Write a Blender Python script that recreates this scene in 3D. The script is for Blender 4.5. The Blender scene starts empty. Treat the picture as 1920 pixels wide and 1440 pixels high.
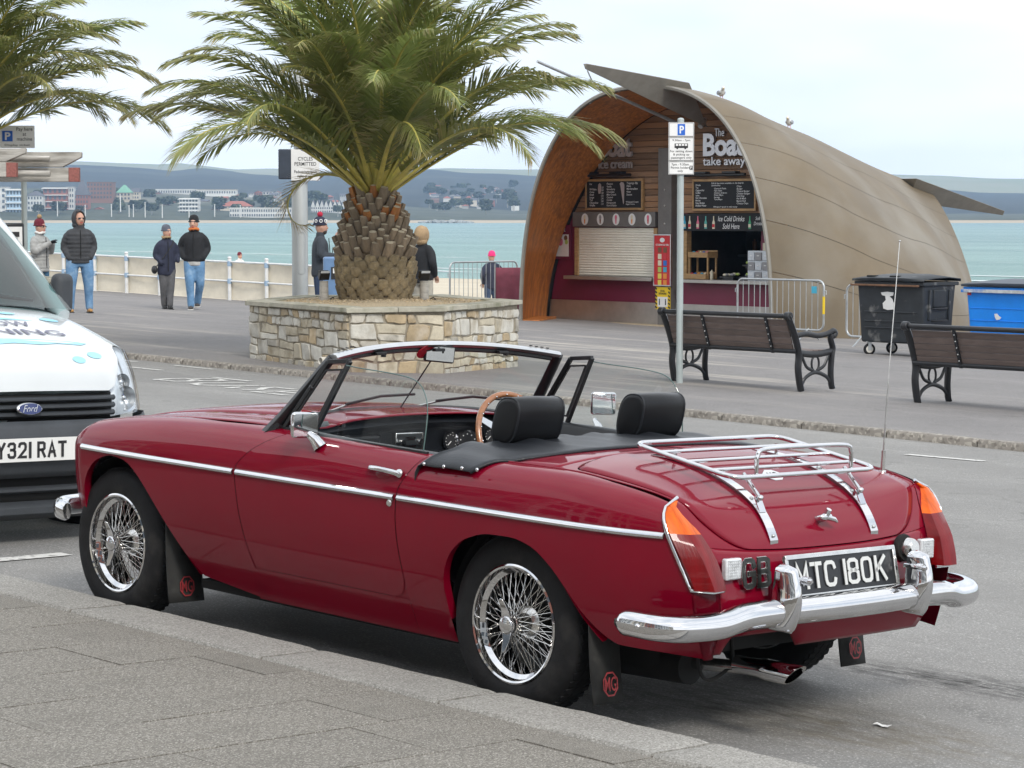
import bpy, bmesh, math, random
from mathutils import Vector as V, Matrix as MX, noise as mnoise
random.seed(11)
SC = bpy.context.scene
COL = SC.collection
PI = math.pi
R = math.radians

# ------------------------------------------------------------------ camera
CAM_POS = V((5.6093, -5.9322, 1.6607))
YAW, PITCH = -0.8176767, -0.0712112
FW = V((math.sin(YAW)*math.cos(PITCH), math.cos(YAW)*math.cos(PITCH), math.sin(PITCH)))
RT = V((math.cos(YAW), -math.sin(YAW), 0))
UPV = RT.cross(FW)
cd = bpy.data.cameras.new('camera')
cam = bpy.data.objects.new('camera', cd)
COL.objects.link(cam)
cd.sensor_width = 36.0
cd.lens = 4430.02/1920*36.0
cd.clip_start, cd.clip_end = 0.1, 30000
rm = MX((RT, UPV, -FW)).transposed()
cam.matrix_world = MX.Translation(CAM_POS) @ rm.to_4x4()
SC.camera = cam

# ------------------------------------------------------------------ sky, sun, exposure
SUN_DIR = (RT*0.38 - V((FW.x, FW.y, 0)).normalized()*0.92 + V((0, 0, 0.84))).normalized()   # towards the sun
SUN_EL = math.asin(SUN_DIR.z)
world = bpy.data.worlds.new('World'); SC.world = world; world.use_nodes = True
nt = world.node_tree; nt.nodes.clear()
def wn(t, **k):
    n = nt.nodes.new(t)
    for a, b in k.items(): setattr(n, a, b)
    return n
sky = wn('ShaderNodeTexSky', sky_type='NISHITA', sun_disc=False, sun_elevation=SUN_EL,
         sun_rotation=math.atan2(SUN_DIR.x, SUN_DIR.y), air_density=1.0, dust_density=2.0, ozone_density=1.0)
tc = wn('ShaderNodeTexCoord'); mp = wn('ShaderNodeMapping'); mp.inputs['Scale'].default_value = (1.0, 1.0, 3.2)
nz = wn('ShaderNodeTexNoise'); nz.inputs['Scale'].default_value = 2.6; nz.inputs['Detail'].default_value = 7; nz.inputs['Roughness'].default_value = 0.55
cr = wn('ShaderNodeValToRGB')
cr.color_ramp.elements[0].position = 0.36; cr.color_ramp.elements[0].color = (0.86, 0.86, 0.86, 1)
cr.color_ramp.elements[1].position = 0.62; cr.color_ramp.elements[1].color = (0.99, 0.99, 0.99, 1)
cc = wn('ShaderNodeValToRGB')
cc.color_ramp.elements[0].position = 0.36; cc.color_ramp.elements[0].color = (7.2, 7.9, 8.8, 1)
cc.color_ramp.elements[1].position = 0.60; cc.color_ramp.elements[1].color = (11.2, 11.4, 11.6, 1)
nz2 = wn('ShaderNodeTexNoise'); nz2.inputs['Scale'].default_value = 2.3; nz2.inputs['Detail'].default_value = 5
mx = wn('ShaderNodeMix', data_type='RGBA'); bg = wn('ShaderNodeBackground'); ow = wn('ShaderNodeOutputWorld')
L = nt.links.new
L(tc.outputs['Generated'], mp.inputs['Vector']); L(mp.outputs[0], nz.inputs['Vector']); L(mp.outputs[0], nz2.inputs['Vector'])
L(nz.outputs['Fac'], cr.inputs['Fac']); L(nz2.outputs['Fac'], cc.inputs['Fac'])
L(cr.outputs['Color'], mx.inputs['Factor']); L(sky.outputs['Color'], mx.inputs['A']); L(cc.outputs['Color'], mx.inputs['B'])
L(mx.outputs['Result'], bg.inputs['Color']); bg.inputs['Strength'].default_value = 0.10
L(bg.outputs[0], ow.inputs['Surface'])
sl = bpy.data.lights.new('sun', 'SUN'); sl.energy = 1.5; sl.angle = R(14); sl.color = (1.0, 0.95, 0.87)
so = bpy.data.objects.new('sun', sl); COL.objects.link(so)
so.rotation_euler = (-SUN_DIR).to_track_quat('-Z', 'Y').to_euler()
SC.view_settings.view_transform = 'Standard'; SC.view_settings.look = 'None'
SC.view_settings.exposure = 0.52; SC.view_settings.gamma = 1.0; SC.view_settings.use_curve_mapping = False
SC.render.engine = 'CYCLES'
SC.cycles.use_denoising = True
SC.cycles.max_bounces = 8; SC.cycles.transparent_max_bounces = 24; SC.cycles.volume_bounces = 0
SC.cycles.caustics_reflective = False; SC.cycles.caustics_refractive = False

# ------------------------------------------------------------------ helpers
GA, GB_ = math.tan(-0.01475126), math.tan(-0.03138879)      # the whole quarter slopes gently towards the sea
def g(x, y): return GA*x + GB_*y

def spl(pts):
    """smooth monotone cubic through (x, y) pairs"""
    xs = [p[0] for p in pts]; ys = [p[1] for p in pts]; n = len(xs)
    d = [(ys[i+1]-ys[i])/(xs[i+1]-xs[i]) for i in range(n-1)]
    m = [d[0]] + [0 if d[i-1]*d[i] <= 0 else 2*d[i-1]*d[i]/(d[i-1]+d[i]) for i in range(1, n-1)] + [d[-1]]
    def f(x):
        if x <= xs[0]: return ys[0]
        if x >= xs[-1]: return ys[-1]
        i = max(k for k in range(n-1) if xs[k] <= x)
        h = xs[i+1]-xs[i]; t = (x-xs[i])/h
        return (2*t**3-3*t**2+1)*ys[i] + (t**3-2*t*t+t)*h*m[i] + (-2*t**3+3*t*t)*ys[i+1] + (t**3-t*t)*h*m[i+1]
    return f

def crom(pts, k=8, closed=False):
    """Catmull-Rom through 3-D points"""
    P = [V(p) for p in pts]; n = len(P); out = []
    rng = range(n if closed else n-1)
    for i in rng:
        a, b = P[i], P[(i+1) % n]
        p0 = P[i-1] if (closed or i > 0) else a*2-b
        p3 = P[(i+2) % n] if (closed or i+2 < n) else b*2-a
        for j in range(k):
            t = j/k
            out.append(0.5*((2*a)+(b-p0)*t+(2*p0-5*a+4*b-p3)*t*t+(3*a-3*b+p3-p0)*t**3))
    if not closed: out.append(P[-1])
    return out

class MB:
    def __init__(s): s.v = []; s.f = []; s.mi = []; s.cm = 0
    def add(s, vs, fs):
        o = len(s.v); s.v += [tuple(q) for q in vs]; s.f += [[i+o for i in f] for f in fs]; s.mi += [s.cm]*len(fs); return s
    def box(s, c, d, m=None):
        hx, hy, hz = d[0]/2, d[1]/2, d[2]/2
        vs = [V((sx*hx, sy*hy, sz*hz)) for sz in (-1, 1) for sy in (-1, 1) for sx in (-1, 1)]
        if m is not None: vs = [m @ q for q in vs]
        c = V(c); vs = [q+c for q in vs]
        return s.add(vs, [(0, 2, 3, 1), (4, 5, 7, 6), (0, 1, 5, 4), (2, 6, 7, 3), (0, 4, 6, 2), (1, 3, 7, 5)])
    def bx(s, x0, x1, y0, y1, z0, z1):
        return s.box(((x0+x1)/2, (y0+y1)/2, (z0+z1)/2), (x1-x0, y1-y0, z1-z0))
    def tube(s, pts, r, n=8, closed=False, caps=True, sq=None):
        P = [V(p) for p in pts]; N = len(P)
        rs = r if isinstance(r, (list, tuple)) else [r]*N
        T = []
        for i in range(N):
            a = P[i-1] if (i > 0 or closed) else P[i]; b = P[(i+1) % N] if (i < N-1 or closed) else P[i]
            t = b-a
            T.append(t.normalized() if t.length > 1e-9 else V((0, 0, 1)))
        up = V((0, 0, 1)) if abs(T[0].z) < 0.9 else V((1, 0, 0))
        nrm = (up - T[0]*up.dot(T[0])).normalized(); vs = []
        for i in range(N):
            nrm = nrm - T[i]*nrm.dot(T[i])
            nrm = nrm.normalized() if nrm.length > 1e-6 else T[i].orthogonal().normalized()
            bi = T[i].cross(nrm)
            for k in range(n):
                a = 2*PI*k/n + (PI/4 if n == 4 else 0)
                q = sq or (1, 1)
                vs.append(P[i] + nrm*(math.cos(a)*rs[i]*q[0]) + bi*(math.sin(a)*rs[i]*q[1]))
        fs = []
        for i in range(N if closed else N-1):
            j = (i+1) % N
            for k in range(n): fs.append((i*n+k, i*n+(k+1) % n, j*n+(k+1) % n, j*n+k))
        if caps and not closed:
            fs.append(tuple(range(n))[::-1]); fs.append(tuple((N-1)*n+k for k in range(n)))
        return s.add(vs, fs)
    def cyl(s, a, b, r, r2=None, n=16): return s.tube([a, b], [r, r if r2 is None else r2], n)
    def lathe(s, prof, n=32, m=None, closed=False, a0=0, a1=2*PI):
        """profile of (radius, height) about local z"""
        full = abs(a1-a0-2*PI) < 1e-6; N = n if full else n+1; K = len(prof); vs = []
        for k in range(N):
            a = a0+(a1-a0)*k/n
            for r_, h in prof:
                q = V((r_*math.cos(a), r_*math.sin(a), h)); vs.append(m @ q if m is not None else q)
        fs = []
        for k in range(N if full else N-1):
            k2 = (k+1) % N
            for i in range(K if closed else K-1):
                i2 = (i+1) % K
                fs.append((k*K+i, k2*K+i, k2*K+i2, k*K+i2))
        return s.add(vs, fs)
    def prism(s, poly, h, m=None, h0=0.0):
        n = len(poly)
        vs = [V((p[0], p[1], h0)) for p in poly]+[V((p[0], p[1], h0+h)) for p in poly]
        if m is not None: vs = [m @ q for q in vs]
        return s.add(vs, [tuple(range(n))[::-1], tuple(range(n, 2*n))]+[(i, (i+1) % n, n+(i+1) % n, n+i) for i in range(n)])
    def grid(s, rows, cu=False):
        nr, nc = len(rows), len(rows[0]); fs = []
        for i in range(nr-1):
            for j in range(nc if cu else nc-1):
                k = (j+1) % nc; fs.append((i*nc+j, i*nc+k, (i+1)*nc+k, (i+1)*nc+j))
        return s.add([q for r_ in rows for q in r_], fs)
    def ell(s, c, r, nu=16, nv=10, m=None):
        c = V(c); rows = []
        for i in range(nv+1):
            a = -PI/2+PI*i/nv; row = []
            for k in range(nu):
                b = 2*PI*k/nu
                q = V((r[0]*math.cos(a)*math.cos(b), r[1]*math.cos(a)*math.sin(b), r[2]*math.sin(a)))
                row.append((m @ q if m is not None else q)+c)
            rows.append(row)
        return s.grid(rows, cu=True)
    def build(s, name, mats, parent=None, smooth=None, bevel=0, solid=0, sub=0, loc=None, rot=None, merge=1e-5, seg=2):
        me = bpy.data.meshes.new(name); me.from_pydata(s.v, [], s.f)
        if not isinstance(mats, (list, tuple)): mats = [mats]
        for m_ in mats: me.materials.append(m_)
        if len(mats) > 1: me.polygons.foreach_set('material_index', s.mi)
        bm = bmesh.new(); bm.from_mesh(me)
        if merge: bmesh.ops.remove_doubles(bm, verts=bm.verts, dist=merge)
        bmesh.ops.recalc_face_normals(bm, faces=bm.faces)
        bm.to_mesh(me); bm.free()
        return link(name, me, parent, smooth, bevel, solid, sub, loc, rot, seg)

def link(name, me, parent=None, smooth=None, bevel=0, solid=0, sub=0, loc=None, rot=None, seg=2):
    if smooth is not None:
        me.polygons.foreach_set('use_smooth', [True]*len(me.polygons))
        if smooth < 180: me.set_sharp_from_angle(angle=R(smooth))
    o = bpy.data.objects.new(name, me); COL.objects.link(o)
    if parent is not None: o.parent = parent
    if loc is not None: o.location = loc
    if rot is not None: o.rotation_euler = rot
    if sub: md = o.modifiers.new('sub', 'SUBSURF'); md.levels = md.render_levels = sub
    if solid: md = o.modifiers.new('sol', 'SOLIDIFY'); md.thickness = abs(solid); md.offset = -1 if solid > 0 else 1
    if bevel:
        md = o.modifiers.new('bev', 'BEVEL'); md.width = bevel; md.segments = seg; md.limit_method = 'ANGLE'; md.angle_limit = R(40)
        if smooth is None: me.polygons.foreach_set('use_smooth', [True]*len(me.polygons)); me.set_sharp_from_angle(angle=R(40))
    return o

def thing(name, label, cat, loc=(0, 0, 0), rot=(0, 0, 0), group=None):
    o = bpy.data.objects.new(name, None); COL.objects.link(o); o.location = loc; o.rotation_euler = rot
    return tag(o, label, cat, group)
def tag(o, label=None, cat=None, group=None, kind=None):
    if label: o['label'] = label
    if cat: o['category'] = cat
    if group: o['group'] = group
    if kind: o['kind'] = kind
    return o
def kids(o): return [c for c in COL.objects if c.parent == o]
def copy_tree(o, parent=None):
    c = o.copy(); COL.objects.link(c); c.parent = parent
    for ch in list(o.children): copy_tree(ch, c)
    return c

def text_mesh(txt, w=None, h=None, depth=0.0, bold=0.0, align='CENTER', space=1.0, line=1.0, shear=0.0):
    """text as mesh data in its own xy plane, fitted to w x h when given"""
    cu = bpy.data.curves.new('lettering', 'FONT'); cu.body = txt; cu.align_x = align; cu.size = 1.0; cu.resolution_u = 3
    cu.offset = bold; cu.extrude = 0.5 if depth else 0.0; cu.space_character = space; cu.space_line = line; cu.shear = shear
    o = bpy.data.objects.new('lettering', cu); COL.objects.link(o)
    dg = bpy.context.evaluated_depsgraph_get(); dg.update()
    me = bpy.data.meshes.new_from_object(o.evaluated_get(dg))
    bpy.data.objects.remove(o); bpy.data.curves.remove(cu)
    xs = [v.co.x for v in me.vertices]; ys = [v.co.y for v in me.vertices]
    x0, x1, y0, y1 = min(xs), max(xs), min(ys), max(ys)
    sy = h/(y1-y0) if h else None; sx = w/(x1-x0) if w else None
    sx = sx or sy; sy = sy or sx
    for v in me.vertices:
        v.co.x = (v.co.x-(x0+x1)/2)*sx; v.co.y = (v.co.y-(y0+y1)/2)*sy; v.co.z *= depth if depth else 1
    me.materials.clear()
    return me
def lettering(name, txt, mat_, parent, m, w=None, h=None, depth=0.0, **k):
    me = text_mesh(txt, w, h, depth, **k); me.transform(m); me.materials.append(mat_); me.name = name
    o = bpy.data.objects.new(name, me); COL.objects.link(o); o.parent = parent
    return o
def frame(o, ex, ey):
    """matrix whose local x and y run along ex and ey at origin o"""
    ex = V(ex).normalized(); ez = ex.cross(V(ey)).normalized(); ey = ez.cross(ex)
    m = MX((ex, ey, ez)).transposed().to_4x4(); m.translation = V(o); return m

# ------------------------------------------------------------------ materials
def mat(name, c, rough=0.5, metal=0.0, var=0.12, vs=4.0, bump=0.0, bs=60.0, spec=0.5, coat=0.0, c2=None, c2s=6.0, c2lo=0.5, c2hi=0.7,
        rnd=0.0, rvar=0.0, stretch=(1, 1, 1), bdet=4, alpha=None, detail=5):
    m = bpy.data.materials.new(name); m.use_nodes = True; n = m.node_tree.nodes; lk = m.node_tree.links.new
    b = n['Principled BSDF']; b.inputs['Roughness'].default_value = rough; b.inputs['Metallic'].default_value = metal
    b.inputs['Specular IOR Level'].default_value = spec; b.inputs['Coat Weight'].default_value = coat; b.inputs['Coat Roughness'].default_value = 0.03
    t = n.new('ShaderNodeTexCoord'); mpn = n.new('ShaderNodeMapping'); mpn.inputs['Scale'].default_value = stretch
    lk(t.outputs['Object'], mpn.inputs['Vector']); vec = mpn.outputs[0]
    col = None
    def mixc(fac, a, bcol):
        x = n.new('ShaderNodeMix'); x.data_type = 'RGBA'
        if isinstance(fac, (int, float)): x.inputs['Factor'].default_value = fac
        else: lk(fac, x.inputs['Factor'])
        for sock, val in (('A', a), ('B', bcol)):
            if hasattr(val, 'links'): lk(val, x.inputs[sock])
            else: x.inputs[sock].default_value = (*val, 1)
        return x.outputs['Result']
    if var > 0:
        nz_ = n.new('ShaderNodeTexNoise'); nz_.inputs['Scale'].default_value = vs; nz_.inputs['Detail'].default_value = detail; nz_.inputs['Roughness'].default_value = 0.65
        lk(vec, nz_.inputs['Vector'])
        rp = n.new('ShaderNodeMapRange'); rp.inputs[1].default_value = 0.3; rp.inputs[2].default_value = 0.7; lk(nz_.outputs['Fac'], rp.inputs[0])
        col = mixc(rp.outputs[0], [x*(1-var) for x in c], [min(1, x*(1+var)) for x in c])
        if rvar:
            rr = n.new('ShaderNodeMapRange'); rr.inputs[3].default_value = max(0.02, rough-rvar); rr.inputs[4].default_value = min(1, rough+rvar)
            lk(rp.outputs[0], rr.inputs[0]); lk(rr.outputs[0], b.inputs['Roughness'])
    else: col = c
    if c2 is not None:
        nz3 = n.new('ShaderNodeTexNoise'); nz3.inputs['Scale'].default_value = c2s; nz3.inputs['Detail'].default_value = 6; lk(vec, nz3.inputs['Vector'])
        r3 = n.new('ShaderNodeMapRange'); r3.inputs[1].default_value = c2lo; r3.inputs[2].default_value = c2hi; lk(nz3.outputs['Fac'], r3.inputs[0])
        col = mixc(r3.outputs[0], col, c2)
    if rnd:
        oi = n.new('ShaderNodeObjectInfo'); rr = n.new('ShaderNodeMapRange'); rr.inputs[3].default_value = 1-rnd; rr.inputs[4].default_value = 1+rnd
        lk(oi.outputs['Random'], rr.inputs[0]); h = n.new('ShaderNodeHueSaturation'); lk(rr.outputs[0], h.inputs['Value'])
        if hasattr(col, 'links'): lk(col, h.inputs['Color'])
        else: h.inputs['Color'].default_value = (*col, 1)
        col = h.outputs[0]
    if hasattr(col, 'links'): lk(col, b.inputs['Base Color'])
    else: b.inputs['Base Color'].default_value = (*col, 1)
    if bump:
        nb = n.new('ShaderNodeTexNoise'); nb.inputs['Scale'].default_value = bs; nb.inputs['Detail'].default_value = bdet; lk(vec, nb.inputs['Vector'])
        bp = n.new('ShaderNodeBump'); bp.inputs['Strength'].default_value = min(1, bump); bp.inputs['Distance'].default_value = 0.01*max(1, bump)
        lk(nb.outputs['Fac'], bp.inputs['Height']); lk(bp.outputs[0], b.inputs['Normal'])
    return m

def glass(name, tint=(0.93, 0.96, 0.95), ior=1.45, rough=0.0):
    m = bpy.data.materials.new(name); m.use_nodes = True; n = m.node_tree.nodes; lk = m.node_tree.links.new
    n.remove(n['Principled BSDF']); o = n['Material Output']
    t = n.new('ShaderNodeBsdfTransparent'); t.inputs[0].default_value = (*tint, 1)
    gl = n.new('ShaderNodeBsdfGlossy'); gl.inputs['Roughness'].default_value = rough
    lw = n.new('ShaderNodeLayerWeight'); lw.inputs['Blend'].default_value = 0.5
    pw = n.new('ShaderNodeMath'); pw.operation = 'POWER'; pw.inputs[1].default_value = 4.0; lk(lw.outputs['Facing'], pw.inputs[0])
    fr = n.new('ShaderNodeMath'); fr.operation = 'MULTIPLY_ADD'; fr.inputs[1].default_value = 0.85; fr.inputs[2].default_value = 0.05; lk(pw.outputs[0], fr.inputs[0]); mxs = n.new('ShaderNodeMixShader')
    lk(fr.outputs[0], mxs.inputs[0]); lk(t.outputs[0], mxs.inputs[1]); lk(gl.outputs[0], mxs.inputs[2]); lk(mxs.outputs[0], o.inputs['Surface'])
    return m

M = {}
M['paint'] = mat('red_paint', (0.190, 0.0009, 0.0140), 0.45, 0.0, var=0.05, vs=2.0, spec=0.03, coat=0.65)
M['chrome'] = mat('chrome', (0.66, 0.66, 0.67), 0.06, 1.0, var=0.05, vs=8, rvar=0.04)
M['chrome_worn'] = mat('worn_chrome', (0.66, 0.65, 0.63), 0.2, 1.0, var=0.15, vs=20, rvar=0.12)
M['alu'] = mat('brushed_aluminium', (0.62, 0.63, 0.64), 0.34, 1.0, var=0.08, vs=9)
M['steel'] = mat('galvanised_steel', (0.46, 0.48, 0.49), 0.42, 0.75, var=0.14, vs=9, rvar=0.1)
M['rubber'] = mat('tyre_rubber', (0.011, 0.011, 0.012), 0.75, var=0.3, vs=14, bump=0.15, bs=90, spec=.3, c2=(0.032, 0.030, 0.028), c2s=7, c2lo=0.58, c2hi=0.8)
M['black'] = mat('black_trim', (0.012, 0.012, 0.014), 0.36, var=0.2, vs=12)
M['dark'] = mat('dark_underside', (0.010, 0.010, 0.010), 0.9, var=0.3, vs=6)
M['vinyl'] = mat('black_vinyl', (0.013, 0.015, 0.019), 0.40, spec=.4, var=0.2, vs=7, bump=0.25, bs=180)
M['leather'] = mat('black_leather', (0.008, 0.0085, 0.010), 0.36, spec=.3, var=0.15, vs=9, bump=0.12, bs=260)
M['glass'] = glass('clear_glass')
M['dglass'] = glass('tinted_glass', (0.50, 0.60, 0.60))
M['mirror'] = mat('mirror_glass', (0.82, 0.85, 0.86), 0.02, 1.0, var=0)
M['white'] = mat('white_paint', (0.78, 0.78, 0.77), 0.4, var=0.05, vs=5)
M['offwhite'] = mat('off_white', (0.62, 0.60, 0.55), 0.55, var=0.07, vs=5)
M['blackpaint'] = mat('black_paint', (0.014, 0.015, 0.017), 0.34, var=0.2, vs=10)
M['ink'] = mat('black_print', (0.015, 0.015, 0.017), 0.6, var=0)
# ================================================================== red sports car
# local frame: x to the rear, y to the far side, z up; origin on the road under the rear axle
def build_car():
    root = thing('sports_car', 'dark red open two-seat classic sports car parked at the granite kerb', 'car')
    ra = MX.Rotation(-0.01475126, 4, 'Y').inverted() @ MX.Rotation(-0.03138879, 4, 'X')
    root.rotation_euler = ra.to_euler()
    P, CH, DK = M['paint'], M['chrome'], M['dark']
    Vm = spl([(-2.71, .52), (-2.69, .61), (-2.65, .672), (-2.60, .702), (-2.52, .725), (-2.3, .742), (-2.0, .753), (-1.4, .758), (-.5, .761), (0, .763), (.3, .757), (.5, .738), (.62, .708), (.70, .685), (.76, .667), (.80, .65)])
    wt = spl([(-2.71, .66), (-2.68, .705), (-2.6, .752), (-2.5, .782), (-2.2, .815), (-1.9, .832), (-1.5, .842), (-1.2, .838), (-.7, .825), (-.35, .819), (0, .826), (.2, .824), (.4, .808), (.55, .787), (.64, .765), (.76, .70)])
    roll = spl([(-2.71, .10), (-2.4, .145), (-1.5, .14), (-.9, .10), (0, .12), (.5, .11), (.7, .08)])
    WM = .66
    def side(x, w):
        vm = Vm(x); top = wt(x)
        if w < .27: return vm-.105*(.39/.42)**2.1-(.27-w)*.45
        if w <= WM: return vm - .105*(max(0, WM-w)/.42)**2.1
        t = min(1, (w-WM)/(top-WM)); n = 2.3
        return vm - roll(x)*(1-(max(0, 1-t**n))**(1/n))
    def sp_(x, w): return V((x, -side(x, w), w))
    def rows_w(x, lo, nlow=22, nup=16):
        ws = [lo+(WM-lo)*i/nlow for i in range(nlow)] if lo < WM else []
        top = wt(x); l2 = max(lo, WM)
        for i in range(nup+1):
            th = (PI/2)*i/nup
            ws.append(l2+(top-l2)*math.sin(th))
        return ws
    # wheel arch outlines: lower edge of the side as a function of x
    fa = spl([(-2.525, .40), (-2.515, .50), (-2.46, .585), (-2.38, .635), (-2.28, .656), (-2.19, .648), (-2.11, .612), (-2.02, .535), (-1.95, .455), (-1.88, .365), (-1.83, .295), (-1.785, .235)])
    rarc = spl([(-.315, .26), (-.31, .38), (-.285, .455), (-.235, .522), (-.16, .570), (-.05, .597), (.05, .599), (.14, .582), (.225, .53), (.285, .465), (.33, .395), (.375, .335), (.405, .30)])
    xd_f = spl([(.22, -1.37), (.30, -1.39), (.385, -1.405), (.55, -1.43), (.68, -1.444), (.745, -1.385), (.79, -1.31), (.84, -1.19)])     # door front edge by height
    xd_r = spl([(.22, -.515), (.38, -.513), (.6, -.523), (.68, -.518), (.77, -.47), (.84, -.425)])
    parts = []
    def both(mb, name, mt, solid=0, smooth=60, parent=None):
        """near-side panel and its mirrored partner on the far side"""
        a = mb.build(name, mt, parent or root, smooth=smooth, solid=solid)
        m2 = MB(); m2.v = [(x, -y, z) for x, y, z in mb.v]; m2.f = [f[::-1] for f in mb.f]; m2.mi = list(mb.mi)
        b = m2.build(name, mt, parent or root, smooth=smooth, solid=solid)
        return a, b
    def panel(xs, lo, blend_l=None, blend_r=None, wmap=None):
        rows = []
        n = len(xs)
        for i, x in enumerate(xs):
            row = []
            for w in rows_w(x, lo(x) if callable(lo) else lo):
                X = x
                s = i/(n-1)
                if blend_r: k = max(0, (s-.62)/.38); X = x + k*k*(3-2*k)*(blend_r(w)-xs[-1])
                if blend_l: k = max(0, (.4-s)/.4); X = X + k*k*(3-2*k)*(blend_l(w)-xs[0])
                tw = w
                row.append(sp_(X, min(tw, wt(X))))
            rows.append(row)
        mb = MB(); mb.grid(rows); return mb
    def lin(a, b, n): return [a+(b-a)*i/n for i in range(n+1)]
    G_ = .0019
    # front wing: nose piece in front of the arch, over the arch, and behind it to the door
    lo_f = lambda x: .285 if x < -2.525 else (fa(x) if x <= -1.785 else .235-(x+1.785)*.127)
    xs = [-2.71, -2.70, -2.68, -2.65, -2.61, -2.57, -2.526] + [-2.5245] + [-2.52+.735*(1-math.cos(PI*i/34))/2 for i in range(1, 35)] + lin(-1.785, -1.43, 9)[1:]
    both(panel(xs, lo_f, blend_r=lambda w: xd_f(w)-G_), 'front_wing', P)
    # sill under the door
    mb = MB(); rows = []
    for x in lin(-1.43, -.514, 24):
        rows.append([sp_(x, w) for w in (.190, .205, .225, .25, .27, .285, .300, .3142)])
    mb.grid(rows); both(mb, 'sill_panel', P)
    # rear quarter ahead of, over and behind the arch, to the lamp
    lo_r = lambda x: .190 if x < -.316 else (rarc(x) if x <= .405 else .30-(x-.405)*.04)
    lamp_x = spl([(.28, .755), (.50, .755), (.53, .748), (.60, .716), (.70, .667), (.745, .645), (.772, .632), (.80, .628)])
    xs = lin(-.515, -.317, 6)+[-.3155]+[-.315+.72*(1-math.cos(PI*i/34))/2 for i in range(1, 35)]+lin(.405, .64, 8)[1:]
    both(panel(xs, lo_r, blend_l=lambda w: xd_r(w)+G_, blend_r=lambda w: lamp_x(w)), 'rear_quarter', P)
    # doors: rounded lower corners
    def door_pts(inset=G_):
        rows = []
        ws = [.316, .3175, .321, .328, .338, .35]+lin(.365, WM, 22)+[WM+(.832-WM)*math.sin(PI/2*i/16) for i in range(1, 17)]
        for w in ws:
            cr_ = .075; k = max(0, min(1, (w-.316)/cr_)); off = cr_*(1-math.sqrt(max(0, 1-(1-k)**2)))
            xf, xr = xd_f(w)+inset+off*.5, xd_r(w)-inset-off
            rows.append([sp_(x, min(w, wt(x))) for x in lin(xf, xr, 30)])
        return rows
    mb = MB(); mb.grid(door_pts()); doors = both(mb, 'door', P, solid=0)
    for xa, xb in ((-1.46, -1.30), (-.62, -.49)):      # body metal showing round the door's rounded lower corners
        mb = MB(); mb.grid([[V((x, -(side(x, w)-.0025), w)) for x in lin(xa, xb, 6)] for w in lin(.30, .42, 6)]); both(mb, 'door_surround', P)
    # door top rail and inner trim
    mb = MB(); rows = []
    for x in lin(-1.2, -.43, 14): rows.append([V((x, -side(x, wt(x))+a, wt(x)+b)) for a, b in ((-.012, -.004), (.0, .004), (.03, .004), (.045, -.01), (.05, -.35))])
    mb.grid(rows); both(mb, 'door_cap', M['black'])
    # dark liner behind every shut line
    mb = MB(); rows = []
    for x in lin(-1.78, -.33, 30): rows.append([V((x, -(side(x, w)-.022), w)) for w in lin(.305, .815, 10)])
    mb.grid(rows); both(mb, 'body_liner', DK, solid=0); mb = MB()
    rows = []
    for x in lin(.41, .62, 8): rows.append([V((x, -(side(x, w)-.02), w)) for w in lin(.31, .74, 8)])
    mb.grid(rows); both(mb, 'body_liner', DK, solid=0)
    # arch lips and wheel wells
    for f_, x0, x1, cx in ((fa, -2.524, -1.786, -2.3), (rarc, -.3145, .404, .0)):
        mb = MB(); rows = []
        xs = [x0+(x1-x0)*(1-math.cos(PI*i/30))/2 for i in range(31)]
        for x in xs:
            w = f_(x); y = -side(x, w); rows.append([V((x, y, w)), V((x, y+.012, w+.001)), V((x, y+.03, w+.012))])
        mb.grid(rows); both(mb, 'arch_lip', P, solid=0)
        mb = MB(); rows = []
        for i in range(25):
            a = PI*i/24; rr = .352
            rows.append([V((max(-2.56, cx+(-.01 if cx < -1 else .03)-rr*math.cos(a)*1.08), y_, .295+rr*math.sin(a))) for y_ in (-.645, -.40)])
        mb.grid(rows)
        mb.add([(cx-.26, -.40, .18), (cx+.40, -.40, .18), (cx+.40, -.40, .66), (cx-.26, -.40, .66)], [(0, 1, 2, 3)])
        both(mb, 'wheel_well', DK, solid=0)
    # ---------------- top surfaces: bonnet, scuttle, rear deck, boot lid, tail panel
    def shoulder(x): return V((x, -(Vm(x)-roll(x)), wt(x)))
    crown = spl([(-2.71, .005), (-2.5, .02), (-2.2, .035), (-1.8, .05), (-1.4, .055), (-1.2, .05)])
    def topf(x, q):        # q in -1..1 across the bonnet
        s_ = shoulder(x); w = s_.z + crown(x)*(1-abs(q)**2.4) - .010*math.exp(-((abs(q)-.80)/.09)**2)
        return V((x, -s_.y*q, w))
    bq = .74
    bf = -2.60
    mb = MB(); mb.grid([[topf(x + (-.05*(1-(q/bq)**2) if x > -1.45 else 0), q) for q in lin(-bq+.004, bq-.004, 24)] for x in lin(bf, -1.40, 26)]); bonnet = mb.build('bonnet', P, root, smooth=60, solid=.006)
    for sgn in (-1, 1):
        mb = MB(); mb.grid([[topf(x, sgn*q) for q in lin(bq+.002, 1.0, 8)] for x in lin(-2.71, -1.20, 34)]); mb.build('wing_top', P, root, smooth=60, solid=.004)
    mb = MB(); mb.grid([[topf(x, q) for q in lin(-bq, bq, 20)] for x in lin(-2.71, bf-.004, 5)]); mb.build('nose_panel', P, root, smooth=60, solid=.004)
    mb = MB(); mb.grid([[topf(x + (-.05*(1-(q/bq)**2)+.004 if x < -1.38 else 0), q) for q in lin(-bq, bq, 24)] for x in lin(-1.396, -1.20, 8)]); mb.build('scuttle', P, root, smooth=60, solid=.006)
    mb = MB(); mb.grid([[topf(x, q)-V((0, 0, .02)) for q in lin(-.9, .9, 10)] for x in lin(-2.65, -1.24, 12)]); mb.build('bonnet_liner', DK, root)
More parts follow.
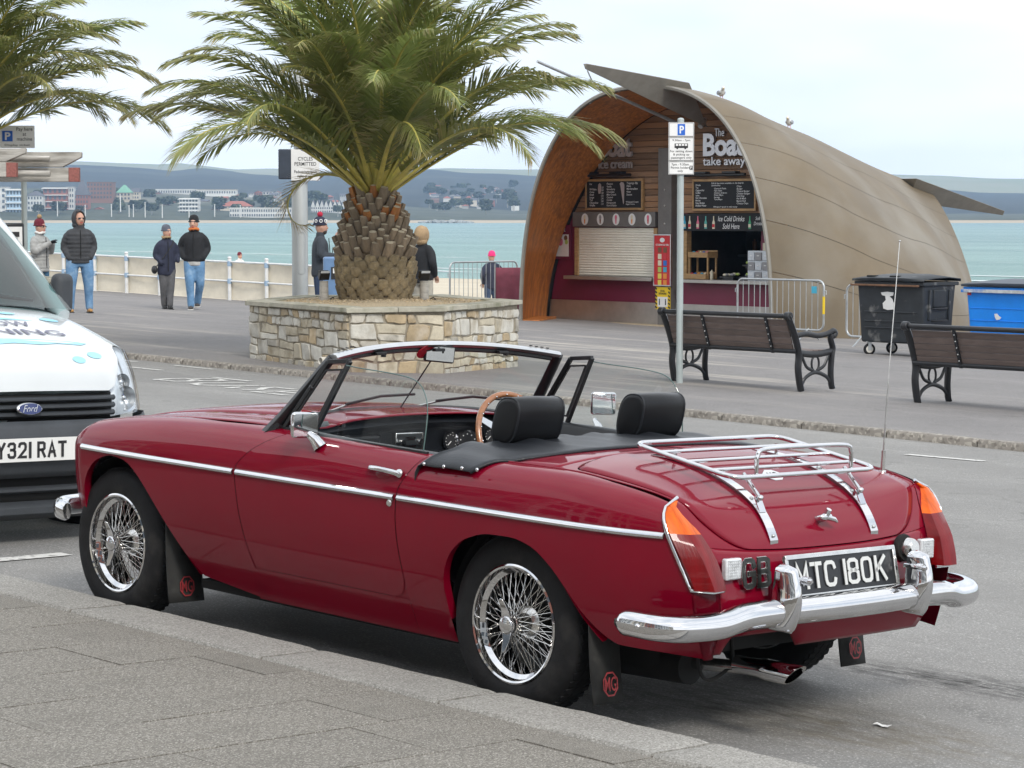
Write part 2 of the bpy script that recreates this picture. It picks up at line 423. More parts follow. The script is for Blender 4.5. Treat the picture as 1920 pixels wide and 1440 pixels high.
    # front face with grille and lamps
    mb = MB(); rows = []
    for w in lin(.28, .69, 10):
        rows.append([V((-2.71+.14*(abs(y)/.56)**3*0-.03*math.sin((w-.28)/.41*PI), y, w)) for y in lin(-.52, .52, 18)])
    mb.grid(rows); mb.build('front_panel', P, root, smooth=60)
    mb = MB(); mb.tube([(-2.755, y, z) for y, z in ((-.3, .47), (-.36, .56), (-.3, .64), (0, .66), (.3, .64), (.36, .56), (.3, .47), (0, .45))], .012, 6, closed=True)
    for i in range(-12, 13): mb.box((-2.752, i*.026, .555), (.012, .006, .17))
    mb.build('grille', CH, root, smooth=40)
    for sgn in (-1, 1):
        mb = MB(); mb.lathe([(.0, .03), (.05, .025), (.085, .0), (.095, -.01), (.095, -.04)], 24, frame((-2.66, sgn*.50, .60), (0, 1, 0), (0, 0, 1)) @ MX.Rotation(PI, 4, 'X')); mb.build('headlamp', M['lamp_clear'], root, smooth=50)
    # front bumper
    pts = crom([(-2.60, -.735, .40), (-2.72, -.70, .40), (-2.80, -.58, .40), (-2.83, -.3, .40), (-2.84, 0, .40), (-2.83, .3, .40), (-2.80, .58, .40), (-2.72, .70, .40), (-2.60, .735, .40)], 6)
    mb = MB(); mb.tube(pts, [.03]+[.036]*(len(pts)-2)+[.03], 12, sq=(1.15, .6)); mb.build('front_bumper', CH, root, smooth=60)
    # rear deck, parametric along its length: centre line and outer edge
    S = [  # s, xc, wc, xe, ve, we
        (0, -.06, .862, -.06, .640, .826), (1, .08, .866, .08, .638, .827), (2, .22, .860, .22, .636, .823), (3, .36, .842, .36, .632, .811), (4, .48, .812, .48, .622, .796),
        (5, .58, .772, .565, .612, .782), (6, .66, .724, .628, .600, .765), (7, .712, .670, .672, .580, .705), (8, .746, .612, .712, .560, .640), (9, .770, .555, .742, .548, .575),
        (10, .785, .500, .762, .54, .515), (11, .790, .450, .772, .535, .455), (12, .786, .395, .770, .53, .395), (13, .77, .335, .752, .525, .335), (14, .74, .285, .725, .515, .285)]
    cf = [spl([(r_[0], r_[k]) for r_ in S]) for k in range(1, 6)]
    def deck(s, q):
        xc, wc, xe, ve, we = [f_(s) for f_ in cf]
        k = abs(q)**2.6
        return V((xc+(xe-xc)*k, -ve*q, wc+(we-wc)*k))
    def lidq(s):
        if s < 1.35: return .3
        base = .965
        if s > 6.0:
            t = min(1, (s-6.0)/2.15); base = .965-.245*(1-math.sqrt(max(0, 1-t*t)))-.05*t
        if s < 2.0:
            t = (2.0-s)/.65; base = .965-.5*(1-math.sqrt(max(0, 1-min(1, t)**2)))
        return base
    s0, s1 = 1.36, 8.15
    srow = [s0+(s1-s0)*(1-math.cos(PI*i/44))/2 for i in range(45)]
    mb = MB(); mb.grid([[deck(s, q*(lidq(s)-.006)/1.0)+V((.001, 0, .003)) for q in lin(-1, 1, 30)] for s in srow]); lid = mb.build('boot_lid', P, root, smooth=60, solid=.010)
    for sgn in (-1, 1):
        mb = MB(); mb.grid([[deck(s, sgn*(lidq(s)+.004+(1-lidq(s)-.004)*t)) for t in lin(0, 1, 8)] for s in srow]); mb.build('deck_side', P, root, smooth=60, solid=.006)
        mb = MB(); mb.grid([[deck(s, sgn*q) for q in lin(0, 1, 12)] for s in lin(0, s0-.02, 6)]); mb.build('rear_deck', P, root, smooth=60, solid=.006)
        # crown strip between deck edge and the wing shoulder
        mb = MB(); rows = []
        for x in lin(-.44, .632, 36):
            e = V((x, -spl([(-.5, .64), (.2, .636), (.48, .622), (.632, .600)])(x), spl([(-.5, .823), (-.06, .826), (.22, .823), (.48, .796), (.565, .782), (.632, .764)])(x)))
            sh = shoulder(x); sh.y = max(sh.y, -10)
            rows.append([V((x, sgn*-1*(e.y+(sh.y-e.y)*t)*1.0, e.z+(sh.z-e.z)*t+.004*math.sin(PI*t))) for t in lin(0, 1, 5)])
        mb.grid(rows); mb.build('wing_crown', P, root, smooth=60, solid=.004)
        # tail corner under and beside the lamp, wrapping from the quarter to the tail panel
        mb = MB(); rows = []
        for w in lin(.285, .512, 12):
            a = sp_(lamp_x(w), w); d = deck(spl([(.285, 14), (.335, 13), (.395, 12), (.455, 11), (.515, 10), (.52, 9.9)])(w), 1.0)
            c_ = V((max(a.x, d.x)+.018, a.y*.93, w))
            row = []
            for t in lin(0, 1, 8):
                row.append((a*(1-t)**2+c_*2*t*(1-t)+d*t*t))
            rows.append([V((p_.x, p_.y*(-sgn*-1 if sgn > 0 else 1)*(-1 if sgn > 0 else 1)*(-1 if sgn > 0 else 1), p_.z)) for p_ in row])
        mb.grid(rows); mb.build('tail_corner', P, root, smooth=60, solid=.004)
    mb = MB(); mb.grid([[deck(s, q) for q in lin(-1, 1, 30)] for s in lin(s1+.02, 12.2, 16)]); mb.build('tail_panel', P, root, smooth=60, solid=.006)
    # lower valance, cut away for the exhaust
    mb = MB(); mb.grid([[deck(s, q)+V((0, 0, (.05*max(0, (s-12.6)/1.3) if .28 < q < .88 else 0))) for q in lin(-1, 1, 30)] for s in lin(12.2, 13.9, 8)]); mb.build('rear_valance', P, root, smooth=60, solid=.006)
    mb = MB(); mb.grid([[deck(s, q)-V((.02, 0, .018)) for q in lin(-.97, .97, 16)] for s in lin(.5, 12, 24)]); mb.build('boot_liner', DK, root)
    # floor pan
    mb = MB(); mb.bx(-1.85, -.36, -.60, .60, .175, .21); mb.bx(-.36, .10, -.40, .40, .19, .23); mb.bx(-1.2, -.4, -.10, .10, .12, .176); mb.bx(-2.6, -1.9, -.38, .38, .22, .3); mb.bx(.1, .62, -.42, .30, .27, .33); mb.build('floor_pan', DK, root)
    mb = MB(); mb.bx(-1.25, -.30, -.58, .58, .24, .27); mb.bx(-1.25, .45, -.11, .11, .24, .46); mb.bx(-.28, -.22, -.60, .60, .36, .74); mb.bx(-1.24, -1.2, -.60, .60, .24, .74); mb.build('cockpit_tub', M['vinyl'], root)
    # ---------------- chrome strips along the flanks
    for xa, xb in ((-2.515, -1.452), (-1.432, -.528), (-.508, .672)):
        mb = MB(); rows = []
        for x in lin(xa, xb, 26):
            w = .672-.004*(x+2.5)/3.2; y = -side(x, w)
            rows.append([V((x, y-o_, w+dz)) for o_, dz in ((-.002, -.012), (.007, -.009), (.010, -.003), (.0115, 0), (.010, .003), (.007, .009), (-.002, .012))])
        mb.grid(rows)
        for e in (rows[0], rows[-1]): mb.add(e, [tuple(range(len(e)))])
        both(mb, 'side_strip', CH, solid=0, smooth=50)
    # ---------------- tail lamps
    for sgn in (-1, 1):
        T = lin(0, 1, 14)
        O = []; I = []
        for t in T:
            w = .772-.264*t; x = lamp_x(w); O.append(V((x, -(side(min(x, .79), w)-.003), w)))
            d = deck(spl([(.50, 10.2), (.515, 10), (.575, 9), (.64, 8), (.705, 7), (.766, 6)])(.766-.262*t), 1.0); I.append(V((d.x+.002, d.y*-1 if d.y > 0 else d.y, d.z)))
        def q(p_): return V((p_.x, p_.y*-sgn if sgn > 0 else p_.y, p_.z))
        rows = []
        for i, t in enumerate(T):
            o_, i_ = O[i], I[i].lerp(O[i], .62*max(0, 1-t/.34)**1.5)
            dep = .010+.042*min(1, t/.62)
            ridge_o = o_*.62+i_*.38+V((dep*1.1, -.004, 0)); ridge_i = o_*.12+i_*.88+V((dep*.85, 0, 0))
            rows.append([q(o_), q(o_+V((dep*.30, -.001, 0))), q(ridge_o), q((ridge_o+ridge_i)/2+V((.003, 0, 0))), q(ridge_i), q(i_)])
        mb = MB(); mb.grid(rows[:6]); amb = mb.build('tail_lamp', M['amber'], root, smooth=35)
        amb['label'] = 'amber indicator lens of the tail lamp'
        mb = MB(); mb.grid(rows[5:]); mb.add(rows[-1], [tuple(range(6))]); mb.build('brake_lens', M['redlens'], amb, smooth=35)
        mb = MB(); mb.tube([q(o_+V((.002, -.005, 0))) for o_ in [O[0]+V((0, .014, .008))]+O]+[q(O[-1]*.5+I[-1]*.5+V((.035, .0, -.004))), q(I[-1]+V((.02, .0, -.004)))], .0058, 6); mb.build('lamp_trim', CH, amb, smooth=60)
        mb = MB(); mb.add([q(p_) for p_ in O]+[q(p_) for p_ in I], [(i, i+1, 15+i+1, 15+i) for i in range(14)]); mb.build('lamp_backing', P, amb)
        # reversing lamp
        y0 = sgn*.492
        mb = MB(); mb.box((.772, y0, .565), (.024, .072, .068)); rl = mb.build('reversing_lamp', M['lamp_clear'], root, bevel=.006)
        mb = MB()
        for k in range(7): mb.box((.7845, y0, .538+k*.009), (.003, .06, .003))
        for k in range(7): mb.box((.7845, y0-.027+k*.009, .565), (.003, .003, .056))
        mb.build('lens_ribs', M['lamp_clear'], rl)
    # ---------------- rear bumper: dips below the lamps at each end
    cl = [(.59, -.797, .405), (.65, -.802, .408), (.73, -.787, .405), (.785, -.737, .402), (.815, -.65, .402), (.832, -.58, .408), (.846, -.50, .425), (.858, -.36, .43), (.868, -.15, .43), (.870, 0, .43)]
    cl = cl+[(x, -y, z) for x, y, z in cl[-2::-1]]
    pts = crom(cl, 5)
    rows = []
    for i, p_ in enumerate(pts):
        a = pts[max(0, i-1)]; b_ = pts[min(len(pts)-1, i+1)]; t = (b_-a).normalized(); n_ = V((t.y, -t.x, 0)).normalized()
        if n_.x < 0 and abs(p_.y) < .7: n_ = -n_
        if n_.y*p_.y < 0 and abs(p_.y) >= .7: n_ = -n_
        e = min(i, len(pts)-1-i); k = min(1, .55+.45*e/3)
        rows.append([p_+n_*o_*k+V((0, 0, z*k)) for o_, z in ((-.012, -.044), (.006, -.043), (.020, -.036), (.030, -.022), (.034, -.006), (.033, .010), (.026, .024), (.014, .034), (-.004, .040), (-.02, .040))])
    mb = MB(); mb.grid(rows)
    mb.add(rows[0], [tuple(range(10))]); mb.add(rows[-1], [tuple(range(10))])
    bump = mb.build('rear_bumper', CH, root, smooth=60)
    for y in (-.74, .74): MB().ell((.70, y*1.119, .405), (.010, .010, .010), 8, 6).build('bumper_bolt', CH, bump, smooth=80)
    for y in (-.335, .335):     # overriders
        mb = MB(); rows = []
        for t in lin(0, 1, 18):
            z = .365+.215*t
            wd = .046*(1-.35*t)*(1 if t < .9 else math.sqrt(max(0, 1-((t-.9)/.1)**2)))*(1 if t > .08 else math.sqrt(max(0.0, 1-((.08-t)/.08)**2)))
            dp = .055+.03*math.sin(PI*min(1, t*1.15)*.9); 
            if t > .9: dp *= (.35+.65*math.sqrt(max(0, 1-((t-.9)/.1)**2)))
            xb = .835+.006*t
            rows.append([V((xb+dp*max(0, math.cos(a))**.8-.0*(1), y+wd*math.sin(a), z)) for a in lin(-PI/2*1.0, PI/2*1.0, 12)])
        mb.grid(rows); mb.build('overrider', CH, root, smooth=70)
        mb = MB(); mb.cyl((.895, y*.87, .53), (.92, y*.87, .53), .014, .014, 10); mb.cyl((.92, y*.87, .53), (.93, y*.87, .53), .010, .006, 10); mb.cyl((.84, y*.87, .53), (.895, y*.87, .53), .008, .008, 8)
        mb.build('plate_lamp', CH, root, smooth=40)
    # ---------------- number plate
    pm = frame((.812, 0, .525), (0, 1, 0), (-.22, 0, 1))
    mb = MB(); mb.box((0, 0, 0), (.535, .122, .006)); mb.v = [tuple(pm @ V(q_)) for q_ in mb.v]; pl = mb.build('number_plate', M['plate_black'], root)
    mb = MB()
    for c_, d_ in (((0, .064, .003), (.556, .014, .014)), ((0, -.064, .003), (.556, .014, .014)), ((-.271, 0, .003), (.014, .114, .014)), ((.271, 0, .003), (.014, .114, .014))): mb.box(c_, d_)
    mb.v = [tuple(pm @ V(q_)) for q_ in mb.v]; mb.build('plate_frame', M['chrome_worn'], pl, bevel=.003)
    def glyphs(txt, x0, w, h, gap, st, par, mtl, mt_, z):
        # stroke-built registration characters
        G2 = {'M': [[(0, 0), (0, 1), (.5, .25), (1, 1), (1, 0)]], 'T': [[(0, 1), (1, 1)], [(.5, 1), (.5, 0)]], 'C': [[(1, .78), (.92, .93), (.75, 1), (.25, 1), (.06, .92), (0, .75), (0, .25), (.06, .08), (.25, 0), (.75, 0), (.92, .07), (1, .22)]],
              '1': [[(.5, 0), (.5, 1)]], '8': [[(.25, 1), (.75, 1), (.97, .9), (.97, .62), (.75, .53), (.25, .53), (.03, .62), (.03, .9), (.25, 1)], [(.25, .53), (.0, .42), (0, .1), (.22, 0), (.78, 0), (1, .1), (1, .42), (.75, .53)]],
              '0': [[(.25, 0), (.06, .08), (0, .25), (0, .75), (.06, .92), (.25, 1), (.75, 1), (.94, .92), (1, .75), (1, .25), (.94, .08), (.75, 0), (.25, 0)]], 'K': [[(0, 0), (0, 1)], [(1, 1), (.03, .42)], [(.36, .60), (1, 0)]],
              'G': [[(1, .78), (.92, .93), (.75, 1), (.25, 1), (.06, .92), (0, .75), (0, .25), (.06, .08), (.25, 0), (.75, 0), (.94, .08), (1, .2), (1, .48), (.55, .48)]], 'B': [[(0, 0), (0, 1), (.72, 1), (.93, .93), (.95, .62), (.75, .53), (0, .53)], [(.75, .53), (1, .44), (1, .1), (.78, 0), (0, 0)]],
              'Y': [[(0, 1), (.5, .5), (1, 1)], [(.5, .5), (.5, 0)]], '3': [[(0, .85), (.1, .96), (.3, 1), (.75, 1), (.95, .9), (.95, .64), (.75, .54), (.4, .54)], [(.75, .54), (1, .42), (1, .12), (.78, 0), (.25, 0), (.06, .05), (0, .18)]],
              '2': [[(0, .8), (.08, .95), (.28, 1), (.75, 1), (.95, .92), (1, .75), (.95, .55), (0, .0), (1, 0)]], 'R': [[(0, 0), (0, 1), (.75, 1), (.96, .92), (.96, .58), (.75, .48), (0, .48)], [(.55, .48), (1, 0)]], 'A': [[(0, 0), (.5, 1), (1, 0)], [(.2, .33), (.8, .33)]]}
        x = x0
        for ch in txt:
            if ch == ' ': x += gap*2.2; continue
            cw = st if ch == '1' else w
            mb_ = MB()
            for line in G2[ch]:
                pts_ = [V((x+(cw-st)*px+st/2, (py-.5)*(h-st), 0)) for px, py in line]
                closed = len(line) > 3 and line[0] == line[-1]
                if closed: pts_ = pts_[:-1]
                L_ = []; R_ = []; n = len(pts_)
                for i, p_ in enumerate(pts_):
                    a = pts_[i-1] if (i or closed) else None; b_ = pts_[(i+1) % n] if (i < n-1 or closed) else None
                    d1 = (p_-a).normalized() if a is not None else None; d2 = (b_-p_).normalized() if b_ is not None else None
                    if d1 is None: nn = V((-d2.y, d2.x, 0)); k = 1
                    elif d2 is None: nn = V((-d1.y, d1.x, 0)); k = 1
                    else:
                        nn = V((-d1.y-d2.y, d1.x+d2.x, 0)).normalized(); k = min(2.2, 1/max(.3, nn.dot(V((-d1.y, d1.x, 0)))))
                    e = V((0, 0, 0))
                    if d1 is None: e = -d2*st/2
                    if d2 is None: e = d1*st/2
                    L_.append(p_+nn*st/2*k+e); R_.append(p_-nn*st/2*k+e)
                if closed: L_.append(L_[0]); R_.append(R_[0])
                mb_.grid([[mtl @ (q_+V((0, 0, z))) for q_ in L_], [mtl @ (q_+V((0, 0, z))) for q_ in R_]])
            mb_.build('plate_character', mt_, par, solid=.003, merge=0)
            x += cw+gap
    build_car.glyphs = glyphs
    glyphs('MTC 180K', -.232, .058, .084, .011, .0125, pl, pm, M['plate_silver'], .0075)
    # country letters
    gm = frame((.786, -.390, .548), (0, 1, 0), (-.1, 0, 1))
    mb = MB(); gb = None
    glyphs('GB', -.0675, .0635, .0985, .0065, .0185, root, gm, M['chrome_worn'], .001)
    glyphs('GB', -.066, .062, .095, .008, .0145, lid if False else root, gm, M['badge_dark'], .004)
    # boot badge and handle
    hm = frame((.505, -.0, .8065), (0, 1, 0), (-.8, 0, .42))
    mb = MB(); oc = [(.045*math.cos(PI/8+PI/4*k), .033*math.sin(PI/8+PI/4*k)) for k in range(8)]
    mb.prism(oc, .006, hm); bd = mb.build('octagon_badge', CH, lid, bevel=.0015)
    lettering('badge_lettering', 'MG', M['ink'], bd, hm @ MX.Translation((0, 0, .0065)), .045, .03, bold=.01)
    mb = MB(); mb.cyl((.70, .0, .684), (.735, .0, .694), .012, .012, 12); mb.ell((.739, 0, .696), (.010, .032, .013), 14, 8); mb.cyl((.737, .0, .70), (.75, 0, .722), .012, .009, 12); mb.tube([(.741, 0, .696), (.747, .03, .688), (.749, .045, .678)], [.01, .009, .004], 8)
    mb.build('boot_handle', CH, lid, smooth=60)
    # fuel filler
    fm = frame((.770, .372, .575), (0, 1, 0), (-.15, 0, 1))
    mb = MB(); mb.lathe([(0, .052), (.022, .052), (.028, .047), (.032, .036), (.034, .028), (.030, .026), (.030, .012)], 20, fm); fc = mb.build('fuel_cap', M['chrome_worn'], root, smooth=40)
    mb = MB(); mb.lathe([(.030, .014), (.044, .013), (.047, .004), (.046, -.004)], 20, fm); mb.build('filler_grommet', M['rubber'], fc, smooth=40)
    # ---------------- luggage rack
    rk = bpy.data.objects.new('luggage_rack', None); COL.objects.link(rk); rk.parent = root
    def rw(x): return .904-(x-.21)*.165
    cor = [(.21, -.365), (.21, .365), (.655, .365), (.655, -.365)]
    loop = []
    for i in range(4):
        a, b_, c_ = V((*cor[i-1], 0)), V((*cor[i], 0)), V((*cor[(i+1) % 4], 0)); d1 = (a-b_).normalized(); d2 = (c_-b_).normalized()
        for t in lin(0, 1, 5):
            p_ = (b_+d1*.06)*(1-t)**2+b_*2*t*(1-t)+(b_+d2*.06)*t*t; loop.append((p_.x, p_.y, rw(p_.x)))
    mb = MB(); mb.tube(loop, .0085, 10, closed=True); mb.build('rack_frame', CH, rk, smooth=60)
    for x in (.33, .45, .56):
        mb = MB(); mb.cyl((x, -.36, rw(x)), (x, .36, rw(x)), .0065, .0065, 8); mb.build('rack_bar', CH, rk, smooth=60)
    mb = MB(); mb.tube(crom([(.64, -.24, rw(.64)), (.64, -.24, .875), (.64, -.236, .895), (.64, -.205, .915), (.64, 0, .918), (.64, .205, .915), (.64, .236, .895), (.64, .24, .875), (.64, .24, rw(.64))], 5), .0075, 8); mb.build('rack_hoop', CH, rk, smooth=60)
    for y in (-.255, .255):
        sx = [deck(s, -(-y)/.62 if False else y/.62) for s in lin(1.9, 7.9, 30)]
        mb = MB(); rows = []
        for i, p_ in enumerate(sx):
            t = (sx[min(29, i+1)]-sx[max(0, i-1)]).normalized(); n_ = V((t.z*-1, 0, t.x)); 
            if n_.z < 0: n_ = -n_
            o_ = .006+.010*math.sin(PI*i/30)
            p2 = V((p_.x, y, p_.z))+n_*o_
            rows.append([p2+V((0, -.019, 0)), p2+V((0, .019, 0))])
        mb.grid(rows); mb.build('rack_strap', CH, rk, solid=.003)
        for i in (2, 11, 19, 29):
            p_ = sx[i]; MB().ell((p_.x, y, p_.z+.017), (.008, .008, .006), 8, 5).build('strap_bolt', M['steel'], rk, smooth=80)
        e = sx[22]
        mb = MB(); mb.tube([(.60, y, rw(.60)-.004), (e.x, y, e.z+.05)], .0065, 8); MB().tube([(.30, y, rw(.30)), (.30, y, sx[5].z+.012)], .006, 8).build('rack_foot', CH, rk, smooth=50)
        mb.box((e.x, y, e.z+.03), (.004, .03, .052), MX.Rotation(-.5, 3, 'Y')); mb.ell((e.x, y, e.z+.052), (.01, .012, .01), 8, 6); mb.build('rack_stay', CH, rk, smooth=50)
    # ---------------- aerial
    mb = MB(); mb.cyl((.495, .60, .785), (.495, .60, .80), .016, .012, 10); mb.cyl((.495, .60, .80), (.496, .6, .87), .008, .007, 10); mb.cyl((.496, .6, .87), (.50, .605, 1.12), .0035, .003, 6); mb.cyl((.50, .605, 1.12), (.512, .62, 1.60), .002, .0014, 5); mb.ell((.512, .62, 1.60), (.004, .004, .004), 6, 5)
    mb.build('aerial', M['chrome_worn'], root, smooth=50)
    # ---------------- wheels
    wheel_parts = {}
    def wheel(loc, flip):
        w = bpy.data.objects.new('wheel', None); COL.objects.link(w); w.parent = root; w.location = loc; w.rotation_euler = (PI/2, .0, 0 if not flip else PI)
        # local +z of the wheel faces outward (towards -y of the car)
        if not wheel_parts:
            mb = MB(); prof = [(.196, .070), (.204, .074), (.222, .079), (.245, .080), (.268, .076), (.284, .068), (.292, .060), (.2985, .048), (.301, .02), (.301, -.02), (.2985, -.048), (.292, -.060), (.268, -.076), (.222, -.079), (.196, -.07)]
            mb.lathe(prof, 64); wheel_parts['tyre'] = mb.build('tyre', M['rubber'], w, smooth=50)
            mb = MB()
            for k in range(56):
                for zz, tw in ((.036, .35), (0, -.35), (-.036, .35)):
                    a = 2*PI*k/56+zz*3; m_ = MX.Rotation(a, 4, 'Z') @ MX.Translation((.2992, 0, zz)) @ MX.Rotation(tw, 4, 'X')
                    o_ = len(mb.v); mb.box((0, 0, 0), (.006, .024, .027)); mb.v[o_:] = [tuple(m_ @ V(q_)) for q_ in mb.v[o_:]]
            tr = mb.build('tread', M['rubber'], wheel_parts['tyre']); tr['kind'] = 'stuff'; wheel_parts['_tread'] = tr
            mb = MB(); mb.lathe([(.200, .066), (.199, .074), (.193, .077), (.187, .074), (.185, .066), (.183, .052), (.176, .046), (.168, .040), (.164, .020), (.163, -.02), (.17, -.05), (.19, -.07), (.2, -.068)], 64); wheel_parts['rim'] = mb.build('rim', M['chrome'], w, smooth=35)
            mb = MB()
            for k in range(20):
                a = 2*PI*k/20
                for (rr, zz, hr, hz, tw) in ((.166, .030, .034, .074, .40), (.166, .022, .034, .074, -.40), (.165, -.005, .050, .0, .30), (.165, -.012, .050, .0, -.30)):
                    aa = a+(.05 if tw > 0 else -.05)+(0.13 if hz == 0 else 0)
                    p0 = (rr*math.cos(aa), rr*math.sin(aa), zz); p1 = (hr*math.cos(aa+tw), hr*math.sin(aa+tw), hz)
                    mb.tube([p0, p1], 0.0013, 5, caps=False); q0 = V(p0).lerp(V(p1), .06); mb.tube([p0, q0], .0034, 5)
            sp = mb.build('spoke_set', M['chrome_worn'], w, smooth=60); sp['kind'] = 'stuff'; wheel_parts['spoke'] = sp
            mb = MB(); mb.lathe([(.0, -.05), (.05, -.05), (.056, -.01), (.056, .004), (.048, .012), (.034, .018), (.031, .05), (.034, .072), (.036, .084), (.030, .088), (.0, .088)], 28); wheel_parts['hub'] = mb.build('hub', M['chrome_worn'], w, smooth=40)
            mb = MB(); mb.lathe([(.033, .084), (.033, .096), (.029, .108), (.016, .113), (0, .114)], 28)
            for s_ in (0, PI):
                poly = [(.012, -.024), (.045, -.017), (.085, -.010), (.090, 0), (.085, .010), (.045, .017), (.012, .024)]
                o_ = len(mb.v); mb.prism(poly, .010); 
                mb.v[o_:] = [tuple(MX.Rotation(s_+PI/2+.12, 4, 'Z') @ V((q_[0], q_[1], q_[2]+.092+max(0, q_[0]-.03)*.38))) for q_ in mb.v[o_:]]
            wheel_parts['spin'] = mb.build('spinner', M['chrome'], w, smooth=40, bevel=.003)
            mb = MB(); mb.cyl((0, 0, -.09), (0, 0, -.05), .125, .125, 28); wheel_parts['drum'] = mb.build('brake_drum', M['dark'], w, smooth=40)
        else:
            for k_, o_ in wheel_parts.items():
                if k_[0] == '_': continue
                c = o_.copy(); COL.objects.link(c); c.parent = w
                if k_ == 'tyre':
                    t_ = wheel_parts['_tread'].copy(); COL.objects.link(t_); t_.parent = c
        return w
    for x in (0.0, -2.311):
        wheel((x, -.612, .300), False); wheel((x, .612, .300), True)
    # ---------------- mud flaps with octagon badge
    def flap(x, y, z0, z1, wd, nm, badge=True):
        mb = MB(); rows = []
        for t in lin(0, 1, 8):
            z = z1+(z0-z1)*t; xo = x+.035*t*t
            rows.append([V((xo, y-wd/2, z)), V((xo, y+wd/2, z))])
        mb.grid(rows); o_ = mb.build('mud_flap', M['flap'], root, solid=.006, smooth=60)
        if badge:
            m_ = frame((x+.032+.001, y, z0+.062), (0, 1, 0), (-.14, 0, 1))
            mb = MB(); oc_ = [(.036*math.cos(PI/8+PI/4*k), .042*math.sin(PI/8+PI/4*k)) for k in range(8)]; ic = [(a*.86, b__*.86) for a, b__ in oc_]
            mb.add([m_ @ V((*p_, .006)) for p_ in oc_]+[m_ @ V((*p_, .006)) for p_ in ic], [(k, (k+1) % 8, 8+(k+1) % 8, 8+k) for k in range(8)]); bo = mb.build('flap_badge', M['badge_red'], o_)
            lettering('badge_lettering', 'MG', M['badge_red'], bo, m_ @ MX.Translation((0, 0, .006)), .05, .046, bold=.008)
    for y in (-.62, .62):
        flap(.355, y, .095, .42, .135, 'rear'); flap(-1.955, y, .11, .44, .165, 'front')
    # ---------------- exhaust
    mb = MB(); mb.tube([(.30, -.31, .20), (.55, -.32, .215), (.72, -.32, .23)], .022, 12); mb.build('exhaust_pipe', M['chrome_worn'], root, smooth=50)
    mb = MB(); mb.lathe([(.028, -.0), (.030, .10), (.034, .12), (.034, .24), (.031, .24), (.029, .15)], 20, frame((.66, -.32, .235), (0, 1, 0), (0, 0, 1)))
    mb.v = [(x+(.030*(z-.235)/.03 if x > .85 else 0), y, z) for x, y, z in mb.v]
    mb.build('exhaust_tip', CH, root, smooth=50)
    mb = MB(); mb.cyl((.15, -.34, .19), (.48, -.34, .20), .06, .06, 16); mb.tube(crom([(.62, -.47, .33), (.63, -.47, .24), (.63, -.43, .19), (.63, -.36, .20), (.63, -.31, .24), (.62, -.31, .33)], 5), .006, 6); mb.build('silencer', DK, root, smooth=50)
    # ---------------- windscreen
    ws = bpy.data.objects.new('windscreen', None); COL.objects.link(ws); ws.parent = root
    def wsp(y, t, off=0):      # t 0 bottom .. 1 top
        k = (abs(y)/.66)
        b_ = V((-1.44+.085*k*k, y, .885-.055*k**3)); tp = V((-1.20+.085*k*k, y*.885, 1.150-.042*k**2.2))
        p_ = b_.lerp(tp, t); return p_+V((off, 0, off*.3))
    ys = lin(-.65, .65, 36)
    mb = MB(); mb.grid([[wsp(y, t) for y in ys] for t in lin(0.02, .97, 6)]); mb.build('screen_glass', M['glass'], ws, smooth=180)
    mb = MB(); tp = [wsp(y, 1.0)+V((.004, 0, .002)) for y in ys]; mb.tube(tp, .017, 8, sq=(.75, 1.3)); mb.build('header_rail', M['alu'], ws, smooth=50)
    mb = MB(); tp = [wsp(y, .945)+V((.012, 0, -.002)) for y in ys[1:-1]]; mb.tube(tp, .010, 6, sq=(1, .8)); mb.build('header_seal', M['black'], ws, smooth=50)
    mb = MB(); mb.tube([wsp(y, 0.0) for y in ys], .013, 6); mb.build('scuttle_seal', M['black'], ws, smooth=50)
    for sgn in (-1, 1):
        mb = MB(); pts_ = [wsp(sgn*.65, t) for t in lin(-.06, 1.0, 6)]; rows = []
        mb.tube(pts_, [.030, .024, .020, .019, .018, .018, .017], 8, sq=(1.0, 1.3)); mb.build('screen_pillar', M['blackpaint'], ws, smooth=50)
        mb = MB(); mb.tube([wsp(sgn*.655, -.08)+V((-.05, sgn*.02, -.012)), wsp(sgn*.655, -.05)+V((.01, sgn*.02, -.01)), wsp(sgn*.655, .05)+V((.03, 0, .01))], [.012, .022, .015], 6); mb.build('pillar_foot', M['blackpaint'], ws, smooth=50)
        mb = MB()
        for k in range(4): mb.box(wsp(sgn*(.60-.028*k), 1.0)+V((-.004, 0, .021)), (.012, .006, .004))
        mb.build('hood_peg', M['black'], ws)
    for y in (-.35, .0, .35): mb = MB(); mb.box(wsp(y, .93)+V((.03, 0, 0)), (.028, .05, .012)); mb.box(wsp(y, .93)+V((.03, .02, -.008)), (.02, .012, .012)); mb.build('hood_catch', M['black'], ws, bevel=.002)
    # interior mirror on its rod with the red tax disc
    mb = MB(); mb.tube([wsp(-.0, .03)+V((.035, 0, 0)), wsp(0, .96)+V((.03, 0, 0))], .003, 6); mb.build('mirror_rod', M['black'], ws)
    mm = MX.Translation(wsp(.0, .80)+V((.055, .012, .018))) @ MX.Rotation(-.35, 4, 'Z') @ MX.Rotation(-.08, 4, 'X')
    mb = MB(); mb.box((0, 0, 0), (.02, .125, .066)); mb.v = [tuple(mm @ V(q_)) for q_ in mb.v]; im = mb.build('interior_mirror', M['black'], ws, bevel=.009, seg=3)
    mb = MB(); mb.box((.0108, 0, 0), (.002, .112, .054)); mb.v = [tuple(mm @ V(q_)) for q_ in mb.v]; mb.build('mirror_face', M['mirror'], im)
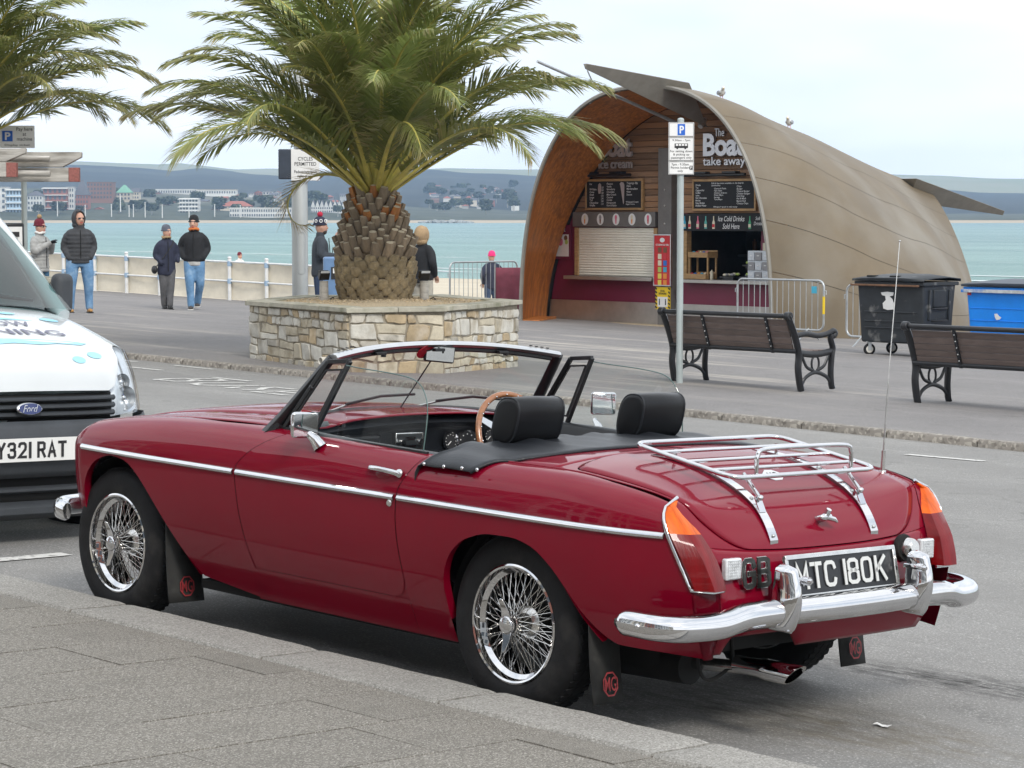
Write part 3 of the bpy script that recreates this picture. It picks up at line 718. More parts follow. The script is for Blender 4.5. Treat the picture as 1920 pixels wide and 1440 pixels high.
    mb = MB(); dm = frame(wsp(-.055, .925)+V((.016, 0, -.004)), (0, 1, .25), wsp(0, 1)-wsp(0, 0)); mb.lathe([(0, 0), (.036, 0), (.036, .003), (0, .003)], 24, dm); mb.v = [(x, -.055+(y+.055)*1.35, z) for x, y, z in mb.v]; mb.build('window_disc', M['red_plastic'], ws, smooth=40)
    # wipers (parked across the glass)
    for y0, y1 in ((-.40, -.10), (.05, .37)):
        mb = MB(); b_ = wsp(y0, .0)+V((-.03, 0, -.012)); m_ = wsp(y1, .20)+V((-.012, 0, .004)); mb.cyl(b_-V((0, 0, .01)), b_+V((0, 0, .012)), .012, .010, 10); mb.tube([b_, b_.lerp(m_, .5)+V((0, 0, .008)), m_], [.006, .004, .003], 6)
        wp = mb.build('wiper_arm', M['chrome_worn'], ws, smooth=50)
        mb = MB(); mb.tube([wsp(y1-.17, .11)+V((-.008, 0, .002)), wsp(y1, .195)+V((-.01, 0, .004)), wsp(y1+.17, .22)+V((-.008, 0, .002))], .0055, 6); mb.build('wiper_blade', M['black'], wp)
    # ---------------- quarterlights and door glass
    for sgn in (-1, 1):
        def s3(x, z, y=.645): return V((x, sgn*(y-.11*(z-.83)), z))
        A_, B_, C_, D_ = s3(-1.30, .84), s3(-1.085, 1.098), s3(-.965, 1.108), s3(-1.125, .832)
        mb = MB()
        for a, b_ in ((A_, B_), (B_, C_), (C_, D_), (D_, A_)): mb.tube([a, b_], .0115, 4)
        qf = mb.build('quarterlight', M['blackpaint'], root, bevel=.002)
        i_ = [A_*.82+(B_+C_+D_)*.06, B_*.82+(A_+C_+D_)*.06, C_*.82+(B_+A_+D_)*.06, D_*.82+(B_+C_+A_)*.06]
        mb = MB()
        for a, b_ in zip(i_, i_[1:]+i_[:1]): mb.tube([a, b_], .005, 4)
        mb.ell((i_[0]+i_[1])/2+V((.012, 0, .03)), (.01, .01, .012), 8, 6); mb.build('vent_frame', M['blackpaint'], qf)
        mb = MB(); mb.add(i_, [(0, 1, 2, 3)]); mb.build('vent_pane', M['glass'], qf)
        gp = [s3(-1.118, .83, .655)]+[s3(-.972, 1.092, .655)]+[p_ for p_ in crom([s3(-.90, 1.087, .655), s3(-.70, 1.078, .655), s3(-.585, 1.062, .655), s3(-.53, 1.02, .655), s3(-.505, .95, .655), s3(-.505, .82, .655)], 5)]
        mb = MB(); mb.add(gp, [tuple(range(len(gp)))]); dg_ = mb.build('door_window', M['glass'], root)
        mb = MB(); mb.tube(gp[1:], .0022, 5); mb.build('glass_edge', M['glass_edge'], dg_, smooth=60)
        mb = MB(); mb.tube([s3(-1.125, .832, .652), s3(-.47, .822, .665)], .007, 4); mb.build('waist_seal', M['black'], root)
    lettering('window_sticker', '1000\nMIGLIA', M['white'], root, frame((-1.17, -.648, .895), (1, 0, -.02), (.1, 0, 1)), .042, .03, bold=.02)
    mb = MB(); mb.box((-1.17, -.6455, .895), (.055, .001, .042)); mb.build('sticker_backing', M['red_plastic'], root)
    # ---------------- door mirrors
    for sgn, px, pz in ((-1, -1.045, .877), (1, -1.08, .915)):
        mb = MB(); mb.tube([(px+.06, sgn*.725, .80), (px+.045, sgn*.735, .825), (px+.01, sgn*.745, .85)], [.026, .020, .012], 10, sq=(1, .8)); ms = mb.build('door_mirror', CH, root, smooth=60)
        mh = MX.Translation((px, sgn*.755, pz)) @ MX.Rotation(sgn*.22, 4, 'Z')
        if sgn > 0: mh = MX.Translation((px, sgn*.80, pz)) @ MX.Rotation(-.55, 4, 'Z')
        mb = MB(); mb.box((0, 0, 0), (.035, .112, .100)); mb.v = [tuple(mh @ V((q_[0], q_[1]*(1 if q_[0] > 0 else .8), q_[2]*(1 if q_[0] > 0 else .8)))) for q_ in mb.v]; mb.build('mirror_shell', CH, ms, bevel=.014, seg=4)
        mb = MB(); mb.box((.0185, 0, 0), (.002, .094, .080)); mb.v = [tuple(mh @ V(q_)) for q_ in mb.v]; mb.build('mirror_glass', M['mirror'], ms, bevel=.0005)
    # ---------------- door handles and locks
    for i, sgn in enumerate((-1, 1)):
        ysd = lambda x, w: sgn*side(x, w)
        mb = MB(); pts_ = [(-.675, ysd(-.675, .756)-sgn*.002, .757), (-.66, ysd(-.66, .758)+sgn*.014, .759), (-.60, ysd(-.6, .758)+sgn*.024, .760), (-.535, ysd(-.53, .757)+sgn*.024, .756), (-.505, ysd(-.505, .752)+sgn*.012, .750)]
        mb.tube(crom(pts_, 4), .0105, 10, sq=(.9, .8)); mb.ell((-.512, ysd(-.512, .75)+sgn*.008, .752), (.018, .012, .016), 10, 8); mb.build('door_handle', CH, doors[i], smooth=60)
        mb = MB(); mb.ell((-.60, ysd(-.6, .735)-sgn*.004, .738), (.045, .008, .028), 14, 8); mb.build('handle_recess', P, doors[i], smooth=80)
        mb = MB(); mb.lathe([(0, .008), (.009, .008), (.013, .004), (.013, -.005)], 14, frame((-.551, ysd(-.551, .648), .648), (1, 0, 0), (0, 0, -sgn))); mb.build('door_lock', M['chrome_worn'], doors[i], smooth=40)
    # ---------------- cockpit: dash, gauges, wheel, seats, hood cover
    mb = MB(); rows = []
    for y in lin(-.62, .62, 26):
        k = (abs(y)/.66)**2
        rows.append([V((-1.36+.05*k, y, .872-.035*k)), V((-1.25+.04*k, y, .880-.035*k)), V((-1.19+.03*k, y, .872-.035*k)), V((-1.165+.03*k, y, .850-.035*k)), V((-1.175+.03*k, y, .835-.035*k)), V((-1.20+.03*k, y, .815-.03*k)), V((-1.185+.03*k, y, .70)), V((-1.19+.03*k, y, .64))])
    mb.grid(rows); ds = mb.build('dashboard', M['vinyl'], root, smooth=70); ds.location = (-.05, 0, 0)
    DX = -1.178
    dial = lambda y, z, r_, nm='gauge': None
    for y, z, r_ in ((.205, .755, .052), (.44, .755, .052), (.115, .772, .032), (.322, .785, .028), (.555, .76, .03)):
        m_ = frame((DX-.002, y, z), (0, 1, 0), (-.12, 0, 1))
        mb = MB(); mb.lathe([(r_*1.0, .004), (r_*1.12, .012), (r_*1.18, .006), (r_*1.18, 0)], 28, m_); gz = mb.build('gauge', CH, ds, smooth=60)
        mb = MB(); mb.lathe([(0, .003), (r_, .003)], 28, m_); mb.build('gauge_face', M['ink'], gz)
        mb = MB()
        for k in range(12):
            a = 2*PI*k/12
            if 4.0 < a < 5.4: continue
            c_ = m_ @ V((r_*.82*math.cos(a), r_*.82*math.sin(a), .0045)); mb.box(c_, (.0015, r_*.09, r_*.09))
        mb.tube([m_ @ V((0, 0, .006)), m_ @ V((-r_*.55, -r_*.45, .006))], .0018, 4); mb.build('gauge_marks', M['white'], gz)
    mb = MB(); mb.bx(-1.19, -1.165, -.175, -.035, .745, .815); rd = mb.build('radio', M['chrome_worn'], ds, bevel=.004)
    mb = MB(); mb.bx(-1.17, -1.163, -.165, -.045, .752, .808); mb.build('radio_face', M['blackpaint'], rd)
    mb = MB(); mb.bx(-1.166, -1.160, -.13, -.08, .785, .80)
    for y in (-.15, -.06): mb.lathe([(0, .016), (.012, .016), (.014, 0)], 14, frame((-1.163, y, .778), (0, 1, 0), (0, 0, 1)))
    for k in range(5): mb.box((-1.161, -.128+k*.011, .763), (.006, .008, .008))
    mb.build('radio_knob', CH, rd, smooth=40)
    mb = MB()
    for k in range(5): mb.cyl((-1.18, -.16+k*.05, .715), (-1.158, -.16+k*.05, .715), .0095, .0085, 10)
    mb.build('dash_switch', M['chrome_worn'], ds, smooth=40)
    mb = MB(); mb.bx(-1.185, -1.160, -.52, -.25, .69, .81); mb.build('glovebox_lid', M['leather'], ds, bevel=.012, seg=3)
    # steering wheel
    sw = bpy.data.objects.new('steering_wheel', None); COL.objects.link(sw); sw.parent = root
    sm = frame((-1.055, .30, .785), (0, 1, 0), (-.38, 0, .925))
    mb = MB(); mb.tube([sm @ V((.188*math.cos(a), .188*math.sin(a), 0)) for a in lin(0, 2*PI, 48)[:-1]], .0125, 10, closed=True); wr = mb.build('wheel_rim', M['wood_rim'], sw, smooth=80)
    mb = MB()
    for k in range(20): a = 2*PI*k/20; mb.ell(sm @ V((.183*math.cos(a), .183*math.sin(a), .0115)), (.004, .004, .004), 6, 4)
    mb.build('rim_rivet', CH, wr)
    mb = MB()
    for a in (PI/2, PI/2+2*PI/3, PI/2+4*PI/3):
        o_ = len(mb.v); mb.prism([(.02, -.020), (.182, -.012), (.182, .012), (.02, .020)], .004, sm @ MX.Rotation(a+PI, 4, 'Z'))
    mb.build('wheel_spoke', M['alu'], sw)
    mb = MB(); mb.lathe([(0, .02), (.025, .02), (.045, .012), (.05, 0), (.04, -.02), (.03, -.09)], 24, sm); mb.build('wheel_boss', CH, sw, smooth=40)
    mb = MB(); mb.cyl(sm @ V((0, 0, -.02)), sm @ V((0, 0, -.22)), .025, .03, 12); mb.build('steering_column', M['black'], sw)
    # seats with drum headrests
    for y in (-.315, .305):
        st = bpy.data.objects.new('seat', None); COL.objects.link(st); st.parent = root
        mb = MB(); mb.box((-.70, y, .36), (.48, .46, .14)); mb.build('seat_cushion', M['leather'], st, bevel=.05, seg=4)
        mb = MB(); mb.box((-.43, y, .60), (.13, .46, .50), MX.Rotation(.20, 3, 'Y')); mb.build('backrest', M['leather'], st, bevel=.05, seg=4)
        prof = []
        for k in range(28):
            a = 2*PI*k/28; ca, sa_ = math.cos(a), math.sin(a)
            prof.append((.062*math.copysign(abs(ca)**.75, ca), .084*math.copysign(abs(sa_)**.7, sa_)))
        mb = MB(); rows = []
        for t, k in ((-1, .0), (-1, .80), (-.985, .88), (-.95, .95), (-.88, .99), (0, 1.03), (.88, .99), (.95, .95), (.985, .88), (1, .80), (1, 0)):
            rows.append([V((-.345+(px*k)+(pz*k)*.22, y+t*.116, .935+pz*k)) for px, pz in prof])
        mb.grid(rows, cu=True); hr = mb.build('headrest', M['leather'], st, smooth=50)
        for t in (-.93, .93):
            mb = MB(); mb.tube([V((-.345+px*.965+pz*.965*.22, y+t*.116, .935+pz*.965)) for px, pz in prof], .004, 6, closed=True)
            mb.build('headrest_piping', M['vinyl'], hr, smooth=60)
        mb = MB(); mb.cyl((-.375, y-.06, .70), (-.36, y-.06, .87), .006, .006, 8); mb.cyl((-.375, y+.06, .70), (-.36, y+.06, .87), .006, .006, 8); mb.build('headrest_post', CH, st, smooth=60)
    # folded hood cover across the rear of the cockpit
    mb = MB(); rows = []
    for i, q_ in enumerate(lin(-1, 1, 60)):
        y = .752*q_; a = abs(q_)
        edge = a**6
        wob = .006*math.sin(q_*23)+.004*math.sin(q_*41+1)
        fr_x = -.40-.0*a+ (-.03)*edge; re_x = .02-.13*a**2-.05*edge
        zt = .872-.020*a*a-.058*a**10+wob*(1-edge)
        row = [V((fr_x-.004, y, zt-.10)), V((fr_x-.006, y, zt-.03)), V((fr_x+.008, y, zt-.006)), V((fr_x+.03, y, zt+.002))]
        for t in lin(.12, 1, 10):
            x = fr_x+(re_x-fr_x)*t
            zb = (.827+.041*max(0, 1-(a*1.19)**2.6)) if a < .84 else spl([(.84, .829), (.90, .826), (.95, .812), (1.0, .786)])(a)
            z = zt*(1-t**2.2)+(zb+.006)*t**2.2+.004*math.sin(t*9+q_*17)*(1-t)
            row.append(V((x, y, max(z, zb+.005))))
        row.append(V((re_x+.004, y, row[-1].z-.008)))
        rows.append(row)
    mb.grid(rows); hc = mb.build('hood_cover', M['vinyl'], root, smooth=70, solid=.004)
    mb = MB()
    for x, z in ((-.38, .797), (-.28, .797), (-.19, .80), (-.115, .802)): mb.ell((x, -.760, z), (.007, .005, .007), 8, 6)
    for q_ in (-.72, -.55): mb.ell((.02-.13*q_*q_-.012, .752*q_, .846 if q_ > -.6 else .840), (.007, .007, .005), 8, 6)
    mb.build('press_stud', CH, hc, smooth=80)
    return root
M['amber'] = mat('amber_lens', (0.68, 0.105, 0.001), 0.3, spec=.2, var=0.45, vs=9, coat=.35, bump=.15, bs=60, stretch=(1, 4, .3))
M['redlens'] = mat('red_lens', (0.15, 0.0012, 0.003), 0.3, spec=.2, var=0.3, vs=10, coat=.35, bump=.12, bs=60, stretch=(1, 4, .3), c2=(.22, .005, .008), c2s=4, c2lo=.5, c2hi=.75)
M['lamp_clear'] = mat('clear_lens', (0.62, 0.64, 0.66), 0.12, var=0.25, vs=60, coat=0.8)
M['plate_black'] = mat('plate_black', (0.012, 0.013, 0.016), 0.35, var=0)
M['plate_silver'] = mat('plate_silver', (0.62, 0.63, 0.62), 0.4, var=0.05)
M['badge_dark'] = mat('badge_dark', (0.05, 0.052, 0.05), 0.3, 0.6, var=0.3, vs=30)
M['badge_red'] = mat('badge_red', (0.30, 0.03, 0.035), 0.5, var=0.2, vs=30)
M['flap'] = mat('flap_rubber', (0.018, 0.018, 0.017), 0.8, var=0.4, vs=10, c2=(0.05, 0.047, 0.043), c2s=9)
M['red_plastic'] = mat('red_plastic', (0.40, 0.015, 0.03), 0.4, var=0.05)
M['wood_rim'] = mat('polished_wood', (0.30, 0.12, 0.045), 0.25, var=0.35, vs=18, stretch=(1, 1, 5), coat=0.7)
M['glass_edge'] = mat('glass_edge', (0.10, 0.16, 0.15), 0.1, var=0)
car = build_car()
# ================================================================== setting: ground, water, hills
def nodes_mat(name):
    m = bpy.data.materials.new(name); m.use_nodes = True
    return m, m.node_tree.nodes, m.node_tree.links.new, m.node_tree.nodes['Principled BSDF']
def N_(n, t, **k):
    x = n.new(t)
    for a, b in k.items():
        if a in x.inputs: x.inputs[a].default_value = b
        else: setattr(x, a, b)
    return x
def noise_(n, lk, vec, scale, detail=5, rough=.6):
    x = n.new('ShaderNodeTexNoise'); x.inputs['Scale'].default_value = scale; x.inputs['Detail'].default_value = detail; x.inputs['Roughness'].default_value = rough
    lk(vec, x.inputs['Vector']); return x.outputs['Fac']
def rng_(n, lk, v, a, b, c=0, d=1):
    x = n.new('ShaderNodeMapRange'); x.inputs[1].default_value = a; x.inputs[2].default_value = b; x.inputs[3].default_value = c; x.inputs[4].default_value = d
    lk(v, x.inputs[0]); return x.outputs[0]
def mix_(n, lk, f, a, b, mode='MIX'):
    x = n.new('ShaderNodeMix'); x.data_type = 'RGBA'; x.blend_type = mode
    if isinstance(f, (int, float)): x.inputs['Factor'].default_value = f
    else: lk(f, x.inputs['Factor'])
    for s, v in (('A', a), ('B', b)):
        if hasattr(v, 'links'): lk(v, x.inputs[s])
        else: x.inputs[s].default_value = (*v, 1)
    return x.outputs['Result']
def math_(n, lk, op, a, b=0.0):
    x = n.new('ShaderNodeMath'); x.operation = op
    for i, v in enumerate((a, b)):
        if hasattr(v, 'links'): lk(v, x.inputs[i])
        else: x.inputs[i].default_value = v
    return x.outputs[0]
def bump_(n, lk, h, strength, dist, b):
    x = n.new('ShaderNodeBump'); x.inputs['Strength'].default_value = strength; x.inputs['Distance'].default_value = dist
    lk(h, x.inputs['Height']); lk(x.outputs[0], b.inputs['Normal'])
def vec_(n, lk, scale=(1, 1, 1), rotz=0):
    t = n.new('ShaderNodeTexCoord'); mp_ = n.new('ShaderNodeMapping'); mp_.inputs['Scale'].default_value = scale; mp_.inputs['Rotation'].default_value = (0, 0, rotz)
    lk(t.outputs['Object'], mp_.inputs['Vector']); return mp_.outputs[0]

def asphalt(name, base, patch, speck, stains=(), sand=0.0, tracks=False):
    m, n, lk, b = nodes_mat(name); v = vec_(n, lk)
    big = rng_(n, lk, noise_(n, lk, v, .55, 6), .35, .68); c = mix_(n, lk, big, base, patch)
    st = rng_(n, lk, noise_(n, lk, vec_(n, lk, (.25, 2.2, 1)), 1.3, 6, .7), .54, .70); c = mix_(n, lk, math_(n, lk, 'MULTIPLY', st, .45), c, [x*1.35 for x in base])
    c = mix_(n, lk, rng_(n, lk, noise_(n, lk, v, 7, 6, .7), .42, .62, 0, .55), c, [x*.78 for x in base]); c = mix_(n, lk, rng_(n, lk, noise_(n, lk, v, 2.3, 4, .6), .60, .66, 0, .5), c, [x*.66 for x in base])
    fine = noise_(n, lk, v, 100, 3, .75); c = mix_(n, lk, rng_(n, lk, fine, .55, .66, 0, .85), c, speck); c = mix_(n, lk, rng_(n, lk, fine, .44, .32, 0, .6), c, [x*.45 for x in base])
    cr_ = n.new('ShaderNodeTexVoronoi'); cr_.feature = 'DISTANCE_TO_EDGE'; cr_.inputs['Scale'].default_value = .33
    w = n.new('ShaderNodeVectorMath'); w.operation = 'ADD'; nzv = n.new('ShaderNodeTexNoise'); nzv.inputs['Scale'].default_value = 2.2; nzv.inputs['Detail'].default_value = 5; lk(v, nzv.inputs['Vector']); lk(v, w.inputs[0]); lk(nzv.outputs['Color'], w.inputs[1]); lk(w.outputs[0], cr_.inputs['Vector'])
    ck = rng_(n, lk, cr_.outputs['Distance'], .003, .009, .4, 0); c = mix_(n, lk, math_(n, lk, 'MULTIPLY', ck, rng_(n, lk, noise_(n, lk, v, .4, 3), .48, .6)), c, [x*.4 for x in base])
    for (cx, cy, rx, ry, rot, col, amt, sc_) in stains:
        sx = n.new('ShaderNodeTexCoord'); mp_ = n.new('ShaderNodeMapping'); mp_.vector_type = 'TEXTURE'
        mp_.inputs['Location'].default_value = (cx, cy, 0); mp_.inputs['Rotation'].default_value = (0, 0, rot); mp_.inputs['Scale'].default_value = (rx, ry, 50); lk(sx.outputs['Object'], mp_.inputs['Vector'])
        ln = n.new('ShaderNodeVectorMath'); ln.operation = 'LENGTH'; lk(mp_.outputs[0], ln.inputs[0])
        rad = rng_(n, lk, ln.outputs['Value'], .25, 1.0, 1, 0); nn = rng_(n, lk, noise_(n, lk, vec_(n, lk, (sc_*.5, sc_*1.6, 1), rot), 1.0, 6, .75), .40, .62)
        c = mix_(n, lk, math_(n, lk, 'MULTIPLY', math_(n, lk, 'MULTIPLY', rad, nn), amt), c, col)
    if sand:
        sd = noise_(n, lk, vec_(n, lk, (.16, 1.5, 1), .06), 1.0, 8, .72); mk = noise_(n, lk, vec_(n, lk, (.09, .16, 1)), 1.0, 4)
        c = mix_(n, lk, math_(n, lk, 'MULTIPLY', math_(n, lk, 'MULTIPLY', rng_(n, lk, sd, .52, .64), rng_(n, lk, mk, .42, .6)), sand), c, (.46, .42, .36))
    if tracks:
        for y0 in (3.2, 4.9, 7.2, 8.8):
            sp = n.new('ShaderNodeTexCoord'); sx_ = n.new('ShaderNodeSeparateXYZ'); lk(sp.outputs['Object'], sx_.inputs[0])
            dd = math_(n, lk, 'ABSOLUTE', math_(n, lk, 'SUBTRACT', sx_.outputs['Y'], y0)); c = mix_(n, lk, rng_(n, lk, dd, .55, .1, 0, .35), c, [x*.74 for x in base])
        # square repair patch with a tarred edge
    lk(c, b.inputs['Base Color']); b.inputs['Roughness'].default_value = .88
    bump_(n, lk, math_(n, lk, 'ADD', fine, noise_(n, lk, v, 40, 4)), .55, .006, b)
    return m
M['road'] = asphalt('road_asphalt', (.255, .248, .236), (.190, .186, .179), (.50, .49, .465),
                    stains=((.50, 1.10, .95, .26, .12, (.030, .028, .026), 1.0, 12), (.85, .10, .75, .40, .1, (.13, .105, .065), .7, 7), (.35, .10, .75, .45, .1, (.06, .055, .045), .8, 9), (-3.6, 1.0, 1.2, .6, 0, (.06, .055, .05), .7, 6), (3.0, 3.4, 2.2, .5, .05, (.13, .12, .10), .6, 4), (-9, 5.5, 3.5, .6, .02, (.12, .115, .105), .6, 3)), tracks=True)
M['prom'] = asphalt('promenade_asphalt', (.215, .203, .198), (.165, .157, .156), (.44, .42, .40), sand=.85)
def sandmat(name, c, c2):
    m, n, lk, b = nodes_mat(name); v = vec_(n, lk)
    col = mix_(n, lk, rng_(n, lk, noise_(n, lk, v, .15, 6), .35, .65), c, c2); col = mix_(n, lk, rng_(n, lk, noise_(n, lk, v, 6, 5), .5, .75, 0, .35), col, [x*.7 for x in c])
    lk(col, b.inputs['Base Color']); b.inputs['Roughness'].default_value = .95; bump_(n, lk, noise_(n, lk, v, 3, 6), .5, .08, b); return m
M['sand'] = sandmat('beach_sand', (.50, .43, .32), (.56, .50, .39))
M['farsand'] = sandmat('far_beach_sand', (.46, .38, .27), (.40, .33, .24))
def slabmat(name, base, dark, light, scale, rnd=.08):
    m, n, lk, b = nodes_mat(name); v = vec_(n, lk)
    c = mix_(n, lk, rng_(n, lk, noise_(n, lk, v, 3, 5), .35, .65), base, [x*.86 for x in base])
    vo = n.new('ShaderNodeTexVoronoi'); vo.inputs['Scale'].default_value = scale; lk(v, vo.inputs['Vector'])
    sep = n.new('ShaderNodeSeparateColor'); lk(vo.outputs['Color'], sep.inputs[0])
    c = mix_(n, lk, rng_(n, lk, sep.outputs[0], .68, .86, 0, .85), c, light); c = mix_(n, lk, rng_(n, lk, sep.outputs[1], .66, .84, 0, .8), c, dark)
    c = mix_(n, lk, rng_(n, lk, noise_(n, lk, v, 1.2, 6), .55, .75, 0, .5), c, [x*.6 for x in base])
    oi = n.new('ShaderNodeObjectInfo'); h = n.new('ShaderNodeHueSaturation'); lk(rng_(n, lk, oi.outputs['Random'], 0, 1, 1-rnd, 1+rnd), h.inputs['Value']); lk(c, h.inputs['Color'])
    lk(h.outputs[0], b.inputs['Base Color']); b.inputs['Roughness'].default_value = .85
    bump_(n, lk, math_(n, lk, 'ADD', noise_(n, lk, v, scale*1.3, 4, .7), noise_(n, lk, v, 22, 5)), .5, .006, b); return m
M['slab'] = slabmat('aggregate_slab', (.215, .200, .172), (.100, .090, .078), (.42, .40, .36), 120, .05)
M['joint'] = mat('slab_joint', (.10, .088, .070), .95, var=.3, vs=30)
M['granite'] = slabmat('granite_kerb', (.33, .318, .292), (.19, .182, .165), (.46, .445, .415), 190, .09)
M['kerbfar'] = slabmat('worn_kerb', (.27, .245, .215), (.15, .135, .115), (.40, .37, .32), 40, .12)
M['marking'] = mat('road_paint', (.60, .59, .56), .7, var=.12, vs=20, c2=(.22, .21, .20), c2s=26, c2lo=.54, c2hi=.66)

def sheet(name, pts_rows, m_, kind='structure', smooth=None):
    mb = MB(); mb.grid(pts_rows); o = mb.build(name, m_, None, smooth=smooth); tag(o, kind=kind)
    return o
def road_z(x, y): return g(x, y)-.035*min(1, max(0, (y-1)/9.3))
KERB_Y, FAR_KERB = -.785, 10.36
xs_ = [-95, -60, -40, -30, -20, -10, 0, 10, 25, 60]
sheet('road', [[V((x, y, road_z(x, y))) for x in xs_] for y in (-1.3, -.6, 0, 1, 2, 3.5, 5, 6.5, 8, 9.3, 10.3, 10.8)], M['road'])
pv = .022
sheet('promenade', [[V((x, y, g(x, y)+pv)) for x in xs_] for y in (FAR_KERB+.1, 14, 18, 22, 25.9)], M['prom'])
sheet('promenade_terrace', [[V((x, y, g(x, y)+pv-.001)) for x in (-33.5, -25, -15, 5, 60)] for y in (25.85, 30, 36, 42)], M['prom'])
# rest of the land under the town side of the street
pave_bed = sheet('pavement', [[V((x, y, g(x, y)+.085)) for x in xs_] for y in (-9.0, -6, -3, KERB_Y-.03)], M['joint'])

# near kerb: hand-dressed granite blocks
def rough_block(L_, W_, H_, nx, ny, amp, seed):
    mb = MB(); rnd = random.Random(seed); off = rnd.uniform(0, 50); ch = .012
    def P_(x, y, z):
        k = mnoise.noise(V((x*5+off, y*9, z*9)))*amp + mnoise.noise(V((x*17+off, y*23, z*20)))*amp*.5
        return k
    rows = []
    prof = [(-W_/2, 0), (-W_/2, H_-ch*1.2), (-W_/2+ch, H_)] + [(-W_/2+ch+(W_-2*ch)*j/ny, H_) for j in range(1, ny)] + [(W_/2-ch, H_), (W_/2, H_-ch*1.2), (W_/2, 0)]
    for i in range(nx+1):
        x = -L_/2+L_*i/nx; row = []
        for (y, z) in prof:
            d = P_(x, y, z); e = .5 if i in (0, nx) else 1
            row.append(V((x, y+(d*.5 if abs(abs(y)-W_/2) < .02 else 0), z+(d-(.004 if i in (0, nx) else 0) if z > H_*.8 else 0))))
        rows.append(row)
    mb.grid(rows); mb.add(rows[0], [tuple(range(len(prof)))]); mb.add(rows[-1], [tuple(range(len(prof)))])
    return mb
tilt_rot = (math.atan(GB_), -math.atan(GA), 0)
kmeshes = [rough_block(1.0, .275, .21, 26, 7, .0026, k) for k in range(4)]
kerb = bpy.data.objects.new('kerb', None); COL.objects.link(kerb); tag(kerb, kind='structure')
kd = []
edges_x = [-2.08, -.875, .05]
xx = .05
while xx < 6: xx += .93; edges_x.append(xx)
xx = -2.08
while xx > -9: xx -= 1.05; edges_x.insert(0, xx)
for i in range(len(edges_x)-1):
    x0, x1 = edges_x[i]+.007, edges_x[i+1]-.007; cx, cy = (x0+x1)/2, KERB_Y-.135
    if i < 4: o = kmeshes[i].build('kerb_stone', M['granite'], kerb, smooth=40); kd.append(o.data)
    else:
        o = bpy.data.objects.new('kerb_stone', kd[i % 4]); COL.objects.link(o); o.parent = kerb
    o.location = (cx, cy, g(cx, cy)-.113); o.rotation_euler = tilt_rot; o.scale = (x1-x0, 1, 1)
# aggregate paving slabs, in columns with staggered joints
slab_me = None
for ci in range(-8, 13):
    x0 = -.21+(ci-5)*.405
    yo = (.0, .31, .16, .46)[ci % 4]
    for ri in range(0, 9):
        y1 = KERB_Y-.275-ri*.62+yo; y0 = y1-.62
        y1 = min(y1, KERB_Y-.275)
        if y1-y0 < .05: continue
        cx, cy = x0+.2025, (y0+y1)/2
        pz = (cx-CAM_POS.x)*FW.x+(cy-CAM_POS.y)*FW.y
        if pz < 4.5: continue
        if slab_me is None:
            mb = MB(); mb.box((0, 0, -.02), (1, 1, .04)); so_ = mb.build('paving_slab', M['slab'], pave_bed); slab_me = so_.data
            so_.location = (0, 0, -9); first_slab = so_
            o = so_
        else:
            o = bpy.data.objects.new('paving_slab', slab_me); COL.objects.link(o); o.parent = pave_bed
        o.location = (cx, cy, g(cx, cy)+.0885+random.uniform(0, .004)); o.rotation_euler = (tilt_rot[0]+random.uniform(-.004, .004), tilt_rot[1]+random.uniform(-.004, .004), 0); o.scale = (.399, y1-y0-.006, 1)
# far kerb
farkerb = bpy.data.objects.new('far_kerb', None); COL.objects.link(farkerb); tag(farkerb, kind='structure')
fk = [rough_block(.94, .15, .16, 10, 3, .002, 20+k) for k in range(3)]; fkd = []
for i in range(46):
    x = -36+i*.95; cy = FAR_KERB+.06
    if i < 3: o = fk[i].build('kerb_stone', M['kerbfar'], farkerb, smooth=40); fkd.append(o.data)
    else: o = bpy.data.objects.new('kerb_stone', fkd[i % 3]); COL.objects.link(o); o.parent = farkerb
    o.location = (x, cy, g(x, cy)-.128); o.rotation_euler = tilt_rot
# painted marks on the road
TXT = [[(-15.05, 8.28), (-15.14, 8.54), (-15.15, 8.76), (-14.94, 8.73), (-14.74, 8.5), (-14.76, 8.34), (-14.9, 8.33), (-15.05, 8.28)], [(-15.1, 8.82), (-15.07, 8.96), (-15.02, 9.07), (-14.81, 9.01), (-14.71, 8.82), (-14.77, 8.69), (-14.94, 8.7)], [(-15.24, 9.18), (-14.61, 9.21)], [(-14.38, 8.97), (-14.42, 8.69), (-14.47, 8.47), (-14.36, 8.29), (-14.18, 8.24), (-14.07, 8.44), (-13.99, 8.92)], [(-13.73, 8.26), (-13.83, 8.45), (-13.85, 8.53)], [(-13.52, 8.28), (-13.46, 8.45), (-13.69, 8.7), (-13.72, 8.86), (-13.55, 8.87), (-13.42, 8.88)], [(-13.21, 8.78), (-13.23, 8.2), (-12.73, 8.23)], [(-13.21, 8.47), (-12.92, 8.54)]]
LIN = [[(-18.9, 10.05), (-18.0, 10.05)], [(-17.2, 9.32), (-16.45, 9.34)], [(-17.3, 10.1), (-16.5, 10.1)], [(-5.84, 9.08), (-5.19, 9.21)], [(-3.92, -.62), (-3.96, .14)]]
for k, line in enumerate(TXT+LIN):
    P_ = [V((x, y, 0)) for x, y in line]; w = .045 if k < len(TXT) else .05; mb = MB(); a_, b_ = [], []
    for i, p in enumerate(P_):
        d = (P_[min(i+1, len(P_)-1)]-P_[max(0, i-1)]).normalized(); q = V((-d.y, d.x, 0))*w
        a_.append(p+q); b_.append(p-q)
    mb.grid([[V((q.x, q.y, road_z(q.x, q.y)+.005)) for q in a_], [V((q.x, q.y, road_z(q.x, q.y)+.005)) for q in b_]])
    o = mb.build('road_marking', M['marking'], None); tag(o, kind='structure')
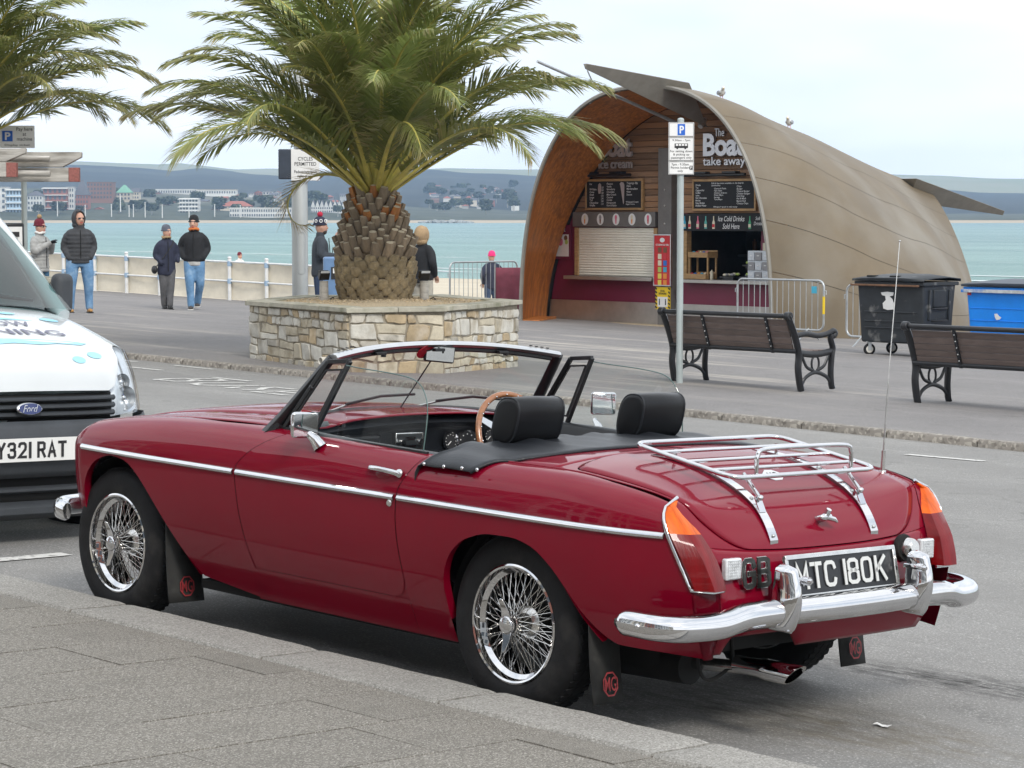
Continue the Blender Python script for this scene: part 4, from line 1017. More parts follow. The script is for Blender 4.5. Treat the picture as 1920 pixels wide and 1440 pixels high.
# scrap of paper on the asphalt
mb = MB(); px, py = .84, .21
mb.grid([[V((px-.03+i*.02, py-.012+j*.012, road_z(px, py)+.006+.003*math.sin(i*2+j))) for i in range(4)] for j in range(3)])
o = mb.build('paper_scrap', M['white'], None, solid=.0008); tag(o, 'small scrap of white paper lying on the road behind the red car', 'litter')

# ------------------------------------------------------------------ beach, sea and far shore
SEA = -2.62
BZ0 = -.75
def beach_z(x, y):
    t = min(1, max(0, (y-26)/88)); return (BZ0+(g(max(-60, min(0, x)), 26)-g(-30, 26))*(1-t)) + (SEA-.35-BZ0)*t**.9
sheet('beach', [[V((x, y, beach_z(x, y) if y < 113 else SEA-.6)) for x in (-330, -220, -150, -100, -70, -45, -25, 0, 30, 60)] for y in (24.6, 26, 30, 40, 55, 70, 85, 100, 112, 125)], M['sand'], smooth=180)
def seamat():
    m, n, lk, b = nodes_mat('sea_water'); v = vec_(n, lk, (1, 1, 1))
    geo = n.new('ShaderNodeNewGeometry'); sepx = n.new('ShaderNodeSeparateXYZ'); lk(geo.outputs['Position'], sepx.inputs[0])
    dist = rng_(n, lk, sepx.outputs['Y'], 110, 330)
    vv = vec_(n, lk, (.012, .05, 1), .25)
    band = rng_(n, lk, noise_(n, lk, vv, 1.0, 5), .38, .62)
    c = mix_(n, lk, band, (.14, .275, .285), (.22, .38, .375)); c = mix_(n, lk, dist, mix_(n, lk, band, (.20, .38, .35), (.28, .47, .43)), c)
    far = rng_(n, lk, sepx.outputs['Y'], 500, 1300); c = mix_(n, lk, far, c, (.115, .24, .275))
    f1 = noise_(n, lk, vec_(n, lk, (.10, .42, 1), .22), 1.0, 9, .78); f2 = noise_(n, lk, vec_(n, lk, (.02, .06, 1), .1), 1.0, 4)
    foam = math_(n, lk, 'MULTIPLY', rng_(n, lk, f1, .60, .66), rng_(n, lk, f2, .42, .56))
    c = mix_(n, lk, foam, c, (.72, .76, .76)); lk(c, b.inputs['Base Color']); b.inputs['Roughness'].default_value = .34; b.inputs['Specular IOR Level'].default_value = .22
    h = math_(n, lk, 'ADD', noise_(n, lk, vec_(n, lk, (.35, 1.1, 1), .2), 1.0, 8, .7), math_(n, lk, 'MULTIPLY', f1, .8)); bump_(n, lk, h, 1.0, .9, b)
    return m
M['sea'] = seamat()
FH = V((FW.x, FW.y, 0)).normalized()
def far(px, depth, z=0.0):
    """world point at a given distance and bearing"""
    q = CAM_POS+FH*depth+RT*((px-960)/4430.0*depth); return V((q.x, q.y, z))
def sea_pt(d, u): q = CAM_POS+FH*d+RT*(u*.88*(400+(d+60)/4860*1800)); return V((q.x, q.y, SEA))
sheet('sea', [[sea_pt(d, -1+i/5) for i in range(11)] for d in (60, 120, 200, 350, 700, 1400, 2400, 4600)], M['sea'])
# surf on the near waterline and on the far one
random.seed(5)
M['foam'] = mat('surf_foam', (.80, .82, .82), .8, var=.1)
def surf(p0, p1, n, wd, amp):
    mb = MB(); a_, b_ = [], []
    d = (p1-p0).normalized(); q = V((-d.y, d.x, 0))
    for i in range(n+1):
        p = p0.lerp(p1, i/n); k = mnoise.noise(V((i*.31, p0.x*.01, 0))); k2 = mnoise.noise(V((i*.83, 3, p0.y)))
        a_.append(p+q*(wd*max(.04, .5+k)+amp*k2)); b_.append(p-q*(wd*max(.04, .5+k2)-amp*k2))
    mb.grid([a_, b_]); o = mb.build('surf', M['foam'], None, smooth=180); tag(o, 'line of white surf breaking on the beach', None, None, 'stuff'); return o
for yy, x0, x1 in ((112.5, -150, -40), (118, -230, -60), (131, -120, -20), (150, -260, -170)):
    surf(V((x0, yy, SEA+.05)), V((x1, yy+4, SEA+.05)), 60, .8, 1.2)
surf(far(0, 1355, SEA+.1), far(960, 1390, SEA+.1), 140, 3.0, 6.0)

# land across the bay: ground rising from the far beach, woodland hills, pale downs beyond
def interp(pts, x):
    if x <= pts[0][0]: return pts[0][1]
    for (a, b), (c, d) in zip(pts, pts[1:]):
        if x <= c: return b+(d-b)*(x-a)/(c-a)
    return pts[-1][1]
def land(name, m_, depths, prof, nx=150, x0=-120, x1=2050, rough=0.0, seed=0):
    rows = []
    for di, (dep, yk) in enumerate(depths):
        row = []
        for i in range(nx+1):
            px = x0+(x1-x0)*i/nx
            ytop = interp(prof, px); ybase = 414
            yy = ybase+(ytop-ybase)*yk
            z = CAM_POS.z+(404-yy)/4430*dep
            z += mnoise.noise(V((px*.011, di*.7, seed)))*rough*dep/4430*(1 if 0 < di else 0)
            row.append(far(px, dep, z if di else SEA-1))
        rows.append(row)
    return sheet(name, rows, m_, smooth=180)
def woodmat(name, a, b_, c_, s1, s2):
    m, n, lk, b = nodes_mat(name); v = vec_(n, lk)
    c = mix_(n, lk, rng_(n, lk, noise_(n, lk, v, s1, 7, .7), .40, .60), a, b_); c = mix_(n, lk, rng_(n, lk, noise_(n, lk, v, s2, 5), .55, .63, 0, .8), c, c_)
    lk(c, b.inputs['Base Color']); b.inputs['Roughness'].default_value = .95; return m
M['farland'] = woodmat('coastal_land', (.040, .050, .030), (.075, .083, .050), (.17, .16, .12), .02, .006)
M['woods'] = woodmat('hill_woods', (.016, .021, .018), (.030, .035, .028), (.052, .058, .042), .012, .0035)
M['downs'] = woodmat('pale_downs', (.28, .27, .16), (.22, .25, .12), (.36, .32, .22), .004, .002)
sheet('far_beach', [[far(px, d, z) for px in range(-150, 2100, 75)] for d, z in ((1340, SEA-.3), (1362, SEA+.3), (1395, SEA+1.0), (1440, SEA+1.4))], M['farsand'])
near_prof = [(-120, 352), (0, 352), (150, 356), (250, 360), (400, 366), (500, 370), (600, 374), (800, 388), (960, 394), (1500, 398), (1750, 400), (2050, 402)]
land('coast_slope', M['farland'], ((1425, 0), (1440, .10), (1500, .35), (1650, .7), (1850, 1.0), (2000, .95)), near_prof, rough=3, seed=2)
hill_prof = [(-120, 300), (0, 306), (100, 311), (200, 312), (260, 316), (330, 320), (380, 315), (430, 319), (480, 329), (540, 333), (600, 330), (680, 322), (760, 318), (830, 320), (900, 325), (960, 329), (1050, 332), (1300, 338), (1600, 346), (1720, 352), (1800, 359), (1870, 362), (1930, 364), (2050, 366)]
land('wooded_hills', M['woods'], ((1900, 0), (1960, .30), (2300, .62), (2700, .86), (3050, 1.0), (3200, .98)), hill_prof, rough=4, seed=7)
down_prof = [(-120, 296), (100, 302), (160, 303), (230, 307), (300, 309), (340, 306), (380, 311), (440, 318), (520, 317), (570, 322), (700, 322), (840, 316), (960, 318), (1200, 320), (1500, 324), (1700, 328), (1780, 332), (1920, 336), (2050, 338)]
land('pale_downs', M['downs'], ((3300, 0), (3500, .5), (4000, .9), (4400, 1.0)), down_prof, rough=2, seed=9)

# air: pale haze over the bay
M['haze'] = bpy.data.materials.new('haze_air'); M['haze'].use_nodes = True
hn = M['haze'].node_tree; hn.nodes.remove(hn.nodes['Principled BSDF'])
pvn = hn.nodes.new('ShaderNodeVolumePrincipled'); pvn.inputs['Color'].default_value = (.46, .69, 1.0, 1); pvn.inputs['Density'].default_value = .00017; pvn.inputs['Anisotropy'].default_value = .0
hn.links.new(pvn.outputs[0], hn.nodes['Material Output'].inputs['Volume'])
mb = MB()
c0 = [far(-1800, 30, 0), far(3700, 30, 0)]
bk = CAM_POS-FH*60
lo_, hi_ = -14.0, 128.0
quad = [bk-RT*400, bk+RT*400, CAM_POS+FH*4800+RT*2200, CAM_POS+FH*4800-RT*2200]
mb.add([V((p.x, p.y, lo_)) for p in quad]+[V((p.x, p.y, hi_)) for p in quad], [(3, 2, 1, 0), (4, 5, 6, 7), (0, 1, 5, 4), (1, 2, 6, 5), (2, 3, 7, 6), (3, 0, 4, 7)])
hz = mb.build('haze', M['haze'], None); tag(hz, 'thin pale haze over the bay', None, None, 'stuff')
# ================================================================== stone planters and palms
M['st1'] = mat('cream_stone', (.50, .45, .35), .9, var=.2, vs=6, bump=.8, bs=22, c2=(.30, .25, .17), c2s=5, rnd=.16)
M['st2'] = mat('ochre_stone', (.42, .33, .21), .9, var=.22, vs=6, bump=.8, bs=22, c2=(.55, .47, .36), c2s=5, rnd=.16)
M['st3'] = mat('grey_stone', (.47, .44, .38), .9, var=.22, vs=6, bump=.8, bs=22, c2=(.24, .225, .19), c2s=6, rnd=.16)
M['st4'] = mat('white_stone', (.58, .56, .50), .9, var=.15, vs=6, bump=.8, bs=22, c2=(.38, .34, .27), c2s=5, rnd=.12)
M['mortar'] = mat('lime_mortar', (.30, .265, .205), .95, var=.25, vs=9, bump=.6, bs=40)
M['coping'] = mat('coping_stone', (.40, .38, .31), .9, var=.2, vs=5, bump=.5, bs=30, c2=(.20, .20, .13), c2s=4, rnd=.10)
M['gravel'] = mat('pea_gravel', (.45, .36, .24), .95, var=.35, vs=40, bump=1, bs=60)

def stone_wall_face(A, B, h, zf, parent, rnd):
    """random rubble: wavy courses, leaning joints, faces proud of a mortar bed; zf(x, y) is the ground"""
    A, B = V((*A, 0)), V((*B, 0)); L_ = (B-A).length; ex = (B-A)/L_; nx = V((ex.y, -ex.x, 0)); lev = [0.0]
    while lev[-1] < h-.07: lev.append(min(h, lev[-1]+rnd.choice((.08, .10, .13, .16, .19))))
    lev[-1] = h; sd = rnd.uniform(0, 99)
    def lz(i, x):
        if i in (0, len(lev)-1): return lev[i]
        return lev[i]+.035*mnoise.noise(V((x*2.6+sd, i*3.7, 0)))+.014*mnoise.noise(V((x*8+sd, i*1.3, 5)))
    def P_(u, w_, d):
        q = A+ex*u; return V((q.x, q.y, zf(q.x, q.y)+w_))+nx*d
    for r_ in range(len(lev)-1):
        rh = lev[r_+1]-lev[r_]; xb = xt = 0.0
        while xb < L_-.01:
            w = rnd.uniform(.9, 2.3)*max(.11, rh*rnd.uniform(.7, 1.2)); nb = min(L_, xb+w); ntp = nb+rnd.uniform(-.04, .04)
            if L_-nb < .09: nb = ntp = L_
            cells = [(xb, nb, xt, ntp, 0.0, 1.0)]
            if rh > .16 and rnd.random() < .3: m_ = rnd.uniform(.4, .6); cells = [(xb, nb, xb+(xt-xb)*m_, nb+(ntp-nb)*m_, 0, m_), (xb+(xt-xb)*m_, nb+(ntp-nb)*m_, xt, ntp, m_, 1)]
            for b0, b1, t0, t1, v0, v1 in cells:
                ring = []
                for k in range(4): u = b0+(b1-b0)*k/3; ring.append((u, lz(r_, u)+(lz(r_+1, u)-lz(r_, u))*v0))
                ring.append(((b1+t1)/2+rnd.uniform(-.012, .012), None))
                for k in range(4): u = t1+(t0-t1)*k/3; ring.append((u, lz(r_, u)+(lz(r_+1, u)-lz(r_, u))*v1))
                ring.append(((b0+t0)/2+rnd.uniform(-.012, .012), None))
                ring = [(u, z if z is not None else (ring[k-1][1]+ring[(k+1) % 10][1])/2) for k, (u, z) in enumerate(ring)]
                cx = sum(q[0] for q in ring)/10; cz = sum(q[1] for q in ring)/10
                gap = rnd.uniform(.007, .013); rr = []
                for k, (u, z) in enumerate(ring):
                    d = math.hypot(u-cx, z-cz); f_ = max(.5, 1-gap*(1.9 if k in (0, 3, 5, 8) else 1.1)/max(d, .02)); rr.append((cx+(u-cx)*f_+rnd.uniform(-.004, .004), cz+(z-cz)*f_+rnd.uniform(-.004, .004)))
                dp = rnd.uniform(.004, .026); tx, tz = rnd.uniform(-.05, .05), rnd.uniform(-.06, .06); n = 10
                vs = [P_(u, z, -.02) for u, z in rr]+[P_(u, z, dp*.7+(u-cx)*tx) for u, z in rr]+[P_(cx+(u-cx)*.90, cz+(z-cz)*.88, dp+.004+(u-cx)*tx+(z-cz)*tz+rnd.uniform(-.003, .003)) for u, z in rr]+[P_(cx, cz, dp+.004+rnd.uniform(-.003, .005))]
                fs = [(k, (k+1) % n, n+(k+1) % n, n+k) for k in range(n)]+[(n+k, n+(k+1) % n, 2*n+(k+1) % n, 2*n+k) for k in range(n)]+[(2*n+k, 2*n+(k+1) % n, 3*n) for k in range(n)]
                mb = MB(); mb.add(vs, fs); mb.build('stone', M[rnd.choice(('st1', 'st1', 'st1', 'st2', 'st3', 'st4', 'st4', 'st4'))], parent, smooth=18)
            xb, xt = nb, ntp
def planter(corners, h, label, faces, seed, gravel=True):
    rnd = random.Random(seed); n = len(corners); cx = sum(c[0] for c in corners)/n; cy = sum(c[1] for c in corners)/n
    base = g(cx, cy); root = thing('stone_planter', label, 'planter', (0, 0, 0))
    zf = lambda x, y: g(x, y)+pv-.03
    top = g(cx, cy)+h
    mb = MB(); vs = [V((x, y, g(x, y)-.15)) for x, y in corners]+[V((x, y, top-.05)) for x, y in corners]
    mb.add(vs, [(i, (i+1) % n, n+(i+1) % n, n+i) for i in range(n)]+[tuple(range(n, 2*n))]); mb.build('wall_core', M['mortar'], root)
    for i in faces:
        a, b_ = corners[i], corners[(i+1) % n]
        hh = top-.055-max(zf(*a), zf(*b_)); stone_wall_face(a, b_, hh, zf, root, rnd)
    # coping slabs round the rim
    for i in range(n):
        A, B = V((*corners[i], 0)), V((*corners[(i+1) % n], 0)); L_ = (B-A).length; ex = (B-A)/L_; nx = V((ex.y, -ex.x, 0))
        k = max(1, round(L_/.62)); P0 = V((*corners[i-1], 0)); P3 = V((*corners[(i+2) % n], 0))
        def mit(p, q, r_): 
            d1 = (q-p).normalized(); d2 = (r_-q).normalized(); n1 = V((d1.y, -d1.x, 0)); n2 = V((d2.y, -d2.x, 0)); m_ = (n1+n2); return m_/max(.4, m_.dot(n1))
        mA, mB_ = mit(P0, A, B), mit(A, B, P3)
        for j in range(k):
            t0, t1 = j/k, (j+1)/k; gap = .003
            o0 = A+ex*(L_*t0+(gap if j else 0)); o1 = A+ex*(L_*t1-(gap if j < k-1 else 0))
            n0 = mA if j == 0 else nx; n1 = mB_ if j == k-1 else nx; dz = rnd.uniform(-.004, .004)
            q = [o0+n0*.06, o1+n1*.06, o1-n1*.26, o0-n0*.26]
            mb = MB(); mb.add([V((p.x, p.y, top-.055+dz)) for p in q]+[V((p.x, p.y, top+dz)) for p in q], [(3, 2, 1, 0), (4, 5, 6, 7), (0, 1, 5, 4), (1, 2, 6, 5), (2, 3, 7, 6), (3, 0, 4, 7)])
            mb.build('coping_slab', M['coping'], root, bevel=.006)
    mb = MB(); pts = [(cx+(x-cx)*.93, cy+(y-cy)*.93) for x, y in corners]
    mb.add([V((x, y, top-.02)) for x, y in pts]+[V((cx, cy, top+.03))], [(i, (i+1) % n, n) for i in range(n)]); mb.build('gravel_bed', M['gravel'], root)
    if gravel:
        mb = MB()
        for k in range(700):
            a = rnd.uniform(0, 2*PI); r_ = rnd.uniform(.3, 1.25); s_ = rnd.uniform(.010, .022)
            x, y = cx+r_*math.cos(a), cy+r_*math.sin(a); m_ = MX.Rotation(rnd.uniform(0, 6), 3, 'Z') @ MX.Rotation(rnd.uniform(-.5, .5), 3, 'X')
            mb.box((x, y, top+.03-.05*r_/1.4+s_*.3), (s_*1.5, s_, s_*.8), m_)
        o = mb.build('pebbles', M['gravel'], root); o['kind'] = 'stuff'
    return root, (cx, cy, top)
PL1 = [(-17.6, 11.45), (-15.0, 10.88), (-14.55, 11.9), (-15.45, 13.9), (-17.7, 14.6), (-18.7, 13.1)]
p1, p1c = planter(PL1, .78, 'rubble stone planter with pale coping round the big palm trunk', (0, 1, 2, 5), 3)
mb = MB(); q0 = V((-15.55, 11.0, g(-15.5, 11)+.12)); mb.lathe([(.045, -.05), (.045, .10), (.036, .10), (.036, -.02)], 16, frame(q0, (1, 0, 0), (0, 0, -1)).normalized() @ MX.Rotation(PI, 4, 'X'))
mb.build('drain_pipe', M['offwhite'], p1, smooth=40)

# ---------------- palm
def leafmat(name, a, b_, tip):
    m, n, lk, b = nodes_mat(name); v = vec_(n, lk)
    c = mix_(n, lk, rng_(n, lk, noise_(n, lk, v, 2.2, 4), .35, .65), a, b_)
    oi = n.new('ShaderNodeObjectInfo'); h = n.new('ShaderNodeHueSaturation'); lk(rng_(n, lk, oi.outputs['Random'], 0, 1, .75, 1.3), h.inputs['Value']); lk(rng_(n, lk, oi.outputs['Random'], 0, 1, .485, .512), h.inputs['Hue']); lk(c, h.inputs['Color']); c = h.outputs[0]
    at = n.new('ShaderNodeAttribute'); at.attribute_name = 'dry'; c = mix_(n, lk, at.outputs['Fac'], c, tip)
    lk(c, b.inputs['Base Color']); b.inputs['Roughness'].default_value = .42; b.inputs['Specular IOR Level'].default_value = .5
    tr = n.new('ShaderNodeBsdfTranslucent'); lk(c, tr.inputs[0]); ms = n.new('ShaderNodeMixShader'); ms.inputs[0].default_value = .28; lk(b.outputs[0], ms.inputs[1]); lk(tr.outputs[0], ms.inputs[2]); lk(ms.outputs[0], n['Material Output'].inputs['Surface'])
    return m
M['leaf'] = leafmat('palm_leaf', (.135, .172, .042), (.255, .290, .082), (.42, .31, .18))
M['petiole'] = mat('palm_petiole', (.42, .36, .085), .45, var=.25, vs=8, c2=(.30, .34, .09), c2s=3)
M['boot'] = mat('palm_leaf_base', (.205, .160, .112), .95, var=.35, vs=14, bump=1, bs=45, rnd=.22, stretch=(1, 1, .35))
M['boot_low'] = mat('palm_old_base', (.235, .185, .11), .95, var=.4, vs=11, bump=1, bs=35, rnd=.2)
M['bootcut'] = mat('palm_cut_face', (.40, .35, .26), .85, var=.2, vs=25, rnd=.15)
M['bootorange'] = mat('palm_fresh_base', (.30, .12, .03), .7, var=.35, vs=12, c2=(.32, .07, .03), c2s=9)
M['fibre'] = mat('palm_fibre', (.12, .09, .06), 1.0, var=.4, vs=25, bump=1, bs=60)

def frond_mesh(el, L_, droop, rnd, dry=0.0, twist=0.0, nl=100):
    """local x outward, z up, starts at the origin"""
    pts = []; p = V((0, 0, 0)); a = el; n = 26; side_ = rnd.uniform(-.10, .10); ya = 0
    for i in range(n+1):
        pts.append(p.copy()); t = i/n
        a -= droop*(.25+1.6*t*t)/n*1.6; ya += side_/n
        p = p+V((math.cos(a)*math.cos(ya), math.cos(a)*math.sin(ya), math.sin(a)))*(L_/n)
    mb = MB(); mb.cm = 0
    mb.tube(pts, [.034*(1-t/n)**.8+.004 for t in range(n+1)], 5, sq=(.6, 1.0))
    dryv = [0.0]*len(mb.v); mb.cm = 1
    for k in range(nl):
        t = .16+.84*(k+rnd.random()*.6)/nl; f = t*n; i = min(n-1, int(f)); q = pts[i].lerp(pts[i+1], f-i); tg = (pts[i+1]-pts[i]).normalized()
        up = V((0, 0, 1)); up = (up-tg*up.dot(tg)).normalized(); sd = tg.cross(up)
        ln = (.56*math.sin(PI*min(1, .12+t*.86))**.55)*(L_/2.6)*rnd.uniform(.85, 1.12)
        if t < .24: ln *= .35
        for s_ in (-1, 1):
            ang = (.95-.55*t)*rnd.uniform(.85, 1.15); vee = .50*(1-.5*t)+rnd.uniform(-.15, .15)+twist*s_
            d = (tg*math.cos(ang)+(sd*s_*math.cos(vee)+up*math.sin(vee))*math.sin(ang)).normalized()
            sag = V((0, 0, -1))*ln*rnd.uniform(.10, .30)*(1+t*.8)
            w = .0165*(L_/2.6)*rnd.uniform(.85, 1.15); wd = tg*w
            nrm = d.cross(tg).normalized()*w*.5
            m1 = q+d*ln*.5+sag*.22; tip = q+d*ln+sag
            dr = max(0, min(1, dry+rnd.uniform(-.25, .25)+(max(0, t-.86)*3.0 if rnd.random() < .6 else 0))) if dry or t > .8 else (0.5 if rnd.random() < .03 else 0)
            mb.add([q-wd*.6, q+wd*.6, m1-wd+nrm, m1+wd+nrm, tip], [(0, 1, 3, 2), (2, 3, 4)])
            dryv += [dr*.4, dr*.4, dr*.8, dr*.8, min(1, dr+.35)]
    me = bpy.data.meshes.new('frond'); me.from_pydata(mb.v, [], mb.f); me.materials.append(M['petiole']); me.materials.append(M['leaf'])
    me.polygons.foreach_set('material_index', mb.mi)
    at = me.attributes.new('dry', 'FLOAT', 'POINT'); at.data.foreach_set('value', dryv)
    return me
prnd = random.Random(21)
frond_lib = []
def get_frond(el):
    return frond_mesh(el, prnd.uniform(2.9, 3.4), prnd.uniform(.90, 1.28)*(1.14-.30*el/1.5), prnd)
boot_me = {}
def boots():
    for nm, ms in (('leaf_base', (M['boot'], M['bootcut'])), ('old_base', (M['boot_low'], M['boot_low'])), ('fresh_base', (M['bootorange'], M['bootcut']))):
        mb = MB(); L_ = .20 if nm != 'old_base' else .12; n = 8; rows = []
        for i, (t, w, th) in enumerate(((0, .085, .02), (.35, .078, .045), (.75, .062, .042), (1, .052, .034))):
            row = []
            for k in range(n):
                a = 2*PI*k/n; row.append(V((w*math.cos(a)*(1.05 if math.sin(a) < 0 else 1), th*math.sin(a)+(.0 if nm != 'old_base' else .01), t*L_)))
            rows.append(row)
        mb.grid(rows, cu=True); mb.cm = 1; mb.add([p for p in rows[-1]], [tuple(range(n))])
        o = mb.build(nm, list(ms), None, smooth=50); boot_me[nm] = o.data; bpy.data.objects.remove(o)
boots()
def palm(loc, label, trunk_h, trunk_r, fronds, scale=1.0, nboot=19):
    root = thing('palm_tree', label, 'palm tree', loc)
    mb = MB(); mb.lathe([(0, -.05), (trunk_r*.78, -.05), (trunk_r*.92, trunk_h*.10), (trunk_r*.97, trunk_h*.3), (trunk_r*.86, trunk_h*.62), (trunk_r*.66, trunk_h*.86), (trunk_r*.42, trunk_h*1.04), (trunk_r*.2, trunk_h*1.16), (0, trunk_h*1.2)], 28)
    mb.build('trunk', M['fibre'], root, smooth=60)
    rad = spl([(0, trunk_r*.84), (.12, trunk_r*.94), (.3, trunk_r*.98), (.62, trunk_r*.86), (.86, trunk_r*.64), (1.06, trunk_r*.42)])
    rows = 19
    for r_ in range(rows):
        t = r_/(rows-1)*1.02; z = trunk_h*t; k_n = max(7, int(nboot*(rad(t)/trunk_r)))
        for k in range(k_n):
            a = 2*PI*(k+.5*(r_ % 2))/k_n+prnd.uniform(-.06, .06)
            nm = 'old_base' if t < .42 else ('fresh_base' if t > .74 and prnd.random() < .28 else 'leaf_base')
            o = bpy.data.objects.new('leaf_base', boot_me[nm]); COL.objects.link(o); o.parent = root
            lean = prnd.uniform(.25, .45) if t < .42 else prnd.uniform(.32, .58)-.2*max(0, t-.7)
            o.rotation_euler = (MX.Rotation(a-PI/2, 3, 'Z') @ MX.Rotation(-lean, 3, 'X')).to_euler()
            rr = rad(t)-.03; o.location = (rr*math.cos(a), rr*math.sin(a), z-.05)
            s_ = prnd.uniform(.68, .95); o.scale = (s_*1.25 if t < .42 else s_, s_*1.1, s_*(1.3 if t < .42 else prnd.uniform(.9, 1.35)))
    for (az, el, me) in fronds:
        o = bpy.data.objects.new('frond', me); COL.objects.link(o); o.parent = root
        o.location = (math.cos(az)*trunk_r*.30*math.cos(el), math.sin(az)*trunk_r*.30*math.cos(el), trunk_h*(.94+.14*el/1.5)); o.rotation_euler = (prnd.uniform(-.25, .25), 0, az)
        o.scale = (scale,)*3
    return root
fr1 = []
for k in range(66):
    t = k/65; az = k*2.39996+prnd.uniform(-.15, .15); el = .62+.90*t**1.0
    me = get_frond(el); fr1.append((az, el, me))
# a dead brown frond hanging on the left
vr = math.atan2(RT.y, RT.x)
PALM = (-16.62, 12.62, p1c[2]-.02)
palm(PALM, 'large palm with scaly pineapple-like trunk growing in the stone planter', 1.27, .47, fr1)
dead = frond_mesh(.75, 1.9, 3.4, prnd, dry=1.0, nl=70)
o = bpy.data.objects.new('frond', dead); COL.objects.link(o); o.parent = bpy.data.objects['palm_tree']; o.location = (0, 0, 1.27); o.rotation_euler = (.2, 0, vr+PI-.35); o['label'] = 'dead straw-coloured frond'
# second palm, left, in its own planter
c2 = CAM_POS+FH*33.5+RT*((-95-960)/4430*33.5)
PL2 = [(c2.x-1.5, c2.y-.9), (c2.x+.2, c2.y-1.5), (c2.x+1.5, c2.y-.6), (c2.x+1.3, c2.y+1.1), (c2.x-.3, c2.y+1.5), (c2.x-1.6, c2.y+.7)]
p2, p2c = planter(PL2, .78, 'stone planter of the second palm, mostly behind the white van', (0, 1, 2), 8, gravel=False)
fr2 = [(az+1.1, el, me) for az, el, me in fr1[::1]]
palm((c2.x, c2.y, p2c[2]-.02), 'palm beside the pay here sign, its fronds behind the timber beams', 1.75, .45, fr2, scale=1.0)
# ================================================================== boat-hull kiosk
M['shell'] = mat('weathered_bronze_shell', (.168, .134, .090), .60, 0.0, var=.16, vs=.7, spec=.35, c2=(.225, .200, .160), c2s=.45, rvar=.08, detail=7)
M['fascia'] = mat('grey_metal_edge', (.26, .245, .215), .5, .3, var=.15, vs=3)
M['orange_wood'] = mat('varnished_cedar', (.46, .165, .040), .42, var=.4, vs=3.2, stretch=(6, 6, .9), c2=(.27, .10, .035), c2s=1.4, coat=.25)
M['board'] = mat('weathered_boarding', (.205, .125, .075), .7, var=.4, vs=5, stretch=(.5, 4, 8), rnd=.35, c2=(.32, .165, .075), c2s=.35, c2lo=.45, c2hi=.7)
M['maroon'] = mat('maroon_panel', (.175, .014, .046), .45, var=.06, vs=3)
M['kick'] = mat('stainless_kickplate', (.44, .42, .39), .38, .8, var=.12, vs=4)
M['pillar'] = mat('grey_pillar', (.155, .145, .135), .6, var=.12, vs=6)
M['shutter'] = mat('cream_shutter', (.76, .73, .63), .5, var=.05, vs=4)
M['letter'] = mat('silver_letter', (.56, .57, .60), .35, .55, var=.06)
M['chalk'] = mat('chalkboard', (.016, .017, .019), .8, var=.2, vs=8)
M['pine'] = mat('pine_frame', (.40, .245, .11), .6, var=.25, vs=7, stretch=(1, 1, 4))
M['poster_red'] = mat('poster_red', (.55, .025, .03), .5, var=0)
M['yellow'] = mat('yellow_sign', (.75, .52, .015), .5, var=.05)
M['stonebase'] = mat('sandstone_base', (.40, .33, .23), .9, var=.25, vs=5, bump=.5)
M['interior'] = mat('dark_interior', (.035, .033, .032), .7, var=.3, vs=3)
M['clearplastic'] = mat('clear_plastic', (.62, .66, .70), .25, var=.1, vs=15)
pal = {k: mat('plain_'+k, c, .5, var=.05) for k, c in dict(cyan=(.05, .38, .55), green=(.05, .33, .16), pink=(.70, .16, .25), orange=(.75, .28, .05), brown=(.18, .08, .04), cream=(.72, .66, .5), lime=(.42, .55, .12), blue=(.02, .16, .55), red=(.55, .03, .04), grey=(.3, .3, .31), lemon=(.75, .62, .1), teal=(.1, .42, .38)).items()}

KX = -24.8; KB = g(-24.8, 27)      # hull centre line and ground level
kz0 = lambda x, y: g(x, y)+pv
# sections from the front rim to the stern: y at axis, half width, ridge height, rim slant
KS = [(25.86, 2.92, 4.06), (26.3, 3.42, 4.04), (27.2, 4.05, 3.93), (28.5, 4.32, 3.67), (30.0, 4.15, 3.36), (31.2, 3.62, 3.04), (32.4, 2.85, 2.72), (33.6, 2.0, 2.44), (34.4, 1.48, 2.28)]
k_e = spl([(25.86, 2.5), (26.4, 2.25), (27, 2.0), (28.5, 1.62), (30, 1.45), (34.5, 1.42)])
k_a = spl([(r_[0], r_[1]) for r_ in KS]); k_h = spl([(r_[0], r_[2]) for r_ in KS])
def hull(y, th, off=0.0):
    """th 0 right foot, pi/2 ridge, pi left foot"""
    a, h = k_a(y)-off, k_h(y)-off; n = 2/k_e(y); b0 = -.62
    c, s_ = math.cos(th), math.sin(th)
    x = KX+a*math.copysign(abs(c)**n, c); sl = .12*(1-min(1, (y-25.86)/2))
    return V((x, y+(x-KX)*sl, b0+(h-b0)*abs(s_)**n))
kiosk = thing('boat_kiosk', 'upturned boat shaped refreshment kiosk with bronze shell and wooden front', 'kiosk')
ysec = [25.86+(34.4-25.86)*i/30 for i in range(31)]
# shell strakes: bands of the hull with open seams between them
ths = [0, .20, .40, .60, .80, 1.0, 1.19, 1.38, PI/2]
bands = [(ths[i], ths[i+1]) for i in range(8)]+[(PI-ths[i+1], PI-ths[i]) for i in range(8)][::-1]
for a0, a1 in bands:
    mb = MB(); gp = .0011
    mb.grid([[hull(y, a0+gp+(a1-a0-2*gp)*j/7) for y in ysec] for j in range(8)]); mb.build('shell_panel', M['shell'], kiosk, smooth=180)
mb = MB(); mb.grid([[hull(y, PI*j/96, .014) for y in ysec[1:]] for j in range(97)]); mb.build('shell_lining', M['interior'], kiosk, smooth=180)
mb = MB()                                           # rim edge
rp = [hull(25.86, PI*j/60, .03) for j in range(61)]
mb.tube(rp, .042, 6, sq=(1, 1.1)); mb.build('shell_rim', M['fascia'], kiosk, smooth=60)
